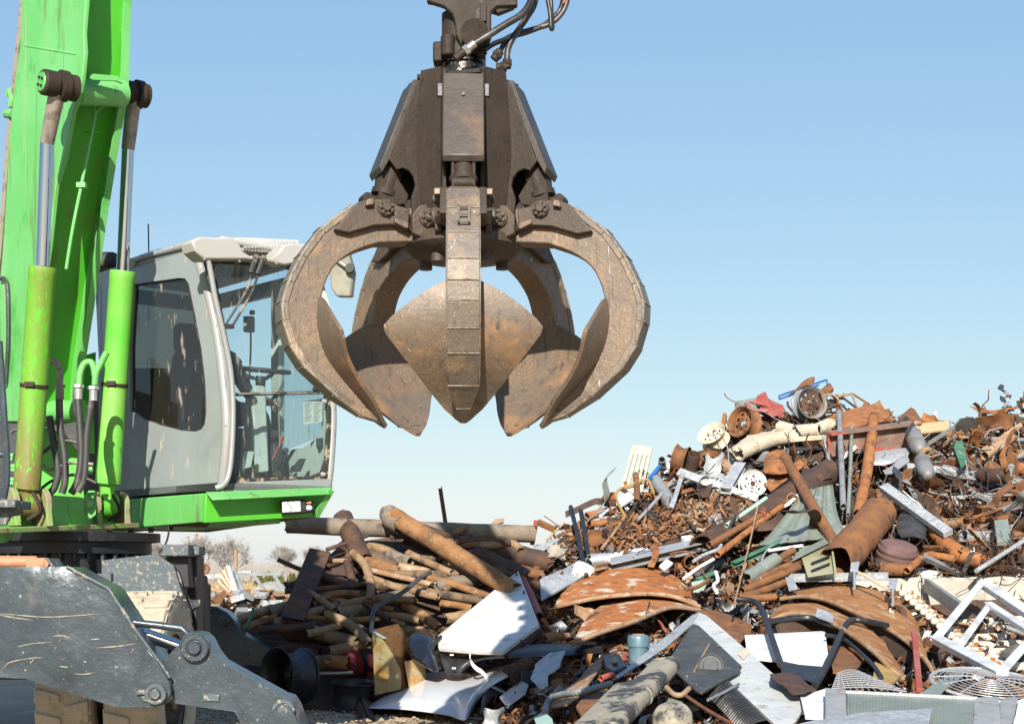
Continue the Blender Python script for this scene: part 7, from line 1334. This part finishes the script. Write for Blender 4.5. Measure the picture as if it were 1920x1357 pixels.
RTM = [('rust', 6), ('rust_orange', 2.4), ('rust_dark', 3), ('rust_pale', 1.2), ('grey', .2), ('white', .12), ('darkmetal', .3)]
LOM = [('rust', 2), ('rust_dark', 2.2), ('galv', 1.6), ('grey', 1.2), ('white', 1.2), ('darkmetal', 1.6), ('black', 1.6), ('rust_pale', 1), ('alu', .8), ('sage', .3), ('red', .15)]
n = 0
while n < 470:                                   # upper heap, denser and rustier to the right
    px = FR_.uniform(1030, 2150); py = FR_.uniform(735, 1075)
    if py < pw(SIL, px) + 8: continue
    right = px > 1640; m = pick(RTM if right else UPM); k = pick(KIND if not right else [('sheet', 8), ('tube', 1.6), ('bar', 1), ('strap', 1.4), ('plate', 2), ('ring', .5), ('wire', .4)])
    med(k, px, py, m, FR_.uniform(.16, .40) * (1.25 if right else 1) * (1.0 if py > 850 else .9), FR_.uniform(-.12, .28)); n += 1
for i in range(40):                              # ridge line, breaking up the skyline
    px = FR_.uniform(1100, 1940); py = pw(SIL, px) + FR_.uniform(-14, 16); med(pick(KIND), px, py, pick(UPM), FR_.uniform(.12, .3), FR_.uniform(-.1, .15))
n = 0
while n < 260:                                   # lower heap
    px = FR_.uniform(985, 2080); py = FR_.uniform(1085, 1385)
    if px < 1060 and py < 1150: continue
    if px > 1690 and 1080 < py < 1170: continue
    med(pick(KIND), px, py, pick(LOM), FR_.uniform(.14, .34) * DEP(px, py) / 17, FR_.uniform(-.1, .45)); n += 1
for i in range(26): px = FR_.uniform(860, 1060); med(pick(KIND), px, FR_.uniform(1270, 1380), pick(LOM), FR_.uniform(.1, .24), FR_.uniform(0, .3))
n = 0
while n < 85:                                    # longer bars and slim pipes through the heap
    px = FR_.uniform(1060, 1900); py = FR_.uniform(800, 1075)
    if py < pw(SIL, px) + 34: continue
    n += 1; med(FR_.choice(('bar', 'bar', 'tube', 'strap')), px, py, pick([('rust', 3), ('rust_pale', 2.4), ('grey', 2), ('galv', 2.4), ('rust_dark', 2), ('darkmetal', 1.2), ('white', .8), ('cream', .4), ('sage', .6)]), FR_.uniform(.38, .6), FR_.uniform(.15, .4))
for i in range(26):                              # bulk up the right-hand ridge with larger rusty pieces
    px = 1700 + i * 15 + FR_.uniform(-6, 6); py = pw(SIL, px) + FR_.uniform(-10, 22); med(pick([('sheet', 6), ('tube', 2), ('plate', 2)]), px, py, pick(RTM), FR_.uniform(.32, .55), FR_.uniform(-.1, .2))
# fine litter between the larger pieces: too many to count
def litter(nm, mat, count, box, seed, s0, s1, label, wet=None):
    r = random.Random(seed); mb = MB(); x0, x1, y0, y1 = box; n = 0
    while n < count:
        px, py = r.uniform(x0, x1), r.uniform(y0, y1)
        if py < pw(SIL, px) + 6 or (px > 1690 and 1088 < py < 1160): continue
        c = hp(px, py, r.uniform(-.2, .22)); L = r.uniform(s0, s1); d = V((r.uniform(-1, 1), r.uniform(-1, 1), r.uniform(-.7, .7))).normalized(); u = d.cross(V((r.uniform(-1, 1), r.uniform(-1, 1), r.uniform(-1, 1)))).normalized(); q = d.cross(u)
        w = L * r.uniform(.08, .45); t = .006; b = u * w * r.uniform(-.6, .6); m = c + q * L * r.uniform(-.35, .35); e0, e1 = c - d * L / 2 + b, c + d * L / 2
        mb.add([e0 - u * w / 2, e0 + u * w / 2, m - u * w / 2, m + u * w / 2, e1 - u * w / 2, e1 + u * w / 2] + [p + q * t for p in (e0 - u * w / 2, e0 + u * w / 2, m - u * w / 2, m + u * w / 2, e1 - u * w / 2, e1 + u * w / 2)], [(0, 2, 3, 1), (2, 4, 5, 3), (6, 7, 9, 8), (8, 9, 11, 10), (0, 6, 8, 2), (2, 8, 10, 4), (1, 3, 9, 7), (3, 5, 11, 9), (0, 1, 7, 6), (4, 10, 11, 5)]); n += 1
    O(mb, nm, SC[mat], label=label, cat='scrap litter', kind='stuff', smooth=0)
ALLB = (1000, 2200, 740, 1400)
litter('scrap_litter', 'rust', 4200, ALLB, 1, .05, .20, 'fine brown rusty scrap bits filling the heap')
litter('scrap_litter', 'rust_dark', 3400, ALLB, 2, .05, .20, 'fine dark rusty scrap bits filling the heap')
litter('scrap_litter', 'rust_orange', 700, ALLB, 3, .05, .18, 'fine orange rusty scrap bits filling the heap')
litter('scrap_litter', 'rust_pale', 1600, ALLB, 4, .04, .15, 'fine tan scrap bits filling the heap')
litter('scrap_litter', 'darkmetal', 1500, ALLB, 5, .05, .18, 'fine dark metal bits filling the heap')
litter('scrap_litter', 'galv', 1300, (1000, 1960, 840, 1400), 6, .04, .15, 'fine grey metal bits filling the heap')
litter('scrap_litter', 'white', 420, (1000, 1960, 840, 1400), 7, .03, .11, 'fine white painted bits filling the heap')
litter('scrap_litter', 'black', 900, (880, 1960, 1100, 1400), 8, .05, .18, 'fine black scrap bits in the lower heap')
litter('scrap_litter', 'rust', 500, (850, 1080, 1250, 1400), 9, .03, .1, 'fine brown bits around the fender')
# rusty strip clippings spill
SC['clip'] = M('clipping_rust', (.25, .115, .055), .88, 0, [((.34, .19, .10), 8, .45, .65, 6), ((.11, .055, .034), 10, .5, .66, 6)], [(30, .3)])
cl = [MB(), MB(), MB()]; r = random.Random(31)
for i in range(1150):
    u, v = r.random(), r.random(); px = 1150 + 250 * u + (-30 + 60 * v) * 0; py = 1030 - 75 * u * .75 - v * 55 + r.uniform(-6, 6)
    c = hp(px, py, .25 + .3 * r.random()); L = r.uniform(.10, .28); d = V((r.uniform(-1, 1), r.uniform(-.8, .4), r.uniform(-.7, .7))).normalized(); up_ = d.cross(V((r.uniform(-1, 1), r.uniform(-1, 1), r.uniform(-1, 1)))).normalized(); w = up_ * r.uniform(.008, .018); k = r.uniform(-1.4, 1.4); P = []; p = c - d * L / 2; nn_ = d.cross(up_); a = -k / 2
    for q in range(6): P.append([p - w, p + w]); p = p + (d * math.cos(a) + nn_ * math.sin(a)) * L / 5; a += k / 5
    cl[r.choice((0, 0, 2)) if u < .5 else r.choice((0, 1, 1, 2))].sheet(P, .005)
for mb, m, nm in zip(cl, ('clip', 'rust_pale', 'rust_dark'), ('orange', 'pale tan', 'dark')): O(mb, 'strip_clippings', SC[m], label=f'{nm} rusty strip clippings spilled above the aluminium channel', cat='clippings', kind='stuff', smooth=0)
# tangle of wire above the wall
tw = MB(); r = random.Random(37)
for i in range(150):
    c = hp(r.uniform(1640, 1940), r.uniform(1035, 1084), r.uniform(.2, .6)); pts = [c]; d = V((r.uniform(-1, 1), r.uniform(-.5, .3), r.uniform(-.3, .4))).normalized()
    for _ in range(5): d = (d + V((r.uniform(-1, 1), r.uniform(-1, 1), r.uniform(-1, 1))) * .4).normalized(); pts.append(pts[-1] + d * r.uniform(.04, .1))
    tw.path(pts, r.uniform(.003, .006), n=4, k=3)
O(tw, 'wire_tangle', SC['rust_dark'], label='tangled thin wire spread along the concrete wall top', cat='wire tangle', kind='stuff', smooth=0)

for sd, m, nm, cnt in ((51, 'rust_dark', 'brown', 260), (52, 'darkmetal', 'dark', 330), (53, 'galv', 'pale', 110)):
    tw = MB(); r = random.Random(sd); n = 0
    while n < cnt:
        px, py = r.uniform(1020, 2100), r.uniform(760, 1060)
        if py < pw(SIL, px) + 30 or (px > 1690 and 1080 < py < 1170): continue
        n += 1; pts = [hp(px, py, r.uniform(.1, .5))]; d = V((r.uniform(-1, 1), r.uniform(-.7, .4), r.uniform(-.5, .6))).normalized()
        for _ in range(5): d = (d + V((r.uniform(-1, 1), r.uniform(-1, 1), r.uniform(-1, 1))) * .35).normalized(); pts.append(pts[-1] + d * r.uniform(.04, .12))
        tw.path(pts, r.uniform(.003, .008), n=4, k=3)
    O(tw, 'wire_tangle', SC[m], label=f'{nm} wires and thin rods tangled through the whole heap', cat='wire tangle', kind='stuff', smooth=0)

# ------------------------------------------------------------------ junk beyond the pipes, left of them
mound = MB(); P = []
for i in range(15):
    px = 330 + i * 22; row = []
    for k in range(9):
        Y = 19.5 + k * 1.2; z = (.72 * math.sin(math.pi * min(1, (k + .3) / 8)) + .1 * noise.noise(V((px * .03, Y, 0)))) * (1 if 1 <= i <= 13 else .3); row.append(V(((px - CXP) * Y / FPX, Y, max(-.05, z if 0 < k < 8 else -.05))))
    P.append(row)
mound.add([p for r_ in P for p in r_], [(i * 9 + j, (i + 1) * 9 + j, (i + 1) * 9 + j + 1, i * 9 + j + 1) for i in range(14) for j in range(8)])
O(mound, 'dirt_mound', dirt_m, kind='structure', smooth=60)
wv = thing('awning_panel', 'crumpled white ribbed awning panel standing beyond the pipe pile', 'panel', at(440, 1140, 22))
for k in range(10):
    t = k / 9; a = at(lerp(424, 402, t), lerp(1062, 1108, t), 22 + .3 * t); b = at(lerp(448, 452, t), lerp(1122, 1124, t), 21.9); O(MB().beam(a, b, .07, .02, V((0, -1, .2)).normalized()), 'rib', SC['cream'] if k % 2 else SC['rust_pale'], wv)
O(MB().prism([at(424, 1060, 21.8), at(430, 1060, 21.8), at(447, 1112, 21.7), at(448, 1124, 21.7), at(440, 1118, 21.7)], V((.02, .03, 0))), 'edge', SC['galv'], wv); O(MB().prism([at(434, 1066, 22), at(440, 1064, 22), at(458, 1104, 22), at(470, 1122, 22), at(452, 1112, 21.9)], V((0, .03, 0))), 'flap', SC['galv'], wv)
ld = thing('ladder_frame', 'pale grey ladder-like steel frame lying beyond the pipe pile', 'frame', at(490, 1115, 23))
for x1, y1, x2, y2, w in ((445, 1076, 528, 1075, .05), (478, 1116, 541, 1113, .05), (478, 1080, 500, 1112, .045), (515, 1078, 535, 1112, .045), (522, 1080, 524, 1070, .04)): O(MB().beam(at(x1, y1, 23), at(x2, y2, 23), w, w), 'rail', SC['grey'], ld)
O(MB().beam(at(376, 1082, 23.5), at(472, 1073, 23.5), .1, .06), 'white_beam', SC['galv'], label='long white beam lying behind the crumpled awning panel', cat='beam')
for pts, m, lb_ in (([(382, 1098), (400, 1105), (440, 1120)], 'rust_pale', 'grey-brown timber lying before the awning panel'), ([(384, 1112), (410, 1116), (446, 1126)], 'rust', 'rusty curved pipe before the awning panel'), ([(384, 1122), (400, 1138), (412, 1145)], 'rust', 'rusty bar left of the awning panel'), ([(425, 1148), (445, 1138), (458, 1128)], 'cream', 'pale plank pointing up before the pipes'), ([(452, 1138), (480, 1134), (508, 1132)], 'rust_pale', 'crusted pipe lying below the ladder frame')):
    O(MB().path([at(x, y, 20.8) for x, y in pts], .045, n=8), 'junk_bar', SC[m], label=lb_, cat='bar')
for px, py, r_, lb_ in ((382, 1066, 10, 'rusty spoked wheel at the field edge beside the black post'), (488, 1127, 9, 'rusty spoked hand wheel lying below the ladder frame')):
    c = at(px, py, 22); t = thing('spoked_wheel', lb_, 'wheel', c - UP * .06); r = px2m(r_, 22); O(MB().path([c + V((math.cos(a) * r, .02, math.sin(a) * r * .9)) for a in [k * math.pi / 9 for k in range(19)]], .014, n=6, smooth=False), 'rim', SC['rust'], t)
    for k in range(4): a = k * math.pi / 4; O(MB().path([c + V((math.cos(a) * r, .02, math.sin(a) * r * .9)), c - V((math.cos(a) * r, -.02, math.sin(a) * r * .9))], .01, n=5, smooth=False), 'spoke', SC['rust'], t)
r = random.Random(41); jm = [MB() for _ in range(4)]
for i in range(420):
    Y = r.uniform(20, 24); px = r.uniform(376, 545); py = r.uniform(1112, 1152); c = at(px, py, Y); jm[r.choice((0, 0, 1, 2, 3))].box(c, (r.uniform(.04, .22), r.uniform(.04, .2), r.uniform(.02, .09)), Matrix.Rotation(r.uniform(0, 3), 3, 'Z') @ Matrix.Rotation(r.uniform(-.7, .7), 3, 'X'))
for mb, m, nm in zip(jm, ('rust', 'galv', 'rust_pale', 'grey'), ('brown', 'pale', 'tan', 'grey')): O(mb, 'junk_rubble', SC[m], label=f'{nm} junk rubble strewn beyond the pipe pile', cat='rubble', kind='stuff', smooth=0)
O(MB().loft([[at(476, 1104, 26), at(495, 1092, 26), at(520, 1094, 26), at(540, 1104, 26)], [at(470, 1122, 25), at(495, 1116, 24.6), at(520, 1116, 24.6), at(545, 1122, 25)]], .05, 14, 6, .06), 'rubble_mound', concrete, label='grey rubble mound behind the ladder frame', cat='mound')
# white truck body glimpsed under the machine
tb = thing('truck_body', 'white box truck body glimpsed under the green machine', 'truck', at(185, 1075, 30))
O(MB().prism([at(148, 1045, 30), at(166, 1043, 30), at(172, 1016, 30), at(202, 1015, 30), at(206, 1056, 30), at(148, 1060, 30)], V((0, 1.5, 0))), 'body', SC['white'], tb, bevel=.02); O(MB().prism([at(177, 1024, 29.98), at(198, 1023, 29.98), at(200, 1052, 29.98), at(180, 1053, 29.98)], V((0, -.02, 0))), 'door_panel', SC['galv'], tb, bevel=.01); O(MB().beam(at(173, 1018, 29.95), at(176, 1056, 29.95), .06, .05), 'corner_post', SC['white'], tb)
O(MB().box(at(175, 1085, 30.6) - UP * .3, (.7, 1.5, .75)), 'chassis', SC['black'], tb)
for dx in (-.3, .3): O(MB().lathe([(0, -.1), (.32, -.1), (.4, -.06), (.4, .06), (.32, .1), (0, .1)], V((at(175, 1085, 30.5).x + dx, 30.5, .4)), V((1, 0, 0)), 24), 'wheel', rub, tb)
# clods and pebbles on the dirt
r = random.Random(43); pb = MB()
for i in range(1500):
    Y = r.uniform(11.2, 15.3); px = r.uniform(330, 960); c = at(px, HZP, Y); c.z = r.uniform(-.005, .012); s = r.uniform(.006, .03) * (1.8 if r.random() < .06 else 1)
    vs = [c + V((x * s * r.uniform(.6, 1.2), y * s * r.uniform(.6, 1.2), z * s * r.uniform(.4, .8))) for x, y, z in ((1, 0, 0), (-1, 0, 0), (0, 1, 0), (0, -1, 0), (0, 0, 1), (0, 0, -1))]
    pb.add(vs, [(0, 2, 4), (2, 1, 4), (1, 3, 4), (3, 0, 4), (2, 0, 5), (1, 2, 5), (3, 1, 5), (0, 3, 5)])
O(pb, 'pebbles', dirt_m, label='clods and pebbles scattered on the tan dirt', cat='pebbles', kind='stuff', smooth=0)
